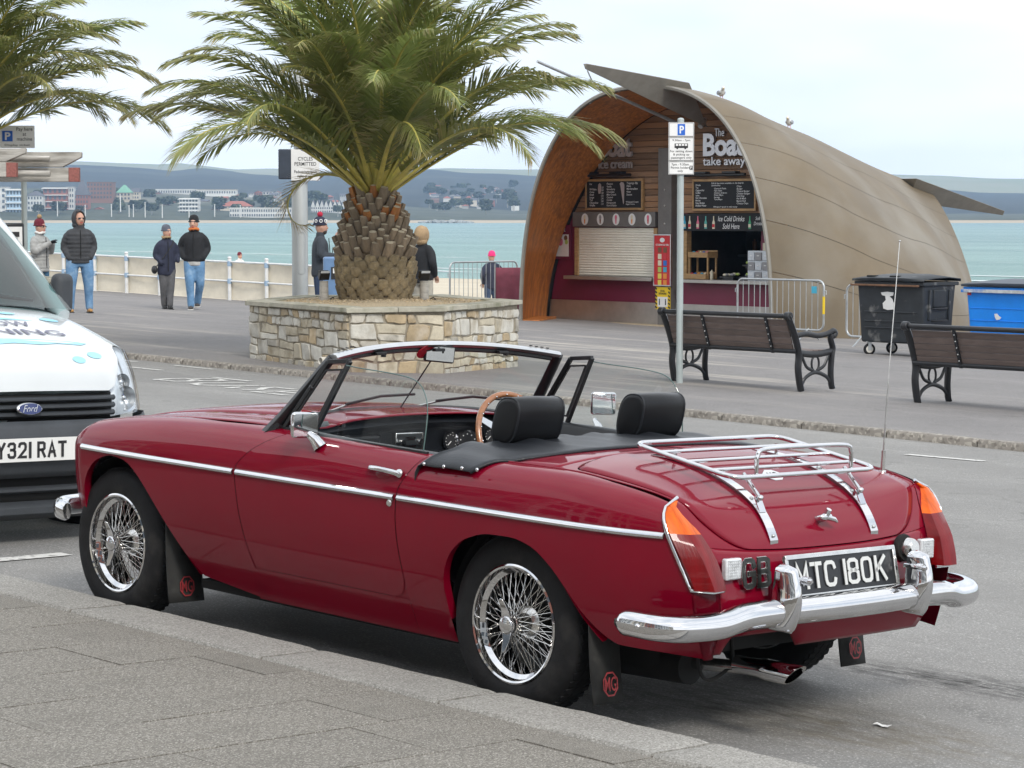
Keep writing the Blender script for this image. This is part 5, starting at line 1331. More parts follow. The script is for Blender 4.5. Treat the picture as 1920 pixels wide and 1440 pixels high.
# inner lining of varnished wood between rim and front wall
WY = 27.4
mb = MB(); mb.grid([[hull(y, PI*j/60, .075) for y in (25.88, 26.1, 26.4, 26.8, 27.1, 27.42)] for j in range(61)]); mb.build('reveal_lining', M['orange_wood'], kiosk, smooth=180)
for th in (PI,):
    p = hull(25.9, th, .22); q = hull(27.3, th, .22); mb = MB(); mb.box(((p+q)/2+V((-.25 if th == 0 else .25, 0, 0))*0+V((0, 0, .62+KB+.03))), (.42, 1.75, .18), MX.Rotation(math.atan2((q-p).y, (q-p).x)-PI/2, 3, 'Z')); mb.build('reveal_foot', M['orange_wood'], kiosk, bevel=.01)
def half_w(z):       # half width of the opening at the front wall by height
    b0 = -.62; a, h = k_a(WY)-.09, k_h(WY)-.09; t = min(1, max(0, (z-b0)/(h-b0))); e = k_e(WY)
    return a*max(0, 1-t**e)**(1/e)
def wallslab(name, m_, z0, z1, y=WY, x0=None, x1=None, th=.05, n=6, bevel=0):
    zs = [z0+(z1-z0)*i/n for i in range(n+1)]; rows = []
    for z in zs:
        w = half_w(z); a = KX-w if x0 is None else max(x0, KX-w); b_ = KX+w if x1 is None else min(x1, KX+w)
        rows.append([V((a, y, z)), V((b_, y, z)), V((b_, y+th, z)), V((a, y+th, z))])
    mb = MB(); mb.grid(rows, cu=True); mb.add(rows[0], [(0, 1, 2, 3)]); mb.add(rows[-1], [(0, 1, 2, 3)])
    return mb.build(name, m_, kiosk, bevel=bevel)
HX0, HX1, HZ0, HZ1 = -25.04, -22.75, .45, 1.37      # serving hatch
wallslab('kick_plate', M['kick'], -.62, -.03, WY-.03)
wallslab('front_panel', M['maroon'], -.03, .42); wallslab('front_panel', M['maroon'], .42, 1.70, x1=HX0-.02); wallslab('front_panel', M['maroon'], .42, 1.70, x0=HX1)
z = 1.70; i = 0
while z < k_h(WY)-.16:
    wallslab('wall_board', M['board'], z+.004, z+.113, WY+random.uniform(-.008, .004), n=2, bevel=.008); z += .117
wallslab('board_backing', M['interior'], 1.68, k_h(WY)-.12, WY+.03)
mb = MB(); mb.bx(-25.68, -25.33, WY-.16, WY+.02, -.5, 2.95); pil = mb.build('pillar', M['pillar'], kiosk, bevel=.01)
for z in (2.15, 1.85, 1.5): MB().ell((-25.5, WY-.165, z), (.025, .012, .025), 10, 6).build('pillar_bolt', M['kick'], pil, smooth=80)
# base step
mb = MB(); mb.bx(-28.7, -22.9, 26.9, 27.36, KB-.2, KB+.045); mb.build('base_step', M['stonebase'], kiosk, bevel=.01)
for k in range(14): pass
# closed shutter of the ice cream window
sx0, sx1, sz0, sz1 = -27.93, -25.86, .47, 1.42
mb = MB(); 
for x in (sx0-.10, sx1+.0): mb.bx(x, x+.10, WY-.09, WY, sz0, sz1)
mb.build('shutter_frame', M['pine'], kiosk, bevel=.006)['kind'] = 'stuff'
nsl = 19
for k in range(nsl):
    z0 = sz0+(sz1-sz0)*k/nsl; mb = MB(); h = (sz1-sz0)/nsl
    mb.grid([[V((x, WY-.045-.012*math.sin(PI*j/4), z0+h*j/4)) for x in (sx0, sx1)] for j in range(5)]); mb.build('shutter_slat', M['shutter'], kiosk, smooth=30)
mb = MB(); mb.bx(sx0-.24, sx1+.09, WY-.26, WY, sz0-.075, sz0-.005); mb.build('window_sill', M['kick'], kiosk, bevel=.006)
mb = MB(); mb.bx(sx0-.13, sx1+.06, WY-.11, WY, 1.44, 1.73); fas = mb.build('shutter_box', M['pillar'], kiosk, bevel=.005)
for k in range(5):
    cx = sx0+.22+k*(sx1-sx0-.34)/4; fm_ = frame((cx, WY-.112, 1.585), (1, 0, 0), (0, 0, 1))
    mb = MB(); mb.add([fm_ @ V((.095*math.cos(a*PI/12), .115*math.sin(a*PI/12), .002)) for a in range(24)], [tuple(range(24))]); ov = mb.build('ice_cream_sign', M['white'], fas, solid=-.004)
    mb = MB(); mb.add([fm_ @ V(q) for q in ((-.022, .01, .008), (.022, .01, .008), (.012, -.085, .008), (-.012, -.085, .008))], [(0, 1, 2, 3)]); mb.build('ice_cream_cone', pal[('orange', 'brown', 'pink', 'orange', 'red')[k]], ov)
    mb = MB(); mb.add([fm_ @ V((.03*math.cos(a*PI/8), .04+.045*math.sin(a*PI/8), .0085)) for a in range(16)], [tuple(range(16))]); mb.build('ice_cream_swirl', pal[('cream', 'grey', 'pink', 'cream', 'pink')[k]], ov)
# serving hatch with its counter, interior and goods
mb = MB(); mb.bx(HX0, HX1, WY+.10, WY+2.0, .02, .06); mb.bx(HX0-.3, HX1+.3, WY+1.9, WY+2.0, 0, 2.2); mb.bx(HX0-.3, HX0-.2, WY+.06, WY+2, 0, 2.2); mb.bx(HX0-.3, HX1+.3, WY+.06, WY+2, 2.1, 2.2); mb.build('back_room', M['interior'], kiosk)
mb = MB(); mb.bx(HX0-.05, HX1+.1, WY-.22, WY+.55, .385, .45); mb.build('counter', M['kick'], kiosk, bevel=.006)
mb = MB(); mb.bx(HX0-.08, HX0+.02, WY-.06, WY+.08, .45, HZ1); mb.build('hatch_post', M['pine'], kiosk, bevel=.006)
mb = MB(); mb.bx(HX0-.12, HX1+.05, WY-.07, WY+.02, 1.37, 1.69); dr = mb.build('drinks_board', M['chalk'], kiosk)
def onwall(x, z, y=WY-.075): return frame((x, y, z), (1, 0, 0), (0, 0, 1))
for k, (x, c) in enumerate(((-25.06, 'cyan'), (-24.93, 'cream'), (-24.72, 'pink'), (-24.52, 'teal'), (-24.32, 'cream'), (-23.42, 'green'), (-23.02, 'green'), (-22.82, 'lemon'))):
    m_ = onwall(x, 1.53); pr = [(-.032, -.12), (.032, -.12), (.032, .0), (.012, .05), (.010, .12), (-.010, .12), (-.012, .05), (-.032, .0)]
    mb = MB(); mb.add([m_ @ V((a, b_, 0)) for a, b_ in pr], [tuple(range(8))]); bo = mb.build('bottle_print', pal[c], dr, solid=-.004)
    mb = MB(); mb.add([m_ @ V((a, b_, .006)) for a, b_ in ((-.03, -.09), (.03, -.09), (.03, -.03), (-.03, -.03))], [(0, 1, 2, 3)]); mb.build('bottle_label', pal['cream' if c != 'cream' else 'red'], bo)
lettering('board_lettering', 'Ice Cold Drinks\nSold Here', M['white'], dr, onwall(-23.88, 1.53, WY-.076), .66, .24, bold=.004, shear=.25)
lettering('board_lettering', 'Soft\nDrinks', M['white'], dr, onwall(-23.22, 1.56, WY-.076), .2, .16, shear=.25)
# kiosk lettering
lettering('sign_lettering', 'The', M['letter'], kiosk, onwall(-24.2, 3.215, WY-.05), .24, .15, depth=.03, bold=.0)
lettering('sign_lettering', 'Boat', M['letter'], kiosk, onwall(-24.08, 2.985, WY-.05), 1.04, .43, depth=.05, bold=.035, space=.95)
lettering('sign_lettering', 'take away', M['letter'], kiosk, onwall(-24.08, 2.655, WY-.05), 1.06, .21, depth=.03, bold=.012)
lettering('sign_lettering', 'The', M['letter'], kiosk, onwall(-27.0, 3.29, WY-.05), .24, .15, depth=.03)
lettering('sign_lettering', 'Boat', M['letter'], kiosk, onwall(-26.93, 3.0, WY-.05), .90, .40, depth=.05, bold=.035, space=.95)
lettering('sign_lettering', 'ice cream', M['letter'], kiosk, onwall(-26.93, 2.665, WY-.05), .92, .17, depth=.03, bold=.012)
# strip lamps
for x0, x1, z in ((-28.05, -26.45, 2.45), (-25.1, -23.5, 2.42)):
    mb = MB(); mb.cyl((x0, WY-.12, z), (x1, WY-.12, z), .03, .03, 10); lp = mb.build('strip_lamp', M['blackpaint'], kiosk, smooth=40)
    for xx in (x0+.45, x1-.4): mb = MB(); mb.bx(xx-.17, xx+.17, WY-.14, WY, z+.03, z+.065); mb.build('lamp_bracket', M['blackpaint'], lp, bevel=.004)
# chalk menu boards
def menu(x0, x1, z0, z1, cols, foot=None):
    mb = MB(); mb.bx(x0, x1, WY-.05, WY-.01, z0, z1); bd_ = mb.build('menu_board', M['chalk'], kiosk)
    for q in ((x0-.04, x1+.04, z1, z1+.045), (x0-.04, x1+.04, z0-.045, z0), (x0-.04, x0, z0, z1), (x1, x1+.04, z0, z1)):
        mb = MB(); mb.bx(q[0], q[1], WY-.065, WY, q[2], q[3]); mb.build('board_frame', M['pine'], bd_, bevel=.004)
    for tx, cx, cz, w, h in cols: lettering('chalk_lettering', tx, M['white'], bd_, onwall(cx, cz, WY-.053), w, h, bold=.006, align='LEFT', shear=.12)
    return bd_
m1 = menu(-27.72, -26.22, 1.81, 2.33, [('Ice\n\n99 Flake\nCone\nSmall\nLarge\nTub\nChocolate\nWaffle', -27.52, 2.07, .24, .46), ('Flavours\nVanilla\nStrawberry\nChocolate\nMint Crunch\nCaramel\nCookie\nHoneycomb\nRum & Raisin', -27.03, 2.07, .27, .46), ('Toppings 20p\nFlake\nMarshmallow\nNuts\nSauces', -26.47, 2.18, .3, .26), ('Whipped Cream\nSugar Cone', -26.47, 1.90, .34, .08), ('1.20\n1.50\n1.80\n2.20\n2.40\n2.60\n1.10', -27.29, 2.05, .07, .36)])
for x in (-27.28, -26.74): pass
mb = MB(); mm_ = onwall(-26.74, 2.08, WY-.054); mb.add([mm_ @ V((a, b_, 0)) for a, b_ in ((-.05, .16), (-.07, .2), (-.03, .235), (.04, .22), (.06, .17), (.05, -.18), (.03, -.2))], [tuple(range(7))]); mb.build('chalk_cornet', M['letter'], m1)
mb = MB(); mm_ = onwall(-27.36, 2.17, WY-.054); mb.add([mm_ @ V((a, b_, 0)) for a, b_ in ((-.04, .1), (.0, .13), (.04, .1), (.05, .0), (.02, -.08), (-.03, -.08), (-.05, .0))], [tuple(range(7))]); mb.build('chalk_cornet', M['letter'], m1)
m2 = menu(-24.84, -23.33, 1.79, 2.30, [('Drinks\nTea\nCappuccino\nCoffee\nLatte\nHot Chocolate\nMocha\nFizzy Bottles\nBottled Water', -24.66, 2.04, .28, .42), ('Full all day menu available on the boards\nSandwiches', -24.0, 2.245, .8, .07), ('Cheese & Pickle\nHam Salad\nChicken & Bacon\nPrawn Mayo\nSausage\nTuna Mayo', -24.17, 2.06, .32, .24), ('Chips\nBurger\nCheese Burger\nChicken Burger\nHot Dog\nPie & Mash\nBacon Roll\nCheesy Chips', -23.6, 2.04, .33, .36), ('Allergies? speak to take away', -24.05, 1.82, .6, .035)])
# poster, lolly poster, distancing notice
mb = MB(); mb.bx(-28.68, -28.20, WY-.03, WY-.005, .78, 1.47); po = mb.build('poster', M['maroon'], kiosk, bevel=.004)
mb = MB(); mb.bx(-28.63, -28.25, WY-.036, WY-.028, .84, 1.28); mb.build('poster_sheet', M['white'], po)
lettering('poster_lettering', 'Boat', M['white'], po, onwall(-28.44, 1.38, WY-.032), .18, .09, bold=.02)
for k, (x, z, r_, c) in enumerate(((-28.48, 1.13, .07, 'pink'), (-28.33, 1.21, .05, 'brown'), (-28.31, 1.13, .045, 'lime'))):
    mb = MB(); mm_ = onwall(x, z, WY-.0375-.001*k); mb.add([mm_ @ V((r_*math.cos(a*PI/8), r_*math.sin(a*PI/8)*1.1, 0)) for a in range(16)], [tuple(range(16))]); mb.build('poster_scoop', pal[c], po)
mb = MB(); mb.bx(-25.73, -25.31, WY-.20, WY-.165, .33, 1.28); lp = mb.build('lolly_poster', M['poster_red'], kiosk)
mb = MB()
for q in ((-25.75, -25.29, 1.28, 1.30), (-25.75, -25.29, .31, .33), (-25.75, -25.73, .33, 1.28), (-25.31, -25.29, .33, 1.28)): mb.bx(q[0], q[1], WY-.21, WY-.165, q[2], q[3])
mb.build('poster_frame', M['alu'], lp)
lettering('poster_lettering', 'ICE CREAM SOLD HERE', M['white'], lp, onwall(-25.52, 1.10, WY-.203), .34, .035, bold=.02)
mb = MB(); mm_ = onwall(-25.52, 1.19, WY-.203); mb.add([mm_ @ V((.065*math.cos(a*PI/10), .045*math.sin(a*PI/10), 0)) for a in range(20)], [tuple(range(20))]); mb.build('poster_emblem', M['white'], lp)
rnd = random.Random(4)
for r_ in range(6):
    for c_ in range(2):
        x, z = -25.585+c_*.14, 1.0-r_*.125; mb = MB(); mb.bx(x-.045, x+.045, WY-.206, WY-.199, z-.05, z+.05); mb.build('lolly_picture', pal[(('brown', 'brown'), ('cream', 'red'), ('cream', 'blue'), ('lime', 'cyan'), ('lemon', 'orange'), ('lemon', 'orange'))[r_][c_]], lp)
mb = MB(); mb.bx(-25.71, -25.33, WY-.185, WY-.165, -.14, .29); ye = mb.build('distance_notice', M['yellow'], kiosk)
for k in range(6):
    for x in (-25.69, -25.35): mb = MB(); mb.box((x, WY-.187, -.10+k*.072), (.05, .004, .03), MX.Rotation(.7, 3, 'Y')); mb.build('warning_stripe', M['ink'], ye)
mb = MB(); mb.bx(-25.65, -25.39, WY-.1895, WY-.183, -.09, .10); mb.build('notice_panel', M['white'], ye)
lettering('notice_lettering', 'SOCIAL\nDISTANCING', M['ink'], ye, onwall(-25.52, .19, WY-.188), .2, .09, bold=.03)
for x in (-25.60, -25.44): mb = MB(); mb.box((x, WY-.191, -.01), (.025, .003, .09)); mb.ell((x, WY-.191, .05), (.014, .002, .016), 8, 6); mb.build('figure_print', M['ink'], ye)
# front and stern prows, flagpole and spotlights
def wedge(name, tip, tl, tr, b_):
    mb = MB(); t = V(tip); u = V((0, 0, .10)); w = V((.05, 0, 0))
    mb.add([t+u-w, t+u+w, t, V(tl), V(tr), V(b_)], [(0, 1, 4, 3), (1, 2, 5, 4), (2, 0, 3, 5), (0, 2, 1), (3, 4, 5)]); return mb.build(name, M['fascia'], kiosk, bevel=.012)
wedge('prow', (-24.42, 24.0, 4.26), (-25.05, 26.4, 4.08), (-24.1, 26.4, 4.10), (-24.45, 27.3, 3.30))
wedge('stern_prow', (-24.75, 37.2, 1.66), (-25.3, 33.4, 2.42), (-24.2, 33.4, 2.42), (-24.75, 33.8, 1.95))
mb = MB(); mb.cyl((-25.02, 23.4, 4.40), (-24.83, 26.9, 3.38), .028, .034, 10); mb.cyl((-24.42, 24.06, 4.24), (-24.5, 24.25, 4.08), .012, .012, 6); mb.ell((-24.5, 24.25, 4.05), (.02, .02, .05), 8, 6); mb.build('flagpole', M['steel'], kiosk, smooth=50)
for x in (-25.05, -24.45):
    mb = MB(); mb.cyl((x, WY-.32, 3.32), (x-.03, WY-.18, 3.46), .05, .06, 12); mb.build('spotlight', M['steel'], kiosk, smooth=50)
# goods on the counter
def crate(loc, label):
    t = thing('wooden_crate', label, 'crate', loc, group=None); pm_ = M['pine']
    for (c_, d_) in (((0, -.14, .06), (.5, .012, .09)), ((0, .14, .07), (.5, .012, .14)), ((-.245, 0, .06), (.012, .27, .11)), ((.245, 0, .06), (.012, .27, .11)), ((0, 0, .01), (.49, .27, .012))): mb = MB(); mb.box(c_, d_); mb.build('slat', pm_, t)
    return t
def packet(name, loc, d, c, label, group=None):
    mb = MB(); mb.cyl((0, 0, 0), (0, 0, d[2]), d[0]/2, d[0]/2, 12); mb.cyl((0, 0, d[2]), (0, 0, d[2]*1.18), d[0]*.22, d[0]*.2, 8); o = mb.build(name, pal[c], None, smooth=40, loc=loc); tag(o, label, name.replace('_', ' '), group); return o
crate((-24.72, WY+.02, .45), 'open pine crate on the counter, filled with small bottles'); crate((-24.70, WY+.05, .86), 'raised pine crate above the counter with snack tubs')
mb = MB(); [mb.bx(x, x+.03, WY-.08, WY-.05, .45, .87) for x in (-24.95, -24.48)]; [mb.bx(x, x+.03, WY+.15, WY+.18, .45, .87) for x in (-24.95, -24.48)]; o = mb.build('crate_stand', M['pine'], None); tag(o, 'pine legs holding up the raised snack crate', 'stand')
for k, c in enumerate(('cyan', 'red', 'cream', 'blue', 'pink')):
    packet('snack_tub', (-24.88+k*.085, WY+.0, .88), (.075, .075, .09), c, c+' snack tub in the raised pine crate', 'tubs in the crates'); packet('sauce_bottle', (-24.9+k*.085, WY-.03, .465), (.07, .07, .10), ('red', 'blue', 'orange', 'cyan', 'cream')[k], ('red', 'blue', 'orange', 'cyan', 'cream')[k]+' sauce bottle in the lower pine crate', 'tubs in the crates')
packet('sanitiser_bottle', (-24.38, WY-.05, .45), (.06, .06, .16), 'cream', 'white pump bottle on the kiosk counter beside the crates')
t = thing('drawer_unit', 'clear plastic nine-drawer unit on the kiosk counter', 'drawers', (-23.15, WY-.0, .45))
mb = MB(); mb.bx(-.27, .27, -.12, .14, 0, .56); mb.build('casing', M['clearplastic'], t)
for i in range(3):
    for j in range(3): mb = MB(); mb.bx(-.255+i*.175, -.095+i*.175, -.145, -.12, .02+j*.18, .17+j*.18); dw = mb.build('drawer', pal['grey'] if (i+j) % 2 else M['clearplastic'], t, bevel=.01); mb = MB(); mb.bx(-.20+i*.175, -.15+i*.175, -.155, -.144, .10+j*.18, .115+j*.18); mb.build('drawer_pull', M['white'], dw)
t = thing('counter_sign', 'small maroon price sign standing behind the plastic drawers', 'sign', (-23.08, WY+.2, .45)); mb = MB(); mb.bx(-.3, .32, 0, .03, .35, .92); mb.build('sign_panel', M['maroon'], t); mb = MB(); mb.bx(-.25, .3, -.006, 0, .4, .70); mb.build('sign_picture', pal['cream'], t); lettering('sign_lettering', 'BOAT', M['white'], t, frame((.05, -.008, .81), (1, 0, 0), (0, 0, 1)), .38, .12, bold=.03); mb = MB(); mb.bx(-.02, .02, .03, .06, 0, .4); mb.build('sign_stand', M['black'], t)
for k, (x, w, h) in enumerate(((-24.0, .34, .10), (-23.6, .36, .14), (-23.62, .32, .30))):
    t = thing('food_tray', ('dark griddle tray low on the kiosk counter', 'tray of wrapped rolls beside the plastic drawers', 'upper tray piled with crisp packets')[k], 'tray', (x, WY+.08+.1*k, .45+.22*max(0, k-1)))
    mb = MB(); mb.bx(-w/2, w/2, -.14, .14, .04, .07); mb.bx(-w/2+.04, w/2-.04, -.1, .1, 0, .04); mb.build('tray_base', M['black'], t)
    for j in range(9): mb = MB(); mb.ell((rnd.uniform(-w/2+.05, w/2-.05), rnd.uniform(-.1, .1), .085+rnd.random()*.03), (.055, .035, .028), 8, 5); mb.build('wrapped_item', pal[('grey', 'cream', 'lime', 'cream')[(j+k) % 4]], t, smooth=80)
for k, (x, z, d) in enumerate(((-24.75, .9, .5), (-24.55, .9, .52), (-24.3, .9, .5), (-24.05, .92, .5))):
    packet('syrup_bottle', (x, WY+1.6, z), (.09, .09, .26), ('brown', 'grey', 'cream', 'grey')[k], ('brown', 'left grey', 'cream', 'right grey')[k]+' syrup bottle on the back shelf of the kiosk', 'bottles on the kiosk back shelf')
t = thing('back_shelf', 'dark shelf at the back of the kiosk carrying bottles', 'shelf', (-24.1, WY+1.6, .86)); mb = MB(); mb.bx(-.95, 1.1, -.15, .25, 0, .04); mb.build('board', M['interior'], t)
t = thing('coffee_machine', 'grey coffee machine inside the kiosk hatch', 'coffee machine', (-23.75, WY+1.3, .45)); mb = MB(); mb.bx(-.28, .28, -.2, .25, 0, .6); mb.build('body', M['steel'], t, bevel=.03); mb = MB(); mb.bx(-.22, .22, -.21, -.2, .25, .52); mb.build('front_plate', pal['blue'], t); mb = MB(); mb.cyl((.0, -.26, .1), (0, -.18, .2), .03, .03, 10); mb.build('spout', M['chrome'], t, smooth=40)
# gulls resting on the shell
M['gullw'] = mat('gull_white', (.72, .72, .70), .8, var=.05); M['gullg'] = mat('gull_grey', (.33, .35, .38), .8, var=.1)
def gull(p, rz, label):
    t = thing('seagull', label, 'seagull', p, (0, 0, rz), group='gulls on the kiosk roof'); t.scale = (.8, .8, .8)
    mb = MB(); rows = []
    for x, r_, z in ((-.20, .006, .165), (-.15, .035, .165), (-.08, .062, .165), (0, .078, .172), (.07, .07, .185), (.115, .05, .215), (.135, .042, .25), (.15, .045, .275), (.175, .042, .285), (.20, .025, .283), (.215, .010, .28)):
        rows.append([V((x, r_*math.cos(a*PI/5), z+r_*1.05*math.sin(a*PI/5))) for a in range(10)])
    mb.grid(rows, cu=True); mb.build('body', M['gullw'], t, smooth=180)
    for s_ in (-1, 1):
        mb = MB(); mb.ell((-.05, s_*.062, .185), (.17, .024, .055), 12, 8); mb.build('wing', M['gullg'], t, smooth=180)
        mb = MB(); mb.cyl((.0, s_*.03, .0), (.005, s_*.03, .11), .006, .008, 6); mb.box((.02, s_*.03, .004), (.05, .03, .008)); mb.build('leg', pal['pink'], t)
        MB().ell((.185, s_*.034, .292), (.006, .004, .006), 6, 5).build('eye', M['ink'], t)
    mb = MB(); mb.cyl((.205, 0, .28), (.255, 0, .268), .012, .004, 6); mb.build('beak', M['yellow'], t, smooth=50)
gull(hull(27.6, 1.45)+V((0, 0, .0)), math.atan2(CAM_POS.y-27.6, CAM_POS.x+24)+.25, 'grey and white gull near the front of the kiosk roof'); gull(hull(30.05, 1.56)+V((0, 0, .0)), math.atan2(CAM_POS.y-30, CAM_POS.x+24)-.2, 'grey and white gull halfway down the kiosk roof')
# ================================================================== street furniture
M['iron'] = mat('black_cast_iron', (.016, .017, .020), .36, var=.2, vs=10, bump=.1, bs=60)
M['slat'] = mat('recycled_brown_slat', (.150, .112, .098), .62, var=.22, vs=8, stretch=(.6, 4, 4), rnd=.14)
M['rust'] = mat('rusty_edge', (.16, .085, .05), .9, var=.4, vs=12)
M['binblack'] = mat('scuffed_black_plastic', (.022, .026, .031), .55, var=.25, vs=6, c2=(.17, .17, .165), c2s=5, c2lo=.60, c2hi=.72, detail=8)
M['binblue'] = mat('blue_bin_paint', (.006, .25, .86), .42, var=.10, vs=3, c2=(.02, .13, .45), c2s=1.2)
M['lidblue'] = mat('dark_blue_lid', (.040, .052, .075), .5, var=.2, vs=6)
M['polegrey'] = mat('grey_green_post', (.40, .45, .45), .5, .2, var=.08, vs=6)
M['column'] = mat('galvanised_column', (.42, .44, .44), .5, .35, var=.14, vs=3, stretch=(1, 1, .3))
M['railwhite'] = mat('white_railing', (.70, .71, .71), .5, var=.08, vs=7)
M['railblue'] = mat('pale_blue_band', (.30, .42, .56), .5, var=.08, vs=7)
M['canvas'] = mat('beige_windbreak_canvas', (.72, .66, .54), .9, var=.10, vs=2.5, bump=.5, bs=5)
M['maroon_cloth'] = mat('maroon_cloth', (.20, .05, .075), .9, var=.2, vs=5, bump=.4, bs=12)
M['oldwood'] = mat('silvered_timber', (.42, .40, .365), .85, var=.3, vs=7, stretch=(.4, 3, 3), c2=(.13, .115, .09), c2s=3, bump=.4, bs=40)
M['signblue'] = mat('sign_blue', (.012, .12, .55), .4, var=0)
M['litterblue'] = mat('litter_bin_blue', (.13, .23, .40), .45, var=.12, vs=5)
M['redblock'] = mat('red_end_block', (.27, .095, .08), .6, var=.3, vs=40)

def bench(loc, label, L_=1.86):
    t = thing('bench', label, 'bench', loc, group='seafront benches')
    bk = lambda z: -.0-.155*max(0, (z-.40))/.45          # backrest leans towards the camera as it rises
    for k in range(5):
        z = .475+k*.067; mb = MB(); mb.box((0, bk(z)-.012, z), (L_-.10, .024, .066), MX.Rotation(.33, 3, 'X')); mb.build('back_slat', M['slat'], t, bevel=.005)
    for k in range(5):
        y = .06+k*.098; mb = MB(); mb.box((0, y, .415), (L_-.10, .085, .028)); mb.build('seat_slat', M['slat'], t, bevel=.005)
    mb = MB(); mb.cyl((-L_/2-.0, -.175, .815), (L_/2+.0, -.175, .815), .026, .026, 12); mb.build('top_rail', M['iron'], t, smooth=50)
    mb = MB(); mb.cyl((-L_/2, -.03, .43), (L_/2, -.03, .43), .026, .026, 12); mb.build('seat_rail', M['iron'], t, smooth=50)
    for x in (-L_*.18, L_*.32):
        mb = MB(); rows = [[V((x-.018, bk(z)-.026, z)), V((x+.018, bk(z)-.026, z)), V((x+.018, bk(z)-.044, z)), V((x-.018, bk(z)-.044, z))] for z in (.40, .46, .6, .74, .80)]; mb.grid(rows, cu=True); mb.add(rows[0], [(0, 1, 2, 3)]); mb.add(rows[-1], [(0, 1, 2, 3)]); br = mb.build('back_strap', M['iron'], t)
        for k in range(5): z = .475+k*.067; MB().ell((x, bk(z)-.048, z), (.008, .006, .008), 6, 4).build('strap_bolt', M['steel'], br)
    for x in (-L_/2, L_/2):
        fr = bpy.data.objects.new('end_frame', None); COL.objects.link(fr); fr.parent = t
        def bar(name, pts, r_, sq=(1.5, 1)): 
            mb_ = MB(); mb_.tube(crom(pts, 5), r_, 8, sq=sq); return mb_.build(name, M['iron'], fr, smooth=50)
        bar('leg', [(x, .045, 0), (x, .015, .10), (x, -.01, .25), (x, .0, .40), (x, -.06, .58), (x, -.12, .70), (x, -.175, .80), (x, -.195, .82)], .030)
        mb = MB(); mb.cyl((x-.035, -.18, .815), (x+.035, -.18, .815), .048, .048, 16); mb.build('scroll', M['iron'], fr, bevel=.008)
        bar('leg', [(x, .575, 0), (x, .555, .06), (x, .545, .20), (x, .56, .36), (x, .575, .45), (x, .54, .54), (x, .545, .60)], .027)
        bar('armrest', [(x, -.05, .60), (x, .12, .615), (x, .32, .59), (x, .48, .605), (x, .58, .635), (x, .625, .61), (x, .60, .575), (x, .565, .59)], .024, (1.3, 1))
        bar('seat_bearer', [(x, .0, .41), (x, .28, .385), (x, .56, .41)], .024)
        bar('arch', [(x, .05, .06), (x, .12, .14), (x, .28, .19), (x, .46, .14), (x, .55, .06)], .015)
        mb = MB(); mb.tube([(x, .28+.062*math.cos(a*PI/10), .285+.085*math.sin(a*PI/10)) for a in range(20)], .012, 8, closed=True); mb.build('ring', M['iron'], fr, smooth=50)
        for s_ in (-1, 1): bar('curl', [(x, .28+s_*.03, .21), (x, .28+s_*.14, .25), (x, .28+s_*.20, .33), (x, .28+s_*.24, .40)], .013)
    return t
for x, lab in ((-11.83, 'brown slatted bench with black iron ends, behind the parking sign post'), (-8.40, 'brown slatted bench with black iron ends, in front of the black wheeled bin')):
    y = 13.80; bench((x, y, g(x, y)+pv), lab)

# ---------------- sign posts
def plate(name, t, c, w, h, m_, th=.006):
    mb = MB(); mb.box(c, (w, th, h)); return mb.build(name, m_, t, bevel=.0015)
def facing(): return math.atan2(FH.y, FH.x)-PI/2          # local -y looks at the road side
def lt(t, txt, x, z, w, h, y=-.042, m_=None, **k): return lettering('sign_lettering', txt, m_ or M['ink'], t, frame((x, y, z), (1, 0, 0), (0, 0, 1)), w, h, **k)
px, py = -12.45, 13.58; gz = g(px, py)+pv
t = thing('parking_sign', 'tall grey post with blue P and bus stopping times sign', 'sign', (px, py, gz), (0, 0, facing()+.06))
mb = MB(); mb.cyl((0, 0, -.05), (0, 0, 2.95), .0375, .0375, 18); mb.ell((0, 0, 2.95), (.0375, .0375, .02), 14, 6); mb.build('post', M['polegrey'], t, smooth=50)
for z0, z1 in ((2.755, 2.918), (2.488, 2.752), (2.335, 2.485)):
    s_ = plate('sign_plate', t, (0, -.052, (z0+z1)/2), .285, z1-z0-.004, M['white'])
    for zz in (z0+.05, z1-.05): mb = MB(); mb.tube([(.0375*1.1*math.cos(a*PI/8), .0375*1.1*math.sin(a*PI/8), zz) for a in range(16)], .006, 5, closed=True); mb.build('clip', M['steel'], s_)
    mb = MB()
    for q in ((0, z0+.008, .27, .004), (0, z1-.008, .27, .004)): mb.box((q[0], -.0556, q[1]), (q[2], .001, q[3]))
    for q in (-.135, .135): mb.box((q, -.0556, (z0+z1)/2), (.004, .001, z1-z0-.016))
    mb.build('border', M['ink'], s_)
b_ = plate('blue_square', t, (0, -.0565, 2.836), .085, .125, M['signblue'], .003); lt(t, 'P', .004, 2.836, .05, .085, -.059, M['white'], bold=.03)
lt(t, '9.30am - 7pm', 0, 2.715, .2, .028, -.0562, bold=.008)
mb = MB(); mb.bx(-.075, .075, -.0575, -.0555, 2.632, 2.682); bus = mb.build('bus_symbol', M['ink'], t)
for k in range(4): mb = MB(); mb.bx(-.062+k*.034, -.036+k*.034, -.0585, -.0572, 2.656, 2.676); mb.build('bus_window', M['white'], bus)
for x in (-.045, .045): mb = MB(); mb.cyl((x, -.0585, 2.630), (x, -.0555, 2.630), .011, .011, 12); mb.build('bus_wheel', M['ink'], bus)
lt(t, 'For setting down\n& picking up\npassengers only', 0, 2.557, .25, .105, -.0562, bold=.008)
lt(t, '7pm - 9.30am\nPermit holders\nonly', -.01, 2.41, .21, .105, -.0562, bold=.008)
mb = MB(); mb.bx(.095, .128, -.0575, -.0555, 2.39, 2.435); mb.build('permit_square', M['ink'], t); lt(t, 'F', .1115, 2.4125, .018, .032, -.0585, M['white'], bold=.02)

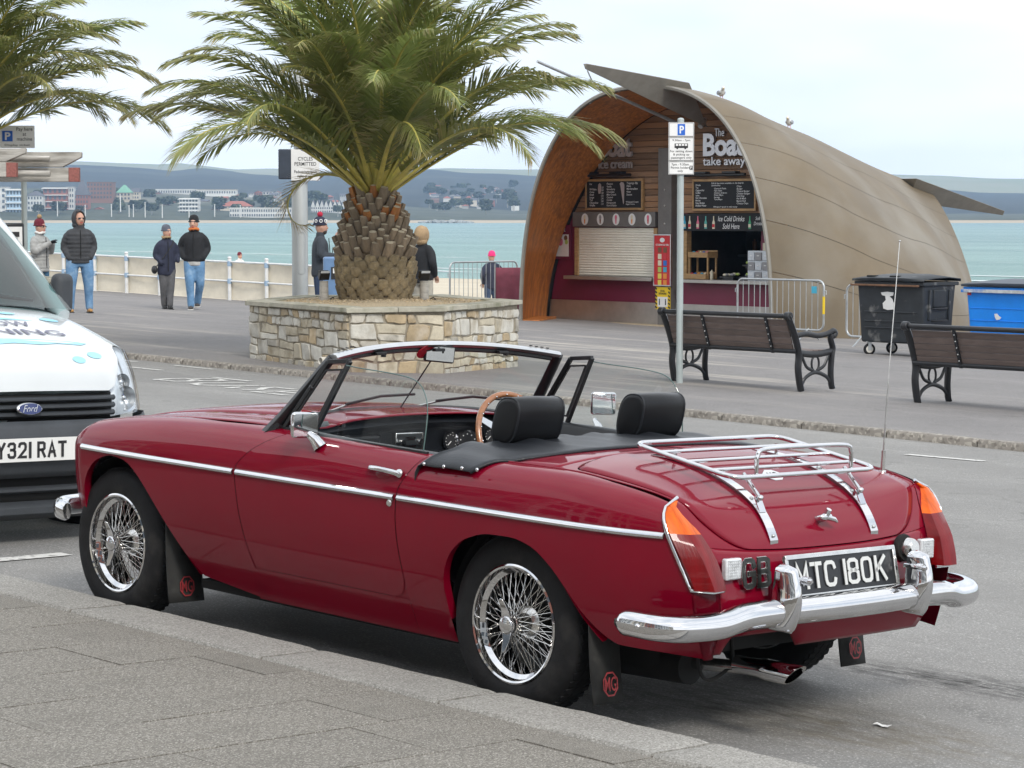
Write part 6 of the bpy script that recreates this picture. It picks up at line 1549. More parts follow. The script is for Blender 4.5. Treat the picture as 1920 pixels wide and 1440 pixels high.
def at(px_, d, h=0.0): q = CAM_POS+FH*d+RT*((px_-960)/4430*d); return V((q.x, q.y, g(q.x, q.y)+pv+h))
p = at(563, 35.0)
t = thing('lamp_column', 'thick grey lamp column behind the planter with a cycling permitted sign', 'lamp post', p, (0, 0, facing()))
mb = MB(); mb.lathe([(0, 0), (.118, 0), (.118, 2.35), (.085, 2.48), (.08, 5.2), (.07, 7.6), (0, 7.6)], 24); mb.build('column', M['column'], t, smooth=40)
mb = MB(); pr = [(.055*math.cos(a*PI/8)+(0), .45*(1 if math.sin(a*PI/8) > 0 else -1)*.0+.06*math.sin(a*PI/8)+(.25 if math.sin(a*PI/8) >= 0 else -.25)) for a in range(16)]
mb.tube([(.03+x, -math.sqrt(max(0, .119**2-(x+.03)**2)), 1.25+z) for x, z in pr], .004, 4, closed=True); mb.build('service_door', M['steel'], t)
sp_p = plate('sign_plate', t, (.10, -.135, 2.55), .42, .46, M['white']); lt(t, 'CYCLES\nPERMITTED', .10, 2.60, .32, .13, -.139, bold=.012); lt(t, 'Pedestrians have\nright of way', .10, 2.41, .33, .12, -.139, bold=.01)
mb = MB(); mb.cyl((.10, -.13, 2.86), (.10, -.138, 2.86), .12, .12, 24); mb.build('blue_disc', M['signblue'], t)
mb = MB(); mb.bx(-.30, -.10, -.12, .12, 2.34, 2.78); mb.build('signal_box', M['lidblue'], t, bevel=.015)
mb = MB(); mb.tube([(0, 0, 7.5), (.1, 0, 7.75), (.8, 0, 7.85)], .035, 8); mb.box((1.0, 0, 7.84), (.6, .22, .09)); mb.build('lantern', M['column'], t, smooth=40)

p = at(48, 34.0)
t = thing('pay_sign', 'white pay here at machine sign on a slim grey pole', 'sign', p, (0, 0, facing()))
mb = MB(); mb.cyl((0, 0, -.05), (0, 0, 2.95), .042, .042, 14); mb.build('post', M['polegrey'], t, smooth=50)
plate('sign_plate', t, (-.075, -.05, 2.79), .50, .32, M['white']); plate('blue_square', t, (-.215, -.0545, 2.80), .15, .15, M['signblue'], .003); lt(t, 'P', -.21, 2.80, .08, .11, -.057, M['white'], bold=.03)
lt(t, 'Pay here\nat\nmachine', .03, 2.83, .23, .19, -.0545, bold=.008); lt(t, 'Display ticket', -.075, 2.67, .36, .035, -.0545, bold=.008)
p = at(14, 33.0)
t = thing('ticket_machine', 'dark pay and display machine with white instruction panel', 'ticket machine', p, (0, 0, facing()+.35))
mb = MB(); mb.bx(-.30, .22, -.18, .18, 0, 1.55); mb.build('cabinet', M['blackpaint'], t, bevel=.02); mb = MB(); mb.bx(-.28, -.05, -.19, -.175, .8, 1.50); mb.build('coin_panel', M['steel'], t); mb = MB(); mb.bx(.0, .19, -.19, -.175, .75, 1.50); ip = mb.build('instruction_panel', M['white'], t)
lettering('panel_lettering', 'Tariff\nMon - Sun\n1hr  2.00\n2hr  3.50\n4hr  5.00', M['ink'], ip, frame((.095, -.192, 1.15), (1, 0, 0), (0, 0, 1)), .14, .5); mb = MB(); mb.bx(.04, .15, -.194, -.189, 1.36, 1.43); mb.build('panel_badge', M['ink'], ip); mb = MB(); mb.bx(-.24, -.14, -.2, -.188, 1.3, 1.43); mb.build('screen', M['ink'], t); mb = MB(); mb.bx(-.02, .21, -.19, -.174, .68, .74); mb.build('green_band', pal['green'], t)

# ---------------- timber frame at the left edge, beside the second palm
p = at(-30, 27.5)
t = thing('timber_frame', 'weathered timber beams with red end blocks above the white van', 'pergola', p, (0, 0, facing()))
for x in (-1.0, ): mb = MB(); mb.box((x, .0, 1.2), (.16, .16, 2.45)); mb.build('post', M['oldwood'], t, bevel=.012)
def beam(x0, x1, y, z, h, th=.10, chamfer=True):
    mb = MB(); pr = [(x0, z-h/2), (x1-(.22 if chamfer else 0), z-h/2), (x1, z+h*.15), (x1, z+h/2), (x0, z+h/2)]
    if not chamfer: pr = [(x0, z-h/2), (x1, z-h/2), (x1, z+h/2), (x0, z+h/2)]
    m_ = MX(((1, 0, 0, 0), (0, 0, -1, y+th/2), (0, 1, 0, 0), (0, 0, 0, 1))); mb.prism(pr, th, m_); mb.build('beam', M['oldwood'], t, bevel=.008)
zc = 2.29
beam(-1.4, 1.14, .12, zc-.015, .175); beam(-1.4, .99, .12, zc-.19, .165, chamfer=False); beam(-1.4, .57, -.25, zc+.03, .15); beam(-1.4, .36, -.25, zc-.14, .165, chamfer=False)
for x, y, z in ((1.05, .12, zc-.19), (.40, -.25, zc-.14)): mb = MB(); mb.box((x, y, z), (.12, .10, .165)); mb.build('end_block', M['redblock'], t, bevel=.004)
for z in (zc+.0, zc-.17): mb = MB(); mb.cyl((.1, -.05, z), (.80, -.05, z-.01), .035, .035, 12); mb.build('pole', M['oldwood'], t, smooth=50)

# ---------------- sea railing with windbreak canvas
rail = thing('sea_railing', 'white and pale blue promenade railing with two rails', 'railing')
cv = thing('windbreak', 'beige canvas windbreak laced along the sea railing', 'windbreak')
RY = 25.62; X0, NP, DX_ = -53.6, 16, 1.36
rz = lambda x: g(x, RY)+pv
for k in range(NP):
    x = X0+k*DX_; z0 = rz(x); mb = MB(); mb.cyl((x, RY, z0-.03), (x, RY, z0+.93), .042, .042, 12); mb.ell((x, RY, z0+.95), (.05, .05, .03), 10, 6); po = mb.build('post', M['railwhite'], rail, smooth=50)
    for zz in (.82, .43): mb = MB(); mb.cyl((x, RY, z0+zz-.055), (x, RY, z0+zz+.055), .052, .052, 12); mb.build('collar', M['railblue'], po, smooth=50)
    if k < NP-1:
        x2 = x+DX_; z2 = rz(x2)
        for zz in (.86, .43): mb = MB(); mb.cyl((x, RY, z0+zz), (x2, RY, z2+zz), .022, .022, 8); mb.build('rail', M['railwhite'], rail, smooth=50)
        mb = MB(); rows = []
        for i in range(9):
            u = i/8; xx = x+DX_*u; row = []
            for j in range(6):
                v = j/5; row.append(V((xx, RY+.05+.035*math.sin(PI*u)*math.sin(PI*v)*(1+.6*math.sin(k*2.1))+.01*math.sin(u*9+k), rz(xx)+.02+(.83-.02*math.sin(PI*u))*v)))
            rows.append(row)
        mb.grid(rows); mb.build('canvas_panel', M['canvas'], cv, smooth=180)

# ---------------- crowd barriers
def barrier(loc, rz_, label, L_=1.95, H_=1.02):
    t = thing('crowd_barrier', label, 'barrier', loc, (0, 0, rz_), group='galvanised crowd barriers')
    r_ = .12; z0 = .17
    loop = []
    for cx, cz, a0 in ((L_/2-r_, H_-r_, 0), (-L_/2+r_, H_-r_, PI/2), (-L_/2+r_, z0+r_, PI), (L_/2-r_, z0+r_, 1.5*PI)):
        for k in range(6): a = a0+PI/2*k/5; loop.append((cx+r_*math.cos(a), 0, cz+r_*math.sin(a)))
    mb = MB(); mb.tube(loop, .019, 8, closed=True); mb.build('frame', M['steel'], t, smooth=60)
    n = 15
    for k in range(1, n): x = -L_/2+L_*k/n; mb = MB(); mb.cyl((x, 0, z0), (x, 0, H_), .007, .007, 6); mb.build('bar', M['steel'], t, smooth=60)
    for s_ in (-1, 1):
        mb = MB(); mb.tube([(s_*L_*.33, -.28, 0), (s_*L_*.33, -.22, .03), (s_*L_*.33, 0, .19), (s_*L_*.33, .22, .03), (s_*L_*.33, .28, 0)], .014, 6); mb.build('foot', M['steel'], t, smooth=60)
        mb = MB(); mb.tube([(s_*L_/2, 0, .85), (s_*(L_/2+.05), 0, .85), (s_*(L_/2+.05), 0, .78)], .009, 6); mb.build('hook', M['steel'], t)
    return t
q = lambda x, y: (x, y, g(x, y)+pv)
b1 = barrier(q(-21.08, 25.45), 0, 'steel crowd barrier with a blue tag in front of the kiosk hatch')
mb = MB(); mb.bx(.72, .83, -.022, -.012, .80, .92); mb.build('tag_plate', pal['cyan'], b1); mb = MB(); mb.cyl((.975, -.003, .45), (.975, -.003, .75), .022, .022, 8); mb.build('yellow_tape', M['yellow'], b1)
barrier(q(-17.95, 24.6), 0, 'steel crowd barrier half hidden behind the black wheeled bin')
barrier(q(-30.75, 27.35), PI/2, 'steel crowd barrier seen end-on left of the kiosk', L_=1.9, H_=1.08)
t = thing('cloth_screen', 'maroon cloth screen hung beside the end-on crowd barrier', 'screen', q(-30.33, 27.72), (0, 0, facing()+.15))
mb = MB(); mb.grid([[V((-.32+.64*i/8, .03*math.sin(i*1.7), .05+.93*j/5)) for i in range(9)] for j in range(6)]); mb.build('cloth', M['maroon_cloth'], t, smooth=180, solid=.004)
for x in (-.33, .33): mb = MB(); mb.cyl((x, 0, 0), (x, 0, 1.05), .016, .016, 8); mb.build('pole', M['steel'], t)
t = thing('rail_banner', 'grey rail with a pale red banner behind the blue bin', 'railing', q(-18.6, 33.0))
for k in range(6): mb = MB(); mb.cyl((k*1.6, 0, 0), (k*1.6, 0, 1.12), .024, .024, 8); mb.build('post', M['steel'], t, smooth=50)
for z in (1.12, .62): mb = MB(); mb.cyl((-.4, 0, z), (8.2, 0, z-.11), .02, .02, 8); mb.build('rail', M['steel'], t, smooth=50)
mb = MB(); mb.grid([[V((.1+8*i/20, .03, .25+.72*j/3+.03*math.sin(i*.9)*j/3-.11*i/20)) for i in range(21)] for j in range(4)]); mb.build('banner', mat('faded_red_banner', (.45, .13, .16), .8, var=.15, vs=3), t, smooth=180)

# ---------------- wheeled bins
def wheelie(loc, L_, D_, H_, body, lid, label, kind):
    t = thing('wheeled_bin', label, 'bin', loc)
    z0, z1 = .20, H_-.16
    mb = MB(); tp, bt = (L_/2, D_/2), (L_/2*.93, D_/2*.86)
    secs = [(bt[0], bt[1], z0), (bt[0]*1.01, bt[1]*1.01, z0+.03), ((bt[0]+tp[0])/2, (bt[1]+tp[1])/2, (z0+z1)/2), (tp[0], tp[1], z1)]
    mb.grid([[V((a, b_, z)) for a, b_ in ((-sx, -sy), (sx, -sy), (sx, sy), (-sx, sy))] for sx, sy, z in secs], cu=True); mb.add([V((a, b_, z0)) for a, b_ in ((-bt[0], -bt[1]), (bt[0], -bt[1]), (bt[0], bt[1]), (-bt[0], bt[1]))], [(0, 1, 2, 3)])
    bd_ = mb.build('body', body, t, bevel=.03, seg=3)
    mb = MB(); mb.bx(-tp[0]-.03, tp[0]+.03, -tp[1]-.035, tp[1]+.035, z1-.02, z1+.035); mb.build('collar', body if kind == 'blue' else M['binblack'], t, bevel=.01)
    mb = MB(); rows = []
    for x in (-tp[0]-.05, -tp[0]*.5, 0, tp[0]*.5, tp[0]+.05): rows.append([V((x, y, z1+.04+dz*(1 if abs(x) < tp[0] else .55))) for y, dz in ((-tp[1]-.05, .0), (-tp[1]-.045, .045), (-tp[1]*.4, .085), (tp[1]*.4, .095), (tp[1]+.04, .06), (tp[1]+.045, 0))])
    mb.grid(rows); ld = mb.build('lid', lid, t, smooth=40, solid=-.012)
    if kind == 'black':
        for x in (-.38, .05): mb = MB(); mb.bx(x-.08, x+.08, -tp[1]+.02, -tp[1]+.12, z1+.10, z1+.125); mb.build('lid_grip', M['dark'], ld, bevel=.01)
        mb = MB(); mb.bx(-tp[0]-.08, tp[0]-.05, -tp[1]-.075, -tp[1]-.03, z1-.035, z1-.005); mb.build('lift_bar', M['rust'], t, bevel=.006)
        for z in (.42, .52, .66): mb = MB(); mb.bx(-L_*.40, L_*.38, -D_/2*(.90+.10*(z-z0)/(z1-z0))-.006, -D_/2*.82, z, z+.018); mb.build('rib', body, bd_, bevel=.005)
        # recessed end panel with two handles
        for y in (-.24, .24): mb = MB(); mb.box((L_/2*.985, y, .78), (.05, .045, .46), MX.Rotation(.05, 3, 'Y')); mb.build('end_rib', body, bd_, bevel=.015)
        mb = MB(); mb.box((L_/2*.975, 0, .88), (.05, .30, .26), MX.Rotation(.05, 3, 'Y')); mb.build('end_panel', body, bd_, bevel=.012)
        for z in (.73, .55): mb = MB(); mb.tube([(L_/2*.97, -.17, z), (L_/2+.02, -.16, z), (L_/2+.02, .16, z), (L_/2*.97, .17, z)], .013, 8); mb.build('grab_handle', M['iron'], t, smooth=50)
        rp_ = [(-.14, .10), (-.02, .115), (.10, .105), (.09, .06), (.02, .045), (.07, .01), (.10, -.06), (.09, -.15), (-.02, -.16), (-.10, -.14), (-.11, -.06), (-.05, -.01), (-.06, .05), (-.12, .06)]
        mb = MB(); fm_ = frame((-.02, -D_/2*.992-.006, .86), (1, 0, 0), (0, -.05, 1)); mb.prism(rp_, .004, fm_); mb.build('torn_notice', M['white'], bd_)
    else:
        mb = MB(); mb.bx(-tp[0]-.06, tp[0]+.06, -tp[1]-.05, -tp[1]-.03, z1-.05, z1-.0); mb.build('lift_bar', mat('scraped_grey', (.5, .52, .53), .6, var=.3, vs=9, c2=(.02, .18, .6), c2s=5), t, bevel=.006)
        for z in (.45, .62, .80): mb = MB(); mb.bx(-L_*.46, L_*.46, -D_/2*(.88+.12*(z-z0)/(z1-z0))-.005, -D_/2*.8, z, z+.012); mb.build('rib', body, bd_, bevel=.004)
        mb = MB(); fm_ = frame((-.18, -D_/2*.955-.008, .68), (1, 0, 0), (0, -.1, 1)); mb.prism([(-.05, .05), (.0, .055), (.03, .02), (.07, .0), (.04, -.03), (-.02, -.04), (-.04, 0)], .003, fm_); mb.build('torn_notice', M['white'], bd_)
        mb = MB(); mb.bx(-L_*.485, -L_*.44, -D_/2-.0, -D_/2+.02, .99, 1.05); mb.build('red_sticker', pal['red'], bd_)
    for sx in (-1, 1):
        for sy in (-1, 1):
            x, y = sx*bt[0]*.82, sy*bt[1]*.80; w_ = bpy.data.objects.new('castor', None); COL.objects.link(w_); w_.parent = t; w_.location = (x, y, 0); w_.rotation_euler = (0, 0, .9 if sx < 0 else .15)
            mb = MB(); mb.cyl((0, -.022, .09), (0, .022, .09), .09, .09, 20); mb.build('tyre', M['rubber'], w_, bevel=.012)
            mb = MB(); mb.cyl((0, -.026, .09), (0, .026, .09), .055, .055, 16); mb.build('hub', M['offwhite'], w_, bevel=.004)
            mb = MB(); mb.box((0, -.034, .14), (.05, .006, .13)); mb.box((0, .034, .14), (.05, .006, .13)); mb.box((0, 0, .205), (.11, .10, .012)); mb.build('fork', M['steel'], w_)
    return t
x, y = -16.34, 22.80; wheelie((x, y, g(x, y)+pv), 1.24, .80, 1.25, M['binblack'], M['binblack'], 'scuffed black wheeled bin with a torn white notice', 'black')
x, y = -14.32, 23.0; wheelie((x, y, g(x, y)+pv), 1.45, .95, 1.24, M['binblue'], M['lidblue'], 'bright blue wheeled bin with dark lid', 'blue')

# ---------------- litter bin and floodlights behind / in the planter
p = at(632, 38.5)
t = thing('litter_bin', 'blue litter bin beside the bobble-hatted man', 'litter bin', p, (0, 0, facing()+.1))
mb = MB(); mb.bx(-.22, .22, -.22, .22, 0, 1.18); mb.build('cabinet', M['litterblue'], t, bevel=.03); mb = MB(); mb.bx(-.10, .2, -.226, -.2, .82, 1.02); mb.build('slot', M['ink'], t); mb = MB(); mb.bx(-.22, .22, -.227, -.215, .50, .545); mb.build('white_band', M['white'], t); mb = MB(); mb.bx(-.07, .2, -.232, -.222, .92, 1.0); mb.build('notice', M['white'], t)
for ax, lab in ((-.62, 'left of'), (.60, 'right of')):
    p = V((PALM[0], PALM[1], 0))+RT*ax-FH*.15; t = thing('floodlight', 'small floodlight on a stump in the gravel '+lab+' the palm trunk', 'floodlight', (p.x, p.y, PALM[2]), (0, 0, facing()+.4))
    mb = MB(); mb.cyl((0, 0, -.03), (0, 0, .26), .06, .055, 10); mb.build('stump', M['oldwood'], t, smooth=50); mb = MB(); mb.box((.0, 0, .33), (.13, .08, .10), MX.Rotation(.5, 3, 'X')); hd = mb.build('lamp_head', M['black'], t, bevel=.01); mb = MB(); mb.box((0, -.045, .345), (.11, .004, .08), MX.Rotation(.5, 3, 'X')); mb.build('lens', M['clearplastic'], hd)
    mb = MB(); mb.tube([(.04, 0, .02), (.10, -.05, .06), (.16, .0, .02)], .008, 5); mb.build('cable', M['black'], t)
# ================================================================== people
M['skin'] = mat('skin', (.52, .30, .22), .55, var=.08, vs=20)
def cloth(name, c, **k): return mat(name, c, .85, var=.22, vs=k.get('vs', 9), bump=k.get('bump', .45), bs=k.get('bs', 16), c2=k.get('c2'), c2s=8)
M['jeans'] = cloth('blue_denim', (.13, .26, .44), c2=(.24, .38, .55), bs=10, bump=.7); M['jeans2'] = cloth('dark_denim', (.035, .06, .12)); M['jeans3'] = cloth('teal_denim', (.05, .13, .22))
M['puffer_dark'] = cloth('dark_grey_puffer', (.045, .047, .052)); M['puffer_silver'] = cloth('silver_grey_puffer', (.33, .33, .32))
M['navy'] = cloth('navy_coat', (.022, .026, .050)); M['blackcoat'] = cloth('black_jacket', (.014, .015, .018)); M['greytrs'] = cloth('grey_trousers', (.10, .10, .105)); M['charcoal'] = cloth('charcoal_jacket', (.035, .042, .052))
M['tanboot'] = mat('tan_leather', (.42, .22, .07), .7, var=.2, vs=20); M['boot_black'] = mat('black_boot', (.014, .014, .014), .6, var=.2); M['burgundy'] = cloth('burgundy_knit', (.13, .012, .025), bs=60); M['greyknit'] = cloth('grey_knit', (.10, .11, .14), bs=60); M['blackknit'] = cloth('black_knit', (.010, .011, .014), bs=60)
M['fur'] = cloth('tan_fur', (.36, .25, .14), bs=70, bump=1); M['pinkknit'] = cloth('pink_knit', (.75, .04, .20), bs=60); M['whitecoat'] = cloth('white_coat', (.68, .67, .65)); M['hair'] = mat('dark_hair', (.035, .022, .014), .6, var=.3, vs=30); M['stone_trs'] = cloth('stone_trousers', (.36, .34, .29)); M['lightgrey'] = cloth('light_grey_jersey', (.45, .45, .44)); M['orange_scarf'] = cloth('orange_scarf', (.55, .16, .04)); M['brownfur'] = cloth('brown_fur', (.10, .07, .05), bs=70)

def fleshy(mb, name, m_, parent, vox=.020, sm=6):
    """fuse overlapping volumes into one continuous surface"""
    o = mb.build(name, m_, parent, merge=0)
    md = o.modifiers.new('fuse', 'REMESH'); md.mode = 'VOXEL'; md.voxel_size = vox; md.use_smooth_shade = True
    s_ = o.modifiers.new('soft', 'SMOOTH'); s_.factor = .5; s_.iterations = sm
    return o
def loft(mb, rings, n=18, quilt=0.0, qs=.075):
    """closed stack of ellipses: (x, y, z, rx, ry)"""
    R_ = []
    K = len(rings); steps = 6
    fs = [spl([(i, r_[c]) for i, r_ in enumerate(rings)]) for c in range(5)]
    for s_ in range((K-1)*steps+1):
        t = s_/steps; x, y, z, a, b = [f_(t) for f_ in fs]
        k = 1+quilt*(abs(math.sin(PI*z/qs))-.5)
        R_.append([V((x+a*k*math.cos(2*PI*i/n), y+b*k*math.sin(2*PI*i/n), z)) for i in range(n)])
    mb.grid(R_, cu=True); o = len(mb.v); mb.add(R_[0], [tuple(range(n))]); mb.add(R_[-1], [tuple(range(n))])
def limb(mb, pts, rs, n=12, quilt=0.0, qs=.075):
    P_ = crom(pts, 8); R_ = [interp([(i*8, r_) for i, r_ in enumerate(rs)], i) for i in range(len(P_))]
    if quilt:
        d = 0
        for i in range(len(P_)):
            if i: d += (P_[i]-P_[i-1]).length
            R_[i] *= 1+quilt*(abs(math.sin(PI*d/qs))-.5)
    mb.tube(P_, R_, n); mb.ell(P_[0], (R_[0],)*3, 12, 8); mb.ell(P_[-1], (R_[-1],)*3, 12, 8)
def hand(parent, m_, pos, fwd, up, s_=1.0, curl=.5):
    mb = MB(); f = V(fwd).normalized(); u = V(up); u = (u-f*u.dot(f)).normalized(); r_ = f.cross(u); p = V(pos)
    mb.ell(p+f*.045*s_, (.048*s_, .042*s_, .022*s_), 12, 8, MX((f, r_, u)).transposed())
    for k, (o_, L_) in enumerate(((-.030, .060), (-.010, .072), (.010, .070), (.029, .056))):
        a = p+f*.085*s_+r_*o_*s_; mb.tube([a-f*.02*s_, a+f*L_*.45*s_-u*curl*.010*s_, a+f*L_*.85*s_-u*curl*.045*s_], [.0105*s_, .0095*s_, .007*s_], 6)
    a = p+f*.03*s_-r_*.04*s_; mb.tube([a, a+f*.03*s_-r_*.02*s_-u*.008*s_, a+f*.06*s_-r_*.018*s_-u*.02*s_], [.013*s_, .011*s_, .008*s_], 6)
    return mb.build('hand', m_, parent, smooth=60)
def person(loc, rz_, label, H_=1.76, coat='blackcoat', trs='jeans', shoe='boot_black', coat_len=.80, bulk=1.0, quilt=0.0, arms=None, legs=None, hat=None, hood=None, scarf=None, glasses=False, yaw=0.0, lean=0.0, hem=None, gloves=None, beard=None, bag=False, hairm='hair', group='people on the promenade', zipc=None, pocket=False):
    k = H_/1.76
    t = thing('person', label, 'person', loc, (0, 0, rz_), group=group); t.scale = (k,)*3
    b = bulk
    legs = legs or (((0, .095, .92), (.01, .11, .50), (-.01, .115, .09)), ((0, -.095, .92), (.01, -.11, .50), (-.01, -.115, .09)))
    arms = arms or (((-.01, .20, 1.42), (-.05, .30, 1.16), (.10, .22, .96)), ((-.01, -.20, 1.42), (-.05, -.30, 1.16), (.10, -.22, .96)))
    # body with head and neck, one surface
    hc = V((.02+lean*.3, 0, 1.63))
    mb = MB(); mb.ell(hc, (.102, .080, .122), 20, 14); mb.ell(hc+V((.03, 0, -.062)), (.062, .055, .052), 14, 10); limb(mb, [(lean*.2, 0, 1.42), (lean*.28+.005, 0, 1.54)], [.062, .056])
    mb.cyl(hc+V((.085, 0, .005)), hc+V((.118, 0, -.032)), .012, .018, 8); [mb.ell(hc+V((-.005, s_*.078, -.012)), (.022, .012, .032), 8, 6) for s_ in (-1, 1)]
    loft(mb, [(0, 0, .86, .09, .13), (0, 0, 1.05, .085, .125), (lean*.1, 0, 1.3, .095, .15), (lean*.2, 0, 1.46, .06, .10)], 12)
    for L_ in legs: limb(mb, L_, [.07, .05, .038], 8)
    for A in arms: limb(mb, [V((q_[0], q_[1]*.88, q_[2]-.02)) for q_ in A], [.03, .03, .026], 8)
    rot_head = MX.Rotation(yaw, 4, 'Z')
    for i, q_ in enumerate(mb.v):
        if q_[2] > 1.49: v_ = V(q_)-V((hc.x-.02, 0, 0)); v_.rotate(MX.Rotation(yaw*min(1, (q_[2]-1.49)/.05), 3, 'Z')); mb.v[i] = tuple(v_+V((hc.x-.02, 0, 0)))
    body = fleshy(mb, 'body', M['skin'], t, .014, 3)
    def hd(p): v_ = V(p); v_.rotate(MX.Rotation(yaw, 3, 'Z')); return v_+V((hc.x-.02, 0, hc.z))
    HR = MX.Rotation(yaw, 3, 'Z')
    for s_ in (-1, 1):
        MB().ell(hd((.108, s_*.032, .012)), (.008, .014, .007), 8, 6).build('eye', M['ink'], body)
    mb = MB(); mb.box(hd((.113, 0, -.062)), (.01, .045, .010), HR); mb.build('mouth', pal['red'], body, bevel=.003)
    # trousers
    mb = MB(); loft(mb, [(0, 0, .80, .105*b, .16*b), (0, 0, .90, .115*b, .175*b), (0, 0, 1.02, .105*b, .165*b)], 14)
    for L_ in legs:
        L2 = [V(p) for p in L_]; L2 = [V((L2[0].x, L2[0].y, .90)), L2[0].lerp(L2[1], .5)+V((.005, 0, 0)), L2[1], L2[1].lerp(L2[2], .5)-V((.015, 0, 0)), L2[2]]; limb(mb, L2, [.102*b, .096*b, .078*b, .074, .068], 12)
    fleshy(mb, 'trousers', M[trs], t, .018, 4)
    for L_ in legs:
        a = V(L_[-1]); mb = MB(); z0 = a.z-.09
        loft(mb, [(a.x, a.y, z0, .065, .048), (a.x, a.y, z0+.03, .062, .046), (a.x-.005, a.y, z0+.09, .052, .044), (a.x-.01, a.y, z0+.15, .052, .048)], 12); mb.ell((a.x+.07, a.y, z0+.035), (.095, .048, .038), 14, 8); fleshy(mb, 'shoe', M[shoe], t, .012, 3)
        mb = MB(); mb.box((a.x+.045, a.y, z0+.006), (.27, .092, .018)); mb.build('sole', M['offwhite'] if shoe == 'trainer' else M['boot_black'], t, bevel=.006)
    # coat with sleeves
    c0 = coat_len; mb = MB()
    loft(mb, [(0, 0, c0-.02, .125*b, .175*b), (0, 0, c0+.05, .135*b, .19*b), (lean*.03, 0, 1.02, .128*b, .178*b), (lean*.1, 0, 1.22, .126*b, .178*b), (lean*.17, 0, 1.36, .112*b, .18*b), (lean*.2, 0, 1.445, .080, .135), (lean*.24, 0, 1.50, .068, .085), (lean*.28, 0, 1.545, .070, .078)], 20, quilt, .07)
    for A in arms:
        A = [V(p) for p in A]; s_ = 1 if A[0].y > 0 else -1
        A = [V((a_.x, a_.y*.93, a_.z)) for a_ in A]; limb(mb, [A[0]-V((0, s_*.05, .02)), A[0].lerp(A[1], .4), A[1], A[1].lerp(A[2], .5), A[2]], [.070*b, .066*b, .060*b, .055*b, .046], 12, quilt, .07)
    ct = fleshy(mb, 'coat', M[coat], t, .0155 if quilt else .018, 2 if quilt else 4)
    mb = MB(); mb.tube([(lean*.2+.128*b, 0, 1.44), (lean*.1+.145*b, 0, 1.2), (.14*b, 0, c0+.06)], .008, 5); mb.build('zip', M[zipc] if zipc else M['dark'], ct)
    if hem:
        mb = MB(); loft(mb, [(0, 0, c0-.09, .122*b, .168*b), (0, 0, c0+.02, .124*b, .172*b)], 18); fleshy(mb, 'jersey_hem', M[hem], t, .02, 2)
    for A in arms:
        if not pocket:
            e = V(A[-1]); d = (e-V(A[-2])).normalized()
            hand(t, M[gloves] if gloves else M['skin'], e+d*.02, d, V((0, 0, 1)) if abs(d.z) < .8 else V((1, 0, 0)), 1.0, .6)
    if hat:
        mb = MB(); rows = []
        for r_, z in ((.104, .028), (.107, .05), (.106, .08), (.100, .11), (.085, .14), (.058, .162), (.022, .172), (.0, .174)): rows.append([hd((r_*1.0*math.cos(i*PI/10)-.004, r_*.86*math.sin(i*PI/10), z)) for i in range(20)])
        mb.grid(rows, cu=True); ho = mb.build('hat', M[hat[0]], t, smooth=180)
        mb = MB(); mb.tube([hd((.108*math.cos(i*PI/10)-.004, .094*math.sin(i*PI/10), .036)) for i in range(20)], .014, 6, closed=True); mb.build('hat_cuff', M[hat[0]], ho, smooth=180)
        if hat[1]: mb = MB(); mb.ell(hd((0, 0, .205)), (.05, .05, .048), 12, 8); fleshy(mb, 'pom', M[hat[1]], ho, .015, 1)
        if len(hat) > 2:
            mb = MB()
            for i in range(8): a = i*PI/4; mb.tube([hd(((.112+.0)*math.cos(a+.22*math.cos(j*PI/3)), .098*math.sin(a+.22*math.cos(j*PI/3)), .095+.026*math.sin(j*PI/3))) for j in range(6)], .007, 5, closed=True)
            o_ = mb.build('hat_pattern', M['white'], ho, smooth=60); o_['kind'] = 'stuff'
    else:
        if not hood:
            mb = MB(); mb.ell(hd((-.015, 0, .03)), (.105, .088, .105), 16, 10); mb.build('hair', M[hairm], t, smooth=180)
    if hood:
        mb = MB(); rows = []
        for i in range(13):
            a = -PI*.62+PI*1.24*i/12; row = []
            for j in range(12):
                ph = PI*j/11; r_ = .125
                row.append(hd((-.02-.105*math.sin(ph)+.085*math.cos(ph)*0+.07*(1-math.sin(ph)), .118*math.sin(a)*(.55+.45*math.sin(ph)) if False else .112*math.sin(a), -.01+.145*math.cos(a)*(1-.25*(1-math.sin(ph))))) if False else hd((.06-.17*math.sin(ph)**.8, .108*math.sin(a)*(.72+.28*abs(math.cos(ph))), -.005+.150*math.cos(a)*(.62+.38*abs(math.cos(ph))))))
            rows.append(row)
        mb = MB(); mb.ell(hd((-.028, 0, .012)), (.125, .108, .150), 20, 14); mb.ell(hd((-.03, 0, -.10)), (.10, .10, .06), 14, 8)
        # open the face: keep only what lies behind the forehead
        keep = []; cut = hd((.055, 0, 0)); fwd = HR @ V((1, 0, 0))
        fs = [f_ for f_ in mb.f if sum(1 for i in f_ if (V(mb.v[i])-cut).dot(fwd) < 0) == len(f_)]
        mb.f = fs; mb.mi = [0]*len(fs); mb.build('hood', M[hood[0]], t, smooth=180, solid=-.012)
        mb = MB(); mb.tube([hd((.05, .092*math.sin(i*PI/12), .012+.128*math.cos(i*PI/12))) for i in range(24)], .020 if hood[1] else .010, 6, closed=True); mb.build('hood_trim', M[hood[1] or hood[0]], t, smooth=180)
    if glasses:
        mb = MB()
        for s_ in (-1, 1): mb.box(hd((.112, s_*.034, .012)), (.012, .05, .030), HR); mb.box(hd((.05, s_*.078, .016)), (.12, .006, .008), HR)
        mb.box(hd((.115, 0, .02)), (.01, .02, .008), HR); mb.build('sunglasses', M['blackpaint'], t, bevel=.004)
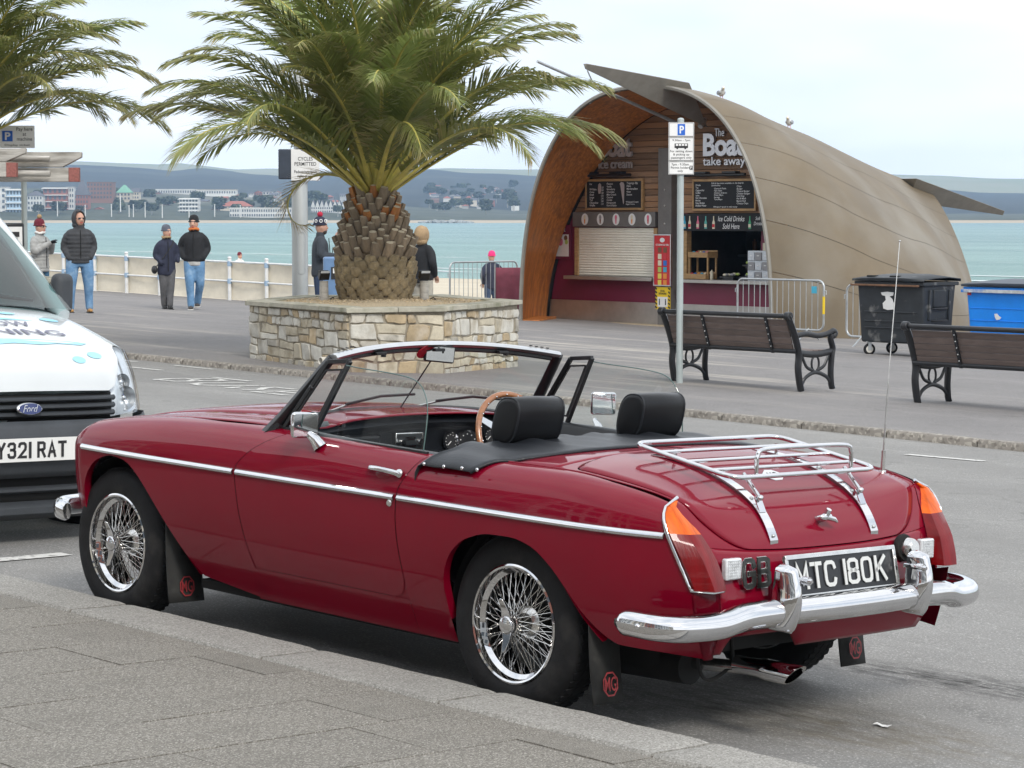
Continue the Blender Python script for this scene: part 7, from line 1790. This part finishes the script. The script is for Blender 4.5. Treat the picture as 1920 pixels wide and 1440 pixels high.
    if scarf: mb = MB(); mb.tube([(lean*.28+.082*math.cos(i*PI/8)+.012, .082*math.sin(i*PI/8), 1.525+.012*math.sin(i*1.3)) for i in range(16)], .026, 8, closed=True); mb.build('scarf', M[scarf], t, smooth=180)
    if beard: mb = MB(); mb.ell(hd((.06, 0, -.085)), (.055, .058, .05), 14, 8); mb.build('beard', M[beard], t, smooth=180)
    if bag:
        mb = MB(); mb.ell((.03, -.27, .84), (.13, .06, .09), 16, 10); bg_ = mb.build('shoulder_bag', M['boot_black'], t, smooth=180); mb = MB(); mb.tube(crom([(.03, -.25, .88), (.13, -.08, 1.12), (.10, .12, 1.40), (.0, .14, 1.46)], 5), .010, 5); mb.build('strap', M['boot_black'], bg_)
    return t
M['trainer'] = mat('canvas_trainer', (.06, .05, .045), .8, var=.3, vs=20)
cam_az = lambda p: math.atan2(CAM_POS.y-p.y, CAM_POS.x-p.x)
def putp(px_, d): q = at(px_, d); return q
pockets = (((-.01, .19, 1.41), (-.07, .275, 1.16), (.08, .20, .97)), ((-.01, -.19, 1.41), (-.08, -.265, 1.15), (.08, -.21, .96)))
p = putp(150, 42.2); person(p, cam_az(p)+.15, 'man in dark grey puffer jacket with hood up, sunglasses and blue jeans', 1.80, 'puffer_dark', 'jeans', 'tanboot', .88, 1.17, .16, arms=pockets, pocket=True, hood=('puffer_dark', None), glasses=True, yaw=.25, legs=(((0, .12, .92), (.01, .15, .50), (-.01, .165, .09)), ((0, -.12, .92), (.01, -.15, .50), (-.01, -.165, .09))))
p = putp(76, 41.5); person(p, cam_az(p)+.95, 'woman in silver grey puffer coat and burgundy bobble hat holding a camera', 1.62, 'puffer_silver', 'jeans3', 'boot_black', .80, 1.12, .16, arms=(((-.01, .20, 1.42), (.06, .27, 1.17), (.26, .06, 1.32)), ((-.01, -.20, 1.42), (.06, -.27, 1.17), (.26, -.06, 1.33))), hat=('burgundy', 'fur'), glasses=True, scarf='whitecoat', gloves='blackknit', yaw=.1)
p = putp(313, 45.6); person(p, cam_az(p)+.25, 'woman in navy parka and grey knitted hat, arm linked with the man in black', 1.60, 'navy', 'greytrs', 'boot_black', .74, 1.05, 0, arms=(((-.01, .18, 1.41), (-.03, .26, 1.16), (.10, .24, 1.02)), ((-.01, -.18, 1.41), (-.05, -.24, 1.14), (.12, -.14, .98))), hat=('greyknit', None), scarf='fur', yaw=.45, bag=True, pocket=True, legs=(((0, .085, .92), (.06, .075, .50), (.08, .045, .09)), ((0, -.085, .92), (-.01, -.07, .50), (-.10, -.03, .09))))
p = putp(365, 45.9); person(p, cam_az(p)-.1, 'man in black jacket, black beanie and pale blue jeans with an orange scarf', 1.80, 'blackcoat', 'jeans', 'trainer', .92, 1.12, 0, arms=(((-.01, .19, 1.41), (-.07, .265, 1.16), (.08, .20, .98)), ((-.01, -.19, 1.41), (-.06, -.28, 1.17), (.09, -.22, .99))), hat=('blackknit', None), scarf='orange_scarf', hem='lightgrey', yaw=-.1, pocket=True, legs=(((0, .09, .92), (-.02, .10, .50), (-.24, .03, .13)), ((0, -.09, .92), (.08, -.08, .50), (.10, -.06, .09))))
M['red_pom'] = cloth('red_pompom', (.45, .02, .05), bs=70)
p = putp(601, 40.0); person(p, cam_az(p)+PI/2+.15, 'bearded man in charcoal jacket and patterned red bobble hat beside the blue bin', 1.80, 'charcoal', 'jeans2', 'boot_black', .82, 1.12, 0, arms=(((-.01, .20, 1.42), (-.02, .28, 1.16), (.28, .20, 1.14)), ((-.01, -.20, 1.42), (-.02, -.28, 1.16), (.28, -.18, 1.14))), hat=('navy', 'red_pom', 1), beard='hair', gloves='blackknit')
p = putp(640, 41.2); person(p, cam_az(p)-PI/2, 'person in white padded coat half hidden behind the palm trunk', 1.62, 'whitecoat', 'jeans2', 'boot_black', .82, 1.2, .1, hood=('whitecoat', 'brownfur'))
p = putp(792, 39.0); person(p, cam_az(p)+PI-.7, 'person in black coat with a big tan fur hood right of the palm trunk', 1.70, 'blackcoat', 'stone_trs', 'boot_black', .84, 1.1, 0, hood=('fur', 'fur'))
def onbeach(px_, d): q = CAM_POS+FH*d+RT*((px_-960)/4430*d); return V((q.x, q.y, beach_z(q.x, q.y)))
p = onbeach(922, 58.0); person(p, cam_az(p)+PI+.4, 'person in bright pink hat seen from behind on the sand', 1.66, 'navy', 'jeans2', 'boot_black', .82, 1.05, 0, hat=('pinkknit', None), group='people on the beach')
p = onbeach(953, 66.0); person(p, cam_az(p)+PI, 'dark haired child on the sand behind the end-on barrier', 1.08, 'charcoal', 'jeans2', 'boot_black', .82, 1.05, 0, group='people on the beach')
p = onbeach(450, 74.0); person(p, cam_az(p)+.6, 'child in burgundy hat beyond the canvas windbreak', 1.32, 'whitecoat', 'jeans2', 'boot_black', .82, 1.05, 0, hat=('burgundy', None), group='people on the beach')
# ================================================================== white van nose-on at the kerb
M['vanwhite'] = mat('white_van_paint', (.64, .67, .68), .22, var=.03, vs=3, coat=.8)
M['vangrey'] = mat('grey_plastic_bumper', (.040, .045, .052), .6, var=.15, vs=8, bump=.15, bs=150)
M['decal'] = mat('pale_blue_decal', (.30, .62, .74), .4, var=.1, vs=6); M['decal2'] = mat('grey_decal_text', (.13, .13, .19), .4, var=0)
M['badgeblue'] = mat('oval_badge_blue', (.010, .022, .12), .25, var=0, coat=.8); M['platew'] = mat('white_reflective_plate', (.74, .74, .72), .4, var=.03)
def van():
    t = thing('van', 'white window cleaning van facing the red car', 'van', (-4.30, .135, g(-4.3, .135)-.045), (math.atan(GB_), -math.atan(GA), 0))
    W_ = .885
    def swp(y): k = abs(y)/W_; return -.34*k**4.2
    hx = spl([(0, -.035), (.12, -.065), (.3, -.20), (.6, -.56), (.85, -.82), (1, -.92)]); hz = spl([(0, .775), (.12, .875), (.3, .96), (.6, 1.06), (.85, 1.115), (1, 1.13)])
    def hood(s_, y, off=0):
        k = abs(y)/W_; w = W_-.10*max(0, s_-.25)
        yy = y*w/W_; return V((hx(s_)+swp(y)*(1-.75*s_)+off*.4, yy, hz(s_)+.055*(1-k**2)*min(1, .4+s_)-.10*max(0, k-.80)**1.5*3*(1-.3*s_)+off))
    ys = [-W_+2*W_*i/40 for i in range(41)]
    inner = [y for y in ys if abs(y) <= .66]
    def lampcut(y): return 0 if abs(y) < .52 else .36*min(1, (abs(y)-.52)/.16)
    mb = MB(); mb.grid([[hood(lampcut(y)+(1-lampcut(y))*i/24, y) for y in ys] for i in range(25)]); bn = mb.build('bonnet', M['vanwhite'], t, smooth=50)
    # sides
    for s_ in (-1, 1):
        def low(x):      # lower edge with the wheel arch
            d = abs(x+.78); return .27 if d > .37 else .27+math.sqrt(.37**2-d*d)*.98
        tops = [hood(.36+.64*i/10, s_*W_) for i in range(11)]+[V((x, s_*(W_-.075), 1.135)) for x in (-1.15, -1.3, -1.9, -3.0, -4.2)]
        xsd = []
        for a, b_ in zip(tops, tops[1:]): k = max(1, int(abs(b_.x-a.x)/.035)) if b_.x > -1.35 else 1; xsd += [a.lerp(b_, q/k) for q in range(k)]
        xsd.append(tops[-1]); mb = MB(); rows = []
        for tp in xsd:
            z0 = low(tp.x); f = lambda u: s_*(W_-.015-.02*(1-u)**2+(abs(tp.y)-W_+.015)*u**3)
            rows.append([V((tp.x, f(u), z0+(tp.z-z0)*u)) for u in [q/10 for q in range(11)]])
        mb.grid(rows); mb.build('side_panel', M['vanwhite'], t, smooth=50)
        mb = MB(); mb.grid([[V((-.78-.39*math.cos(a*PI/12), y_, .27+.39*math.sin(a*PI/12))) for y_ in (s_*.86, s_*.5)] for a in range(13)]); mb.build('wheel_well', M['dark'], t)
        mb = MB(); mb.grid([[V((swp(W_)+.005-dx, s_*(W_-.002), z)) for dx in (0, .10)] for z in (.30, .5, .66)]); mb.build('bumper_return', M['vangrey'], t)
        mb = MB(); rows = []
        for x, zt in ((-1.05, 1.14), (-1.3, 1.36), (-1.55, 1.58), (-1.8, 1.74), (-2.1, 1.82), (-4.2, 1.84)): rows.append([V((x, s_*(W_-.10+.08*(1-j/5)-.10*(j/5)*((zt-1.12)/.7)), 1.12+(zt-1.12)*j/5)) for j in range(6)])
        mb.grid(rows); mb.build('upper_side', M['vanwhite'] if s_ else None, t, smooth=50)
        mb = MB(); mb.tube([hood(1, s_*.84)+V((.02, s_*.015, -.01)), V((-1.33, s_*.79, 1.38)), V((-1.70, s_*.73, 1.68)), V((-1.85, s_*.70, 1.765))], [.040, .036, .034, .034], 8, sq=(1.4, 1)); mb.build('screen_pillar', M['vanwhite'], t, smooth=50)
        # headlamps
        rows = []
        for i in range(9):
            u = i/8; y = s_*(.525+.352*u); row = []
            for j in range(9):
                v = j/8; zt = hood(lampcut(y), y).z-.006; zb = .655+.02*u; xt = hood(lampcut(y), y).x; xb = -.03+swp(y)
                row.append(V((xb+(xt-xb)*v+.025*math.sin(PI*v), y, zb+(zt-zb)*v)))
            rows.append(row)
        mb = MB(); mb.grid(rows); hl = mb.build('headlamp', M['headglass'], t, smooth=180)
        mb = MB(); mb.grid([[p-V((.045, 0, 0)) for p in r_] for r_ in rows]); mb.build('reflector', M['lampchrome'], hl, smooth=180)
        for v, r_ in ((.26, .062), (.62, .045)):
            c_ = rows[3][int(v*8)]-V((.05, 0, 0)); mb = MB(); mb.lathe([(r_, .03), (r_*.8, .0), (r_*.3, -.02), (0, -.02)], 20, frame(c_, (0, 1, 0), (0, 0, 1))); mb.ell(c_+V((.01, 0, 0)), (.02, .018, .018), 8, 6); mb.build('bulb_bowl', M['alu'], hl, smooth=50)
        # wheel
        w_ = bpy.data.objects.new('wheel', None); COL.objects.link(w_); w_.parent = t; w_.location = (-.78, s_*.76, .30)
        mb = MB(); mb.lathe([(.19, .09), (.26, .10), (.295, .07), (.30, 0), (.295, -.07), (.26, -.1), (.19, -.09)], 36, MX.Rotation(PI/2, 4, 'X')); mb.build('tyre', M['rubber'], w_, smooth=50)
        mb = MB(); mb.cyl((0, -.08, 0), (0, .08, 0), .195, .195, 24); mb.build('rim', M['steel'], w_, bevel=.01)
        # mirrors
        mr = MB(); mr.box((-1.14, s_*.885, 1.235), (.09, .12, .22)); mo = mr.build('door_mirror', M['vangrey'], t, bevel=.04, seg=4); mb = MB(); mb.box((-1.12, s_*.82, 1.14), (.06, .08, .05)); mb.build('mirror_arm', M['vangrey'], mo, bevel=.01)
    # windscreen, roof, wipers
    ws = [[V((-.93+(-1.83+.93)*j/8, y*(.97-.13*j/8), hood(1, 0).z-.03+(1.76-1.12)*j/8+.03*(1-(y/.85)**2))) + V((.10*(1-(abs(y)/.85)**2.5), 0, 0)) for y in [-.84+1.68*i/20 for i in range(21)]] for j in range(9)]
    mb = MB(); mb.grid(ws); mb.build('windscreen', M['vanglass'], t, smooth=180)
    mb = MB(); mb.grid([[V((x, y, z+.03*(1-(y/.8)**2))) for y in [-.74+1.48*i/10 for i in range(11)]] for x, z in ((-1.80, 1.755), (-2.0, 1.81), (-2.4, 1.85), (-4.2, 1.86))]); mb.build('roof', M['vanwhite'], t, smooth=50)
    mb = MB(); mb.grid([[hood(1, y)+V((dx, 0, dz)) for y in ys] for dx, dz in ((.01, .004), (-.06, .012), (-.10, -.02))]); mb.build('scuttle', M['vangrey'], t, smooth=50)
    for y0, y1 in ((-.55, .05), (.10, .68)): mb = MB(); mb.tube([hood(1, y0)+V((-.02, 0, .03)), hood(1, (y0+y1)/2)+V((-.05, 0, .055)), hood(1, y1)+V((-.06, 0, .05))], [.010, .012, .008], 6); mb.build('wiper', M['black'], t, smooth=50)
    mb = MB(); mb.bx(-1.7, -1.25, -.75, .75, .85, 1.15); mb.build('dashboard', M['vangrey'], t, bevel=.05)
    mb = MB(); mb.bx(-2.6, -2.5, -.8, .8, .4, 1.75); mb.build('bulkhead', M['dark'], t)
    # grille slats and bumper
    def band(name, m_, z0, z1, dx, y1, bulge=.012, n=5, nz=3):
        mb_ = MB(); yy = [-y1+2*y1*i/28 for i in range(29)]
        mb_.grid([[V((dx+swp(y)+bulge*math.sin(PI*j/nz), y, z0+(z1-z0)*j/nz)) for y in yy] for j in range(nz+1)]); return mb_.build(name, m_, t, smooth=40, solid=.01)
    band('grille_backing', M['dark'], .655, .78, -.06, .52, 0)
    for k in range(3): band('grille_slat', M['vangrey'], .668+k*.037, .695+k*.037, -.035, .525, .014)
    bp = band('bumper', M['vangrey'], .38, .655, .005, W_, .045, nz=8); band('lower_grille', M['dark'], .26, .38, -.05, .70, 0); band('lower_lip', M['vangrey'], .30, .335, -.03, .72, .02); band('valance', M['vangrey'], .17, .26, -.05, .78, .03)
    # oval badge
    bm = frame((.0, -.01, .715), (0, 1, 0), (-.1, 0, 1)); mb = MB(); mb.lathe([(0, .014), (.062, .013), (.070, .008), (.072, 0)], 36, bm); mb.v = [(x, y, .715+(z-.715)*.44) for x, y, z in mb.v]; bo = mb.build('oval_badge', M['chrome'], t, smooth=40)
    mb = MB(); mb.lathe([(0, .016), (.063, .0145)], 36, bm); mb.v = [(x, y, .715+(z-.715)*.42) for x, y, z in mb.v]; mb.build('badge_face', M['badgeblue'], bo, smooth=40)
    lettering('badge_lettering', 'Ford', M['alu'], bo, bm @ MX.Translation((0, 0, .0168)), .085, .036, shear=.4, bold=.0)
    # number plate
    pmv = frame((.062, -.0, .522), (0, 1, 0), (-.03, 0, 1)); mb = MB(); mb.box((0, 0, 0), (.52, .112, .006)); mb.v = [tuple(pmv @ V(q)) for q in mb.v]; pl = mb.build('number_plate', M['platew'], t)
    build_car.glyphs('Y321 RAT', -.222, .048, .079, .0105, .0135, pl, pmv, M['ink'], .0045)
    # bonnet graphics laid on the metal
    def onhood(name, polys, m_, off):
        mb_ = MB()
        for pg in polys: mb_.add([hood(max(.02, min(.98, (q[1]))), q[0], off) for q in pg], [tuple(range(len(pg)))])
        return mb_.build(name, m_, bn)
    def drop(cy, cs, ry, rs): return [(cy+ry*math.cos(a*PI/10), cs+rs*math.sin(a*PI/10)) for a in range(20)]
    onhood('paint_splash', [[(-.6, .38), (-.3, .40), (0, .39), (.2, .385), (.42, .37), (.50, .355), (.44, .335), (.30, .345), (.2, .33), (.05, .345), (-.1, .33), (-.3, .35), (-.6, .335)]], M['decal'], .003)
    onhood('paint_splash', [[(-.6, .655), (-.2, .67), (.1, .665), (.3, .64), (.42, .625), (.2, .62), (-.1, .625), (-.6, .61)]], M['decal'], .003)
    for a in ((.34, .19, .038, .030), (.46, .235, .045, .032), (.30, .74, .055, .022), (.52, .66, .065, .028), (.18, .77, .04, .018)): onhood('paint_drop', [drop(*a)], M['decal'], .003)
    for tx, s0, w, h, y in (('WINDOW', .565, .60, .062, .0), ('CLEANING', .465, .84, .062, .0)):
        me = text_mesh(tx, w, h, bold=.018)
        for v_ in me.vertices: v_.co = hood(max(.02, min(.98, s0+v_.co.y)), v_.co.x+y+.02, .004)
        me.materials.append(M['decal2']); o = bpy.data.objects.new('bonnet_lettering', me); COL.objects.link(o); o.parent = bn
    onhood('washer_jet', [drop(-.06, .70, .025, .012)], M['black'], .008)
M['headglass'] = glass('headlamp_glass', (.92, .95, .97)); M['lampchrome'] = mat('headlamp_reflector', (.72, .75, .78), .35, .1, var=.2, vs=9)
M['vanglass'] = glass('van_windscreen', (.42, .56, .56))
van()
# ================================================================== town across the bay
def W3(name, c): return mat(name, c, .85, var=.1, vs=.2, rnd=.08)
M['tw_white'] = W3('white_render', (.66, .66, .63)); M['tw_cream'] = W3('cream_render', (.58, .52, .42)); M['tw_brick'] = W3('red_brick', (.30, .12, .085)); M['tw_brown'] = W3('brown_brick', (.24, .13, .095)); M['tw_blue'] = W3('pale_blue_render', (.42, .55, .66)); M['tw_grey'] = W3('grey_render', (.40, .40, .39))
M['rf_slate'] = W3('slate_roof', (.115, .115, .13)); M['rf_red'] = W3('red_tile_roof', (.33, .11, .07)); M['rf_brown'] = W3('brown_tile_roof', (.20, .115, .085)); M['rf_green'] = W3('green_copper_roof', (.20, .42, .30))
M['tw_glass'] = mat('far_window', (.07, .085, .10), .3, var=.2, vs=.3)
ZB = 404
def bldg(name, label, cat, x0, x1, ytop, ybase, depth, wall, roof='flat', rmat='rf_slate', rh=.35, floors=0, bays=0, group=None, deep=None, band=False):
    """building placed by bearing and apparent height, built at its true size"""
    s_ = depth/4430.0; w = (x1-x0)*s_; h = (ybase-ytop)*s_; zb = CAM_POS.z+(ZB-ybase)*s_
    c = CAM_POS+FH*depth+RT*(((x0+x1)/2-960)*s_); deep = deep or max(8, min(w, 14))
    t = thing(name, label, cat, (c.x, c.y, zb), (0, 0, facing()), group=group)
    hw = h if roof == 'flat' else h*(1-rh)
    mb = MB(); mb.bx(-w/2, w/2, 0, deep, -6, hw); wl = mb.build('wall', M[wall], t)
    if roof == 'flat': mb = MB(); mb.bx(-w/2-.3, w/2+.3, -.3, deep+.3, hw, hw+.5); mb.build('roof', M[rmat], t)
    elif roof == 'hip':
        e = .5; i_ = min(w, deep)*.42; mb = MB(); mb.add([(-w/2-e, -e, hw), (w/2+e, -e, hw), (w/2+e, deep+e, hw), (-w/2-e, deep+e, hw), (-w/2+i_, deep/2, h), (w/2-i_, deep/2, h)], [(0, 1, 5, 4), (1, 2, 5), (2, 3, 4, 5), (3, 0, 4), (0, 1, 2, 3)]); mb.build('roof', M[rmat], t)
    elif roof == 'gable':     # ridge along the front
        e = .4; mb = MB(); mb.add([(-w/2-e, -e, hw), (w/2+e, -e, hw), (w/2+e, deep+e, hw), (-w/2-e, deep+e, hw), (-w/2-e, deep/2, h), (w/2+e, deep/2, h)], [(0, 1, 5, 4), (1, 2, 5), (2, 3, 4, 5), (3, 0, 4), (0, 1, 2, 3)]); mb.build('roof', M[rmat], t)
    elif roof == 'front':     # gable towards the sea
        e = .4; mb = MB(); mb.add([(-w/2-e, -e, hw), (w/2+e, -e, hw), (0, -e, h), (-w/2-e, deep+e, hw), (w/2+e, deep+e, hw), (0, deep+e, h)], [(0, 2, 5, 3), (2, 1, 4, 5), (3, 5, 4)]); mb.build('roof', M[rmat], t); mb = MB(); mb.add([(-w/2, -.05, hw), (w/2, -.05, hw), (0, -.05, h-.3)], [(0, 1, 2)]); mb.build('gable', M[wall], t)
    if floors and bays:
        mb = MB(); fh = hw/floors; bw = w/bays
        for i in range(floors):
            for j in range(bays): mb.bx(-w/2+bw*(j+.25), -w/2+bw*(j+.75), -.25, .05, fh*(i+.28), fh*(i+.80))
        o = mb.build('windows', M['tw_glass'], t); o['kind'] = 'stuff'
    if band:
        for i in range(1, floors+1): mb = MB(); mb.bx(-w/2-.8, w/2+.8, -1.6, 0, hw/floors*i-.5, hw/floors*i); mb.build('balcony', M['tw_white'], t)
    return t
bldg('seafront_hotel', 'tall cream hotel at the far left of the bay', 'building', -70, 14, 352, 404, 1480, 'tw_white', 'flat', 'tw_grey', floors=5, bays=9)
bldg('seafront_hotel', 'white hotel with pale blue balconies across the bay', 'building', 15, 45, 356, 404, 1480, 'tw_blue', 'flat', 'tw_white', floors=4, bays=5, band=True)
bldg('seafront_hotel', 'white bay-windowed hotel beside the pale blue one', 'building', 54, 82, 358, 404, 1490, 'tw_white', 'hip', 'rf_slate', .2, 4, 5)
bldg('apartment_block', 'brick apartment block with white balcony bands', 'building', 84, 128, 353, 402, 1500, 'tw_brick', 'flat', 'tw_grey', floors=4, bays=5, band=True)
bldg('apartment_block', 'narrow white apartment block between two brick ones', 'building', 128, 141, 352, 402, 1505, 'tw_white', 'flat', 'tw_grey', floors=5, bays=3)
bldg('seafront_hotel', 'brick hotel with steep dark roof', 'building', 142, 168, 338, 400, 1510, 'tw_brick', 'hip', 'rf_slate', .45, 4, 5)
bldg('apartment_block', 'long brown brick block on the far slope', 'building', 166, 213, 343, 374, 1600, 'tw_brown', 'flat', 'rf_brown', floors=4, bays=8)
bldg('church_hall', 'cream building with a bright green roof', 'building', 221, 247, 347, 376, 1620, 'tw_cream', 'hip', 'rf_green', .5, 2, 4)
bldg('villa', 'cream villa beside the green-roofed building', 'building', 249, 263, 353, 374, 1640, 'tw_cream', 'gable', 'rf_slate', .35, 2, 3)
bldg('white_terrace', 'long low white terrace high on the far slope', 'building', 294, 366, 356, 364, 1830, 'tw_white', 'flat', 'tw_white', floors=1, bays=16)
bldg('white_terrace', 'second low white terrace stretching right of the first', 'building', 370, 444, 357, 365, 1830, 'tw_white', 'flat', 'tw_cream', floors=1, bays=16)
bldg('villa', 'tiny white house standing alone on the hillside', 'building', 494, 512, 357, 366, 1840, 'tw_white', 'hip', 'rf_slate', .3, 1, 3)
bldg('villa', 'white block with stepped flat roofs above the beach', 'building', 338, 373, 373, 402, 1500, 'tw_white', 'flat', 'tw_white', floors=4, bays=6, band=True)
bldg('pavilion', 'low pavilion with a wide red hipped roof', 'building', 414, 472, 377, 392, 1520, 'tw_cream', 'hip', 'rf_red', .65, 1, 8)
bldg('beach_building', 'long white beach building with columns', 'building', 432, 548, 391, 408, 1450, 'tw_white', 'flat', 'tw_white', floors=2, bays=26)
for k, x in enumerate((498, 520, 528, 536, 544, 552)): bldg('terrace_house', 'gabled cream terrace house in the row left of the lamp column' if k else 'big white gable end of the terrace left of the lamp column', 'house', x, x+(20 if k == 0 else 9), 376 if k == 0 else 374, 406, 1500, 'tw_cream', 'front', 'rf_slate', .35, 3, 2, 'gabled houses left of the lamp column' if k else None)
for k in range(8): x = 584+k*8.2; bldg('terrace_house', 'white gabled terrace house in the row between lamp column and palm', 'house', x, x+8, 375, 406, 1500, 'tw_white', 'front', 'rf_slate', .4, 3, 2, 'gabled houses between column and palm')
rnd = random.Random(77)
# houses scattered over the slope: each its own little building
n = 0
for k in range(120):
    x = rnd.uniform(-10, 640) if k < 78 else rnd.uniform(800, 965)
    if k < 78: y = rnd.uniform(366, 398); dep = 1900-(y-360)*10.5
    else: y = rnd.uniform(345, 398); dep = 2600-(y-345)*18
    sz = rnd.uniform(9, 17)*(1500/dep)**.5; hh = rnd.uniform(6.5, 10)*(1500/dep)**.4
    w_ = rnd.choice(('tw_white', 'tw_white', 'tw_cream', 'tw_brick', 'tw_brown', 'tw_grey')); r_ = rnd.choice(('rf_slate', 'rf_slate', 'rf_brown', 'rf_red'))
    nm = {'tw_white': 'white', 'tw_cream': 'cream', 'tw_brick': 'red brick', 'tw_brown': 'brown brick', 'tw_grey': 'grey'}[w_]; rn = {'rf_slate': 'slate', 'rf_brown': 'brown tiled', 'rf_red': 'red tiled'}[r_]
    place = 'the slope above the far beach' if k < 78 else 'the wooded hillside beside the kiosk'
    bldg('house', '%s house with %s roof on %s' % (nm, rn, place), 'house', x, x+sz, y-hh, y, dep, w_, rnd.choice(('gable', 'hip', 'front')), r_, .42, 2 if k < 78 else 0, 3 if k < 78 else 0, '%s %s houses on %s' % (nm, rn, place))
# street lamps along the far promenade
for x, y0, y1 in ((110, 379, 403), (162, 385, 403), (211, 384, 403), (228, 366, 388), (244, 386, 404), (252, 384, 404), (274, 380, 404), (306, 384, 404), (356, 388, 404), (404, 384, 406), (452, 386, 406)):
    d = 1445; s_ = d/4430; q = far(x, d, CAM_POS.z+(404-y1)*s_); t = thing('street_lamp', 'slender white lamp standard on the promenade across the bay', 'street lamp', q, group='lamps across the bay')
    mb = MB(); mb.cyl((0, 0, -3), (0, 0, (y1-y0)*s_), .34, .26, 6); mb.build('mast', M['tw_white'], t); mb = MB(); mb.ell((0, 0, (y1-y0)*s_), (.5, .5, .3), 6, 4); mb.build('head', M['tw_white'], t)
# trees on the slope as clumps of small leaf faces
M['fartree'] = mat('far_tree_leaves', (.060, .075, .035), .9, var=.4, vs=.3, rnd=.3)
tl = None
for k in range(110):
    x = rnd.uniform(-20, 640) if k < 70 else rnd.uniform(800, 965); y = rnd.uniform(372, 402) if k < 70 else rnd.uniform(352, 400)
    dep = (1900-(y-360)*10.5-6) if k < 70 else (2600-(y-345)*18-10); s_ = dep/4430
    if tl is None:
        tl = []
        for v in range(4):
            mb = MB(); r2 = random.Random(v)
            for i in range(150):
                a, b_ = r2.uniform(0, 2*PI), r2.uniform(-.6, 1); rr = r2.uniform(.4, 1)*(1-.25*abs(b_)); c_ = V((rr*math.cos(a), rr*math.sin(a), 1.1+b_*.8)); e1 = V((r2.uniform(-1, 1), r2.uniform(-1, 1), r2.uniform(-1, 1))).normalized()*.24; e2 = e1.orthogonal().normalized()*.2
                mb.add([c_-e1, c_+e2, c_+e1, c_-e2], [(0, 1, 2, 3)])
            o = mb.build('crown', M['fartree'], None); me1 = o.data; bpy.data.objects.remove(o); mb = MB(); mb.cyl((0, 0, -1.5), (0, 0, 1.3), .10, .06, 6); o = mb.build('trunk', M['oldwood'], None); tl.append((me1, o.data)); bpy.data.objects.remove(o)
    pl_ = 'the slope above the far beach' if k < 70 else 'the hillside beside the kiosk'
    t = thing('tree', 'small dark tree among the houses on '+pl_, 'tree', far(x, dep, CAM_POS.z+(404-y)*s_), group='trees on '+pl_); sc_ = rnd.uniform(2.6, 5.0); t.scale = (sc_*rnd.uniform(1, 1.6), sc_, sc_*.85)
    for me_, nm in zip(tl[k % 4], ('crown', 'trunk')): o = bpy.data.objects.new(nm, me_); COL.objects.link(o); o.parent = t
# rock jetty on the far beach, right of the palm
q = far(838, 1325, SEA); t = thing('rock_jetty', 'low dark rock jetty on the far shore right of the palm', 'jetty', q, (0, 0, facing()))
mb = MB(); rj = random.Random(3)
for i in range(70): u = rj.uniform(-1, 1); mb.box((u*15, rj.uniform(-2, 2), 1.2*(1-u*u)*rj.random()+.2), (rj.uniform(1, 2.4), rj.uniform(1, 2), rj.uniform(.8, 1.6)), MX.Rotation(rj.uniform(0, 3), 3, 'Z') @ MX.Rotation(rj.uniform(-.5, .5), 3, 'X'))
o = mb.build('boulders', M['tw_grey'], t); o['kind'] = 'stuff'

# ================================================================== terrace on the town side of the street, behind the camera
M['stucco'] = mat('terrace_stucco', (.42, .38, .33), .85, var=.12, vs=.6)
tc_ = [('tw_cream', 'cream'), ('tw_brick', 'brick'), ('tw_grey', 'grey'), ('tw_white', 'white')]
for k in range(9):
    x = -34+k*7.2; y = -17.5; w_, nm = tc_[k % 4]; t = thing('town_house', 'three storey %s seafront house on the town side of the street' % nm, 'house', (x, y, g(x, y)), group='seafront houses on the town side')
    mb = MB(); mb.bx(-3.55, 3.55, -9, 0, 0, 10.2); mb.build('wall', M[w_], t); mb = MB(); mb.add([(-3.6, .4, 10.2), (3.6, .4, 10.2), (3.6, -9.4, 10.2), (-3.6, -9.4, 10.2), (-3.6, -4.5, 13), (3.6, -4.5, 13)], [(0, 1, 5, 4), (1, 2, 5), (2, 3, 4, 5), (3, 0, 4)]); mb.build('roof', M['rf_slate'], t)
    for i in range(3):
        for j in range(3):
            if i == 0 and j == 1: mb = MB(); mb.bx(-.6, .6, 0, .1, 0, 2.3); mb.build('door', M['ink'], t); continue
            mb = MB(); mb.bx(-2.9+j*2.2, -1.5+j*2.2, 0, .08, .9+i*3.2, 2.9+i*3.2); wn_ = mb.build('window', M['tw_glass'], t); mb = MB(); mb.bx(-3.0+j*2.2, -1.4+j*2.2, 0, .2, .78+i*3.2, .9+i*3.2); mb.build('sill', M['tw_white'], wn_)
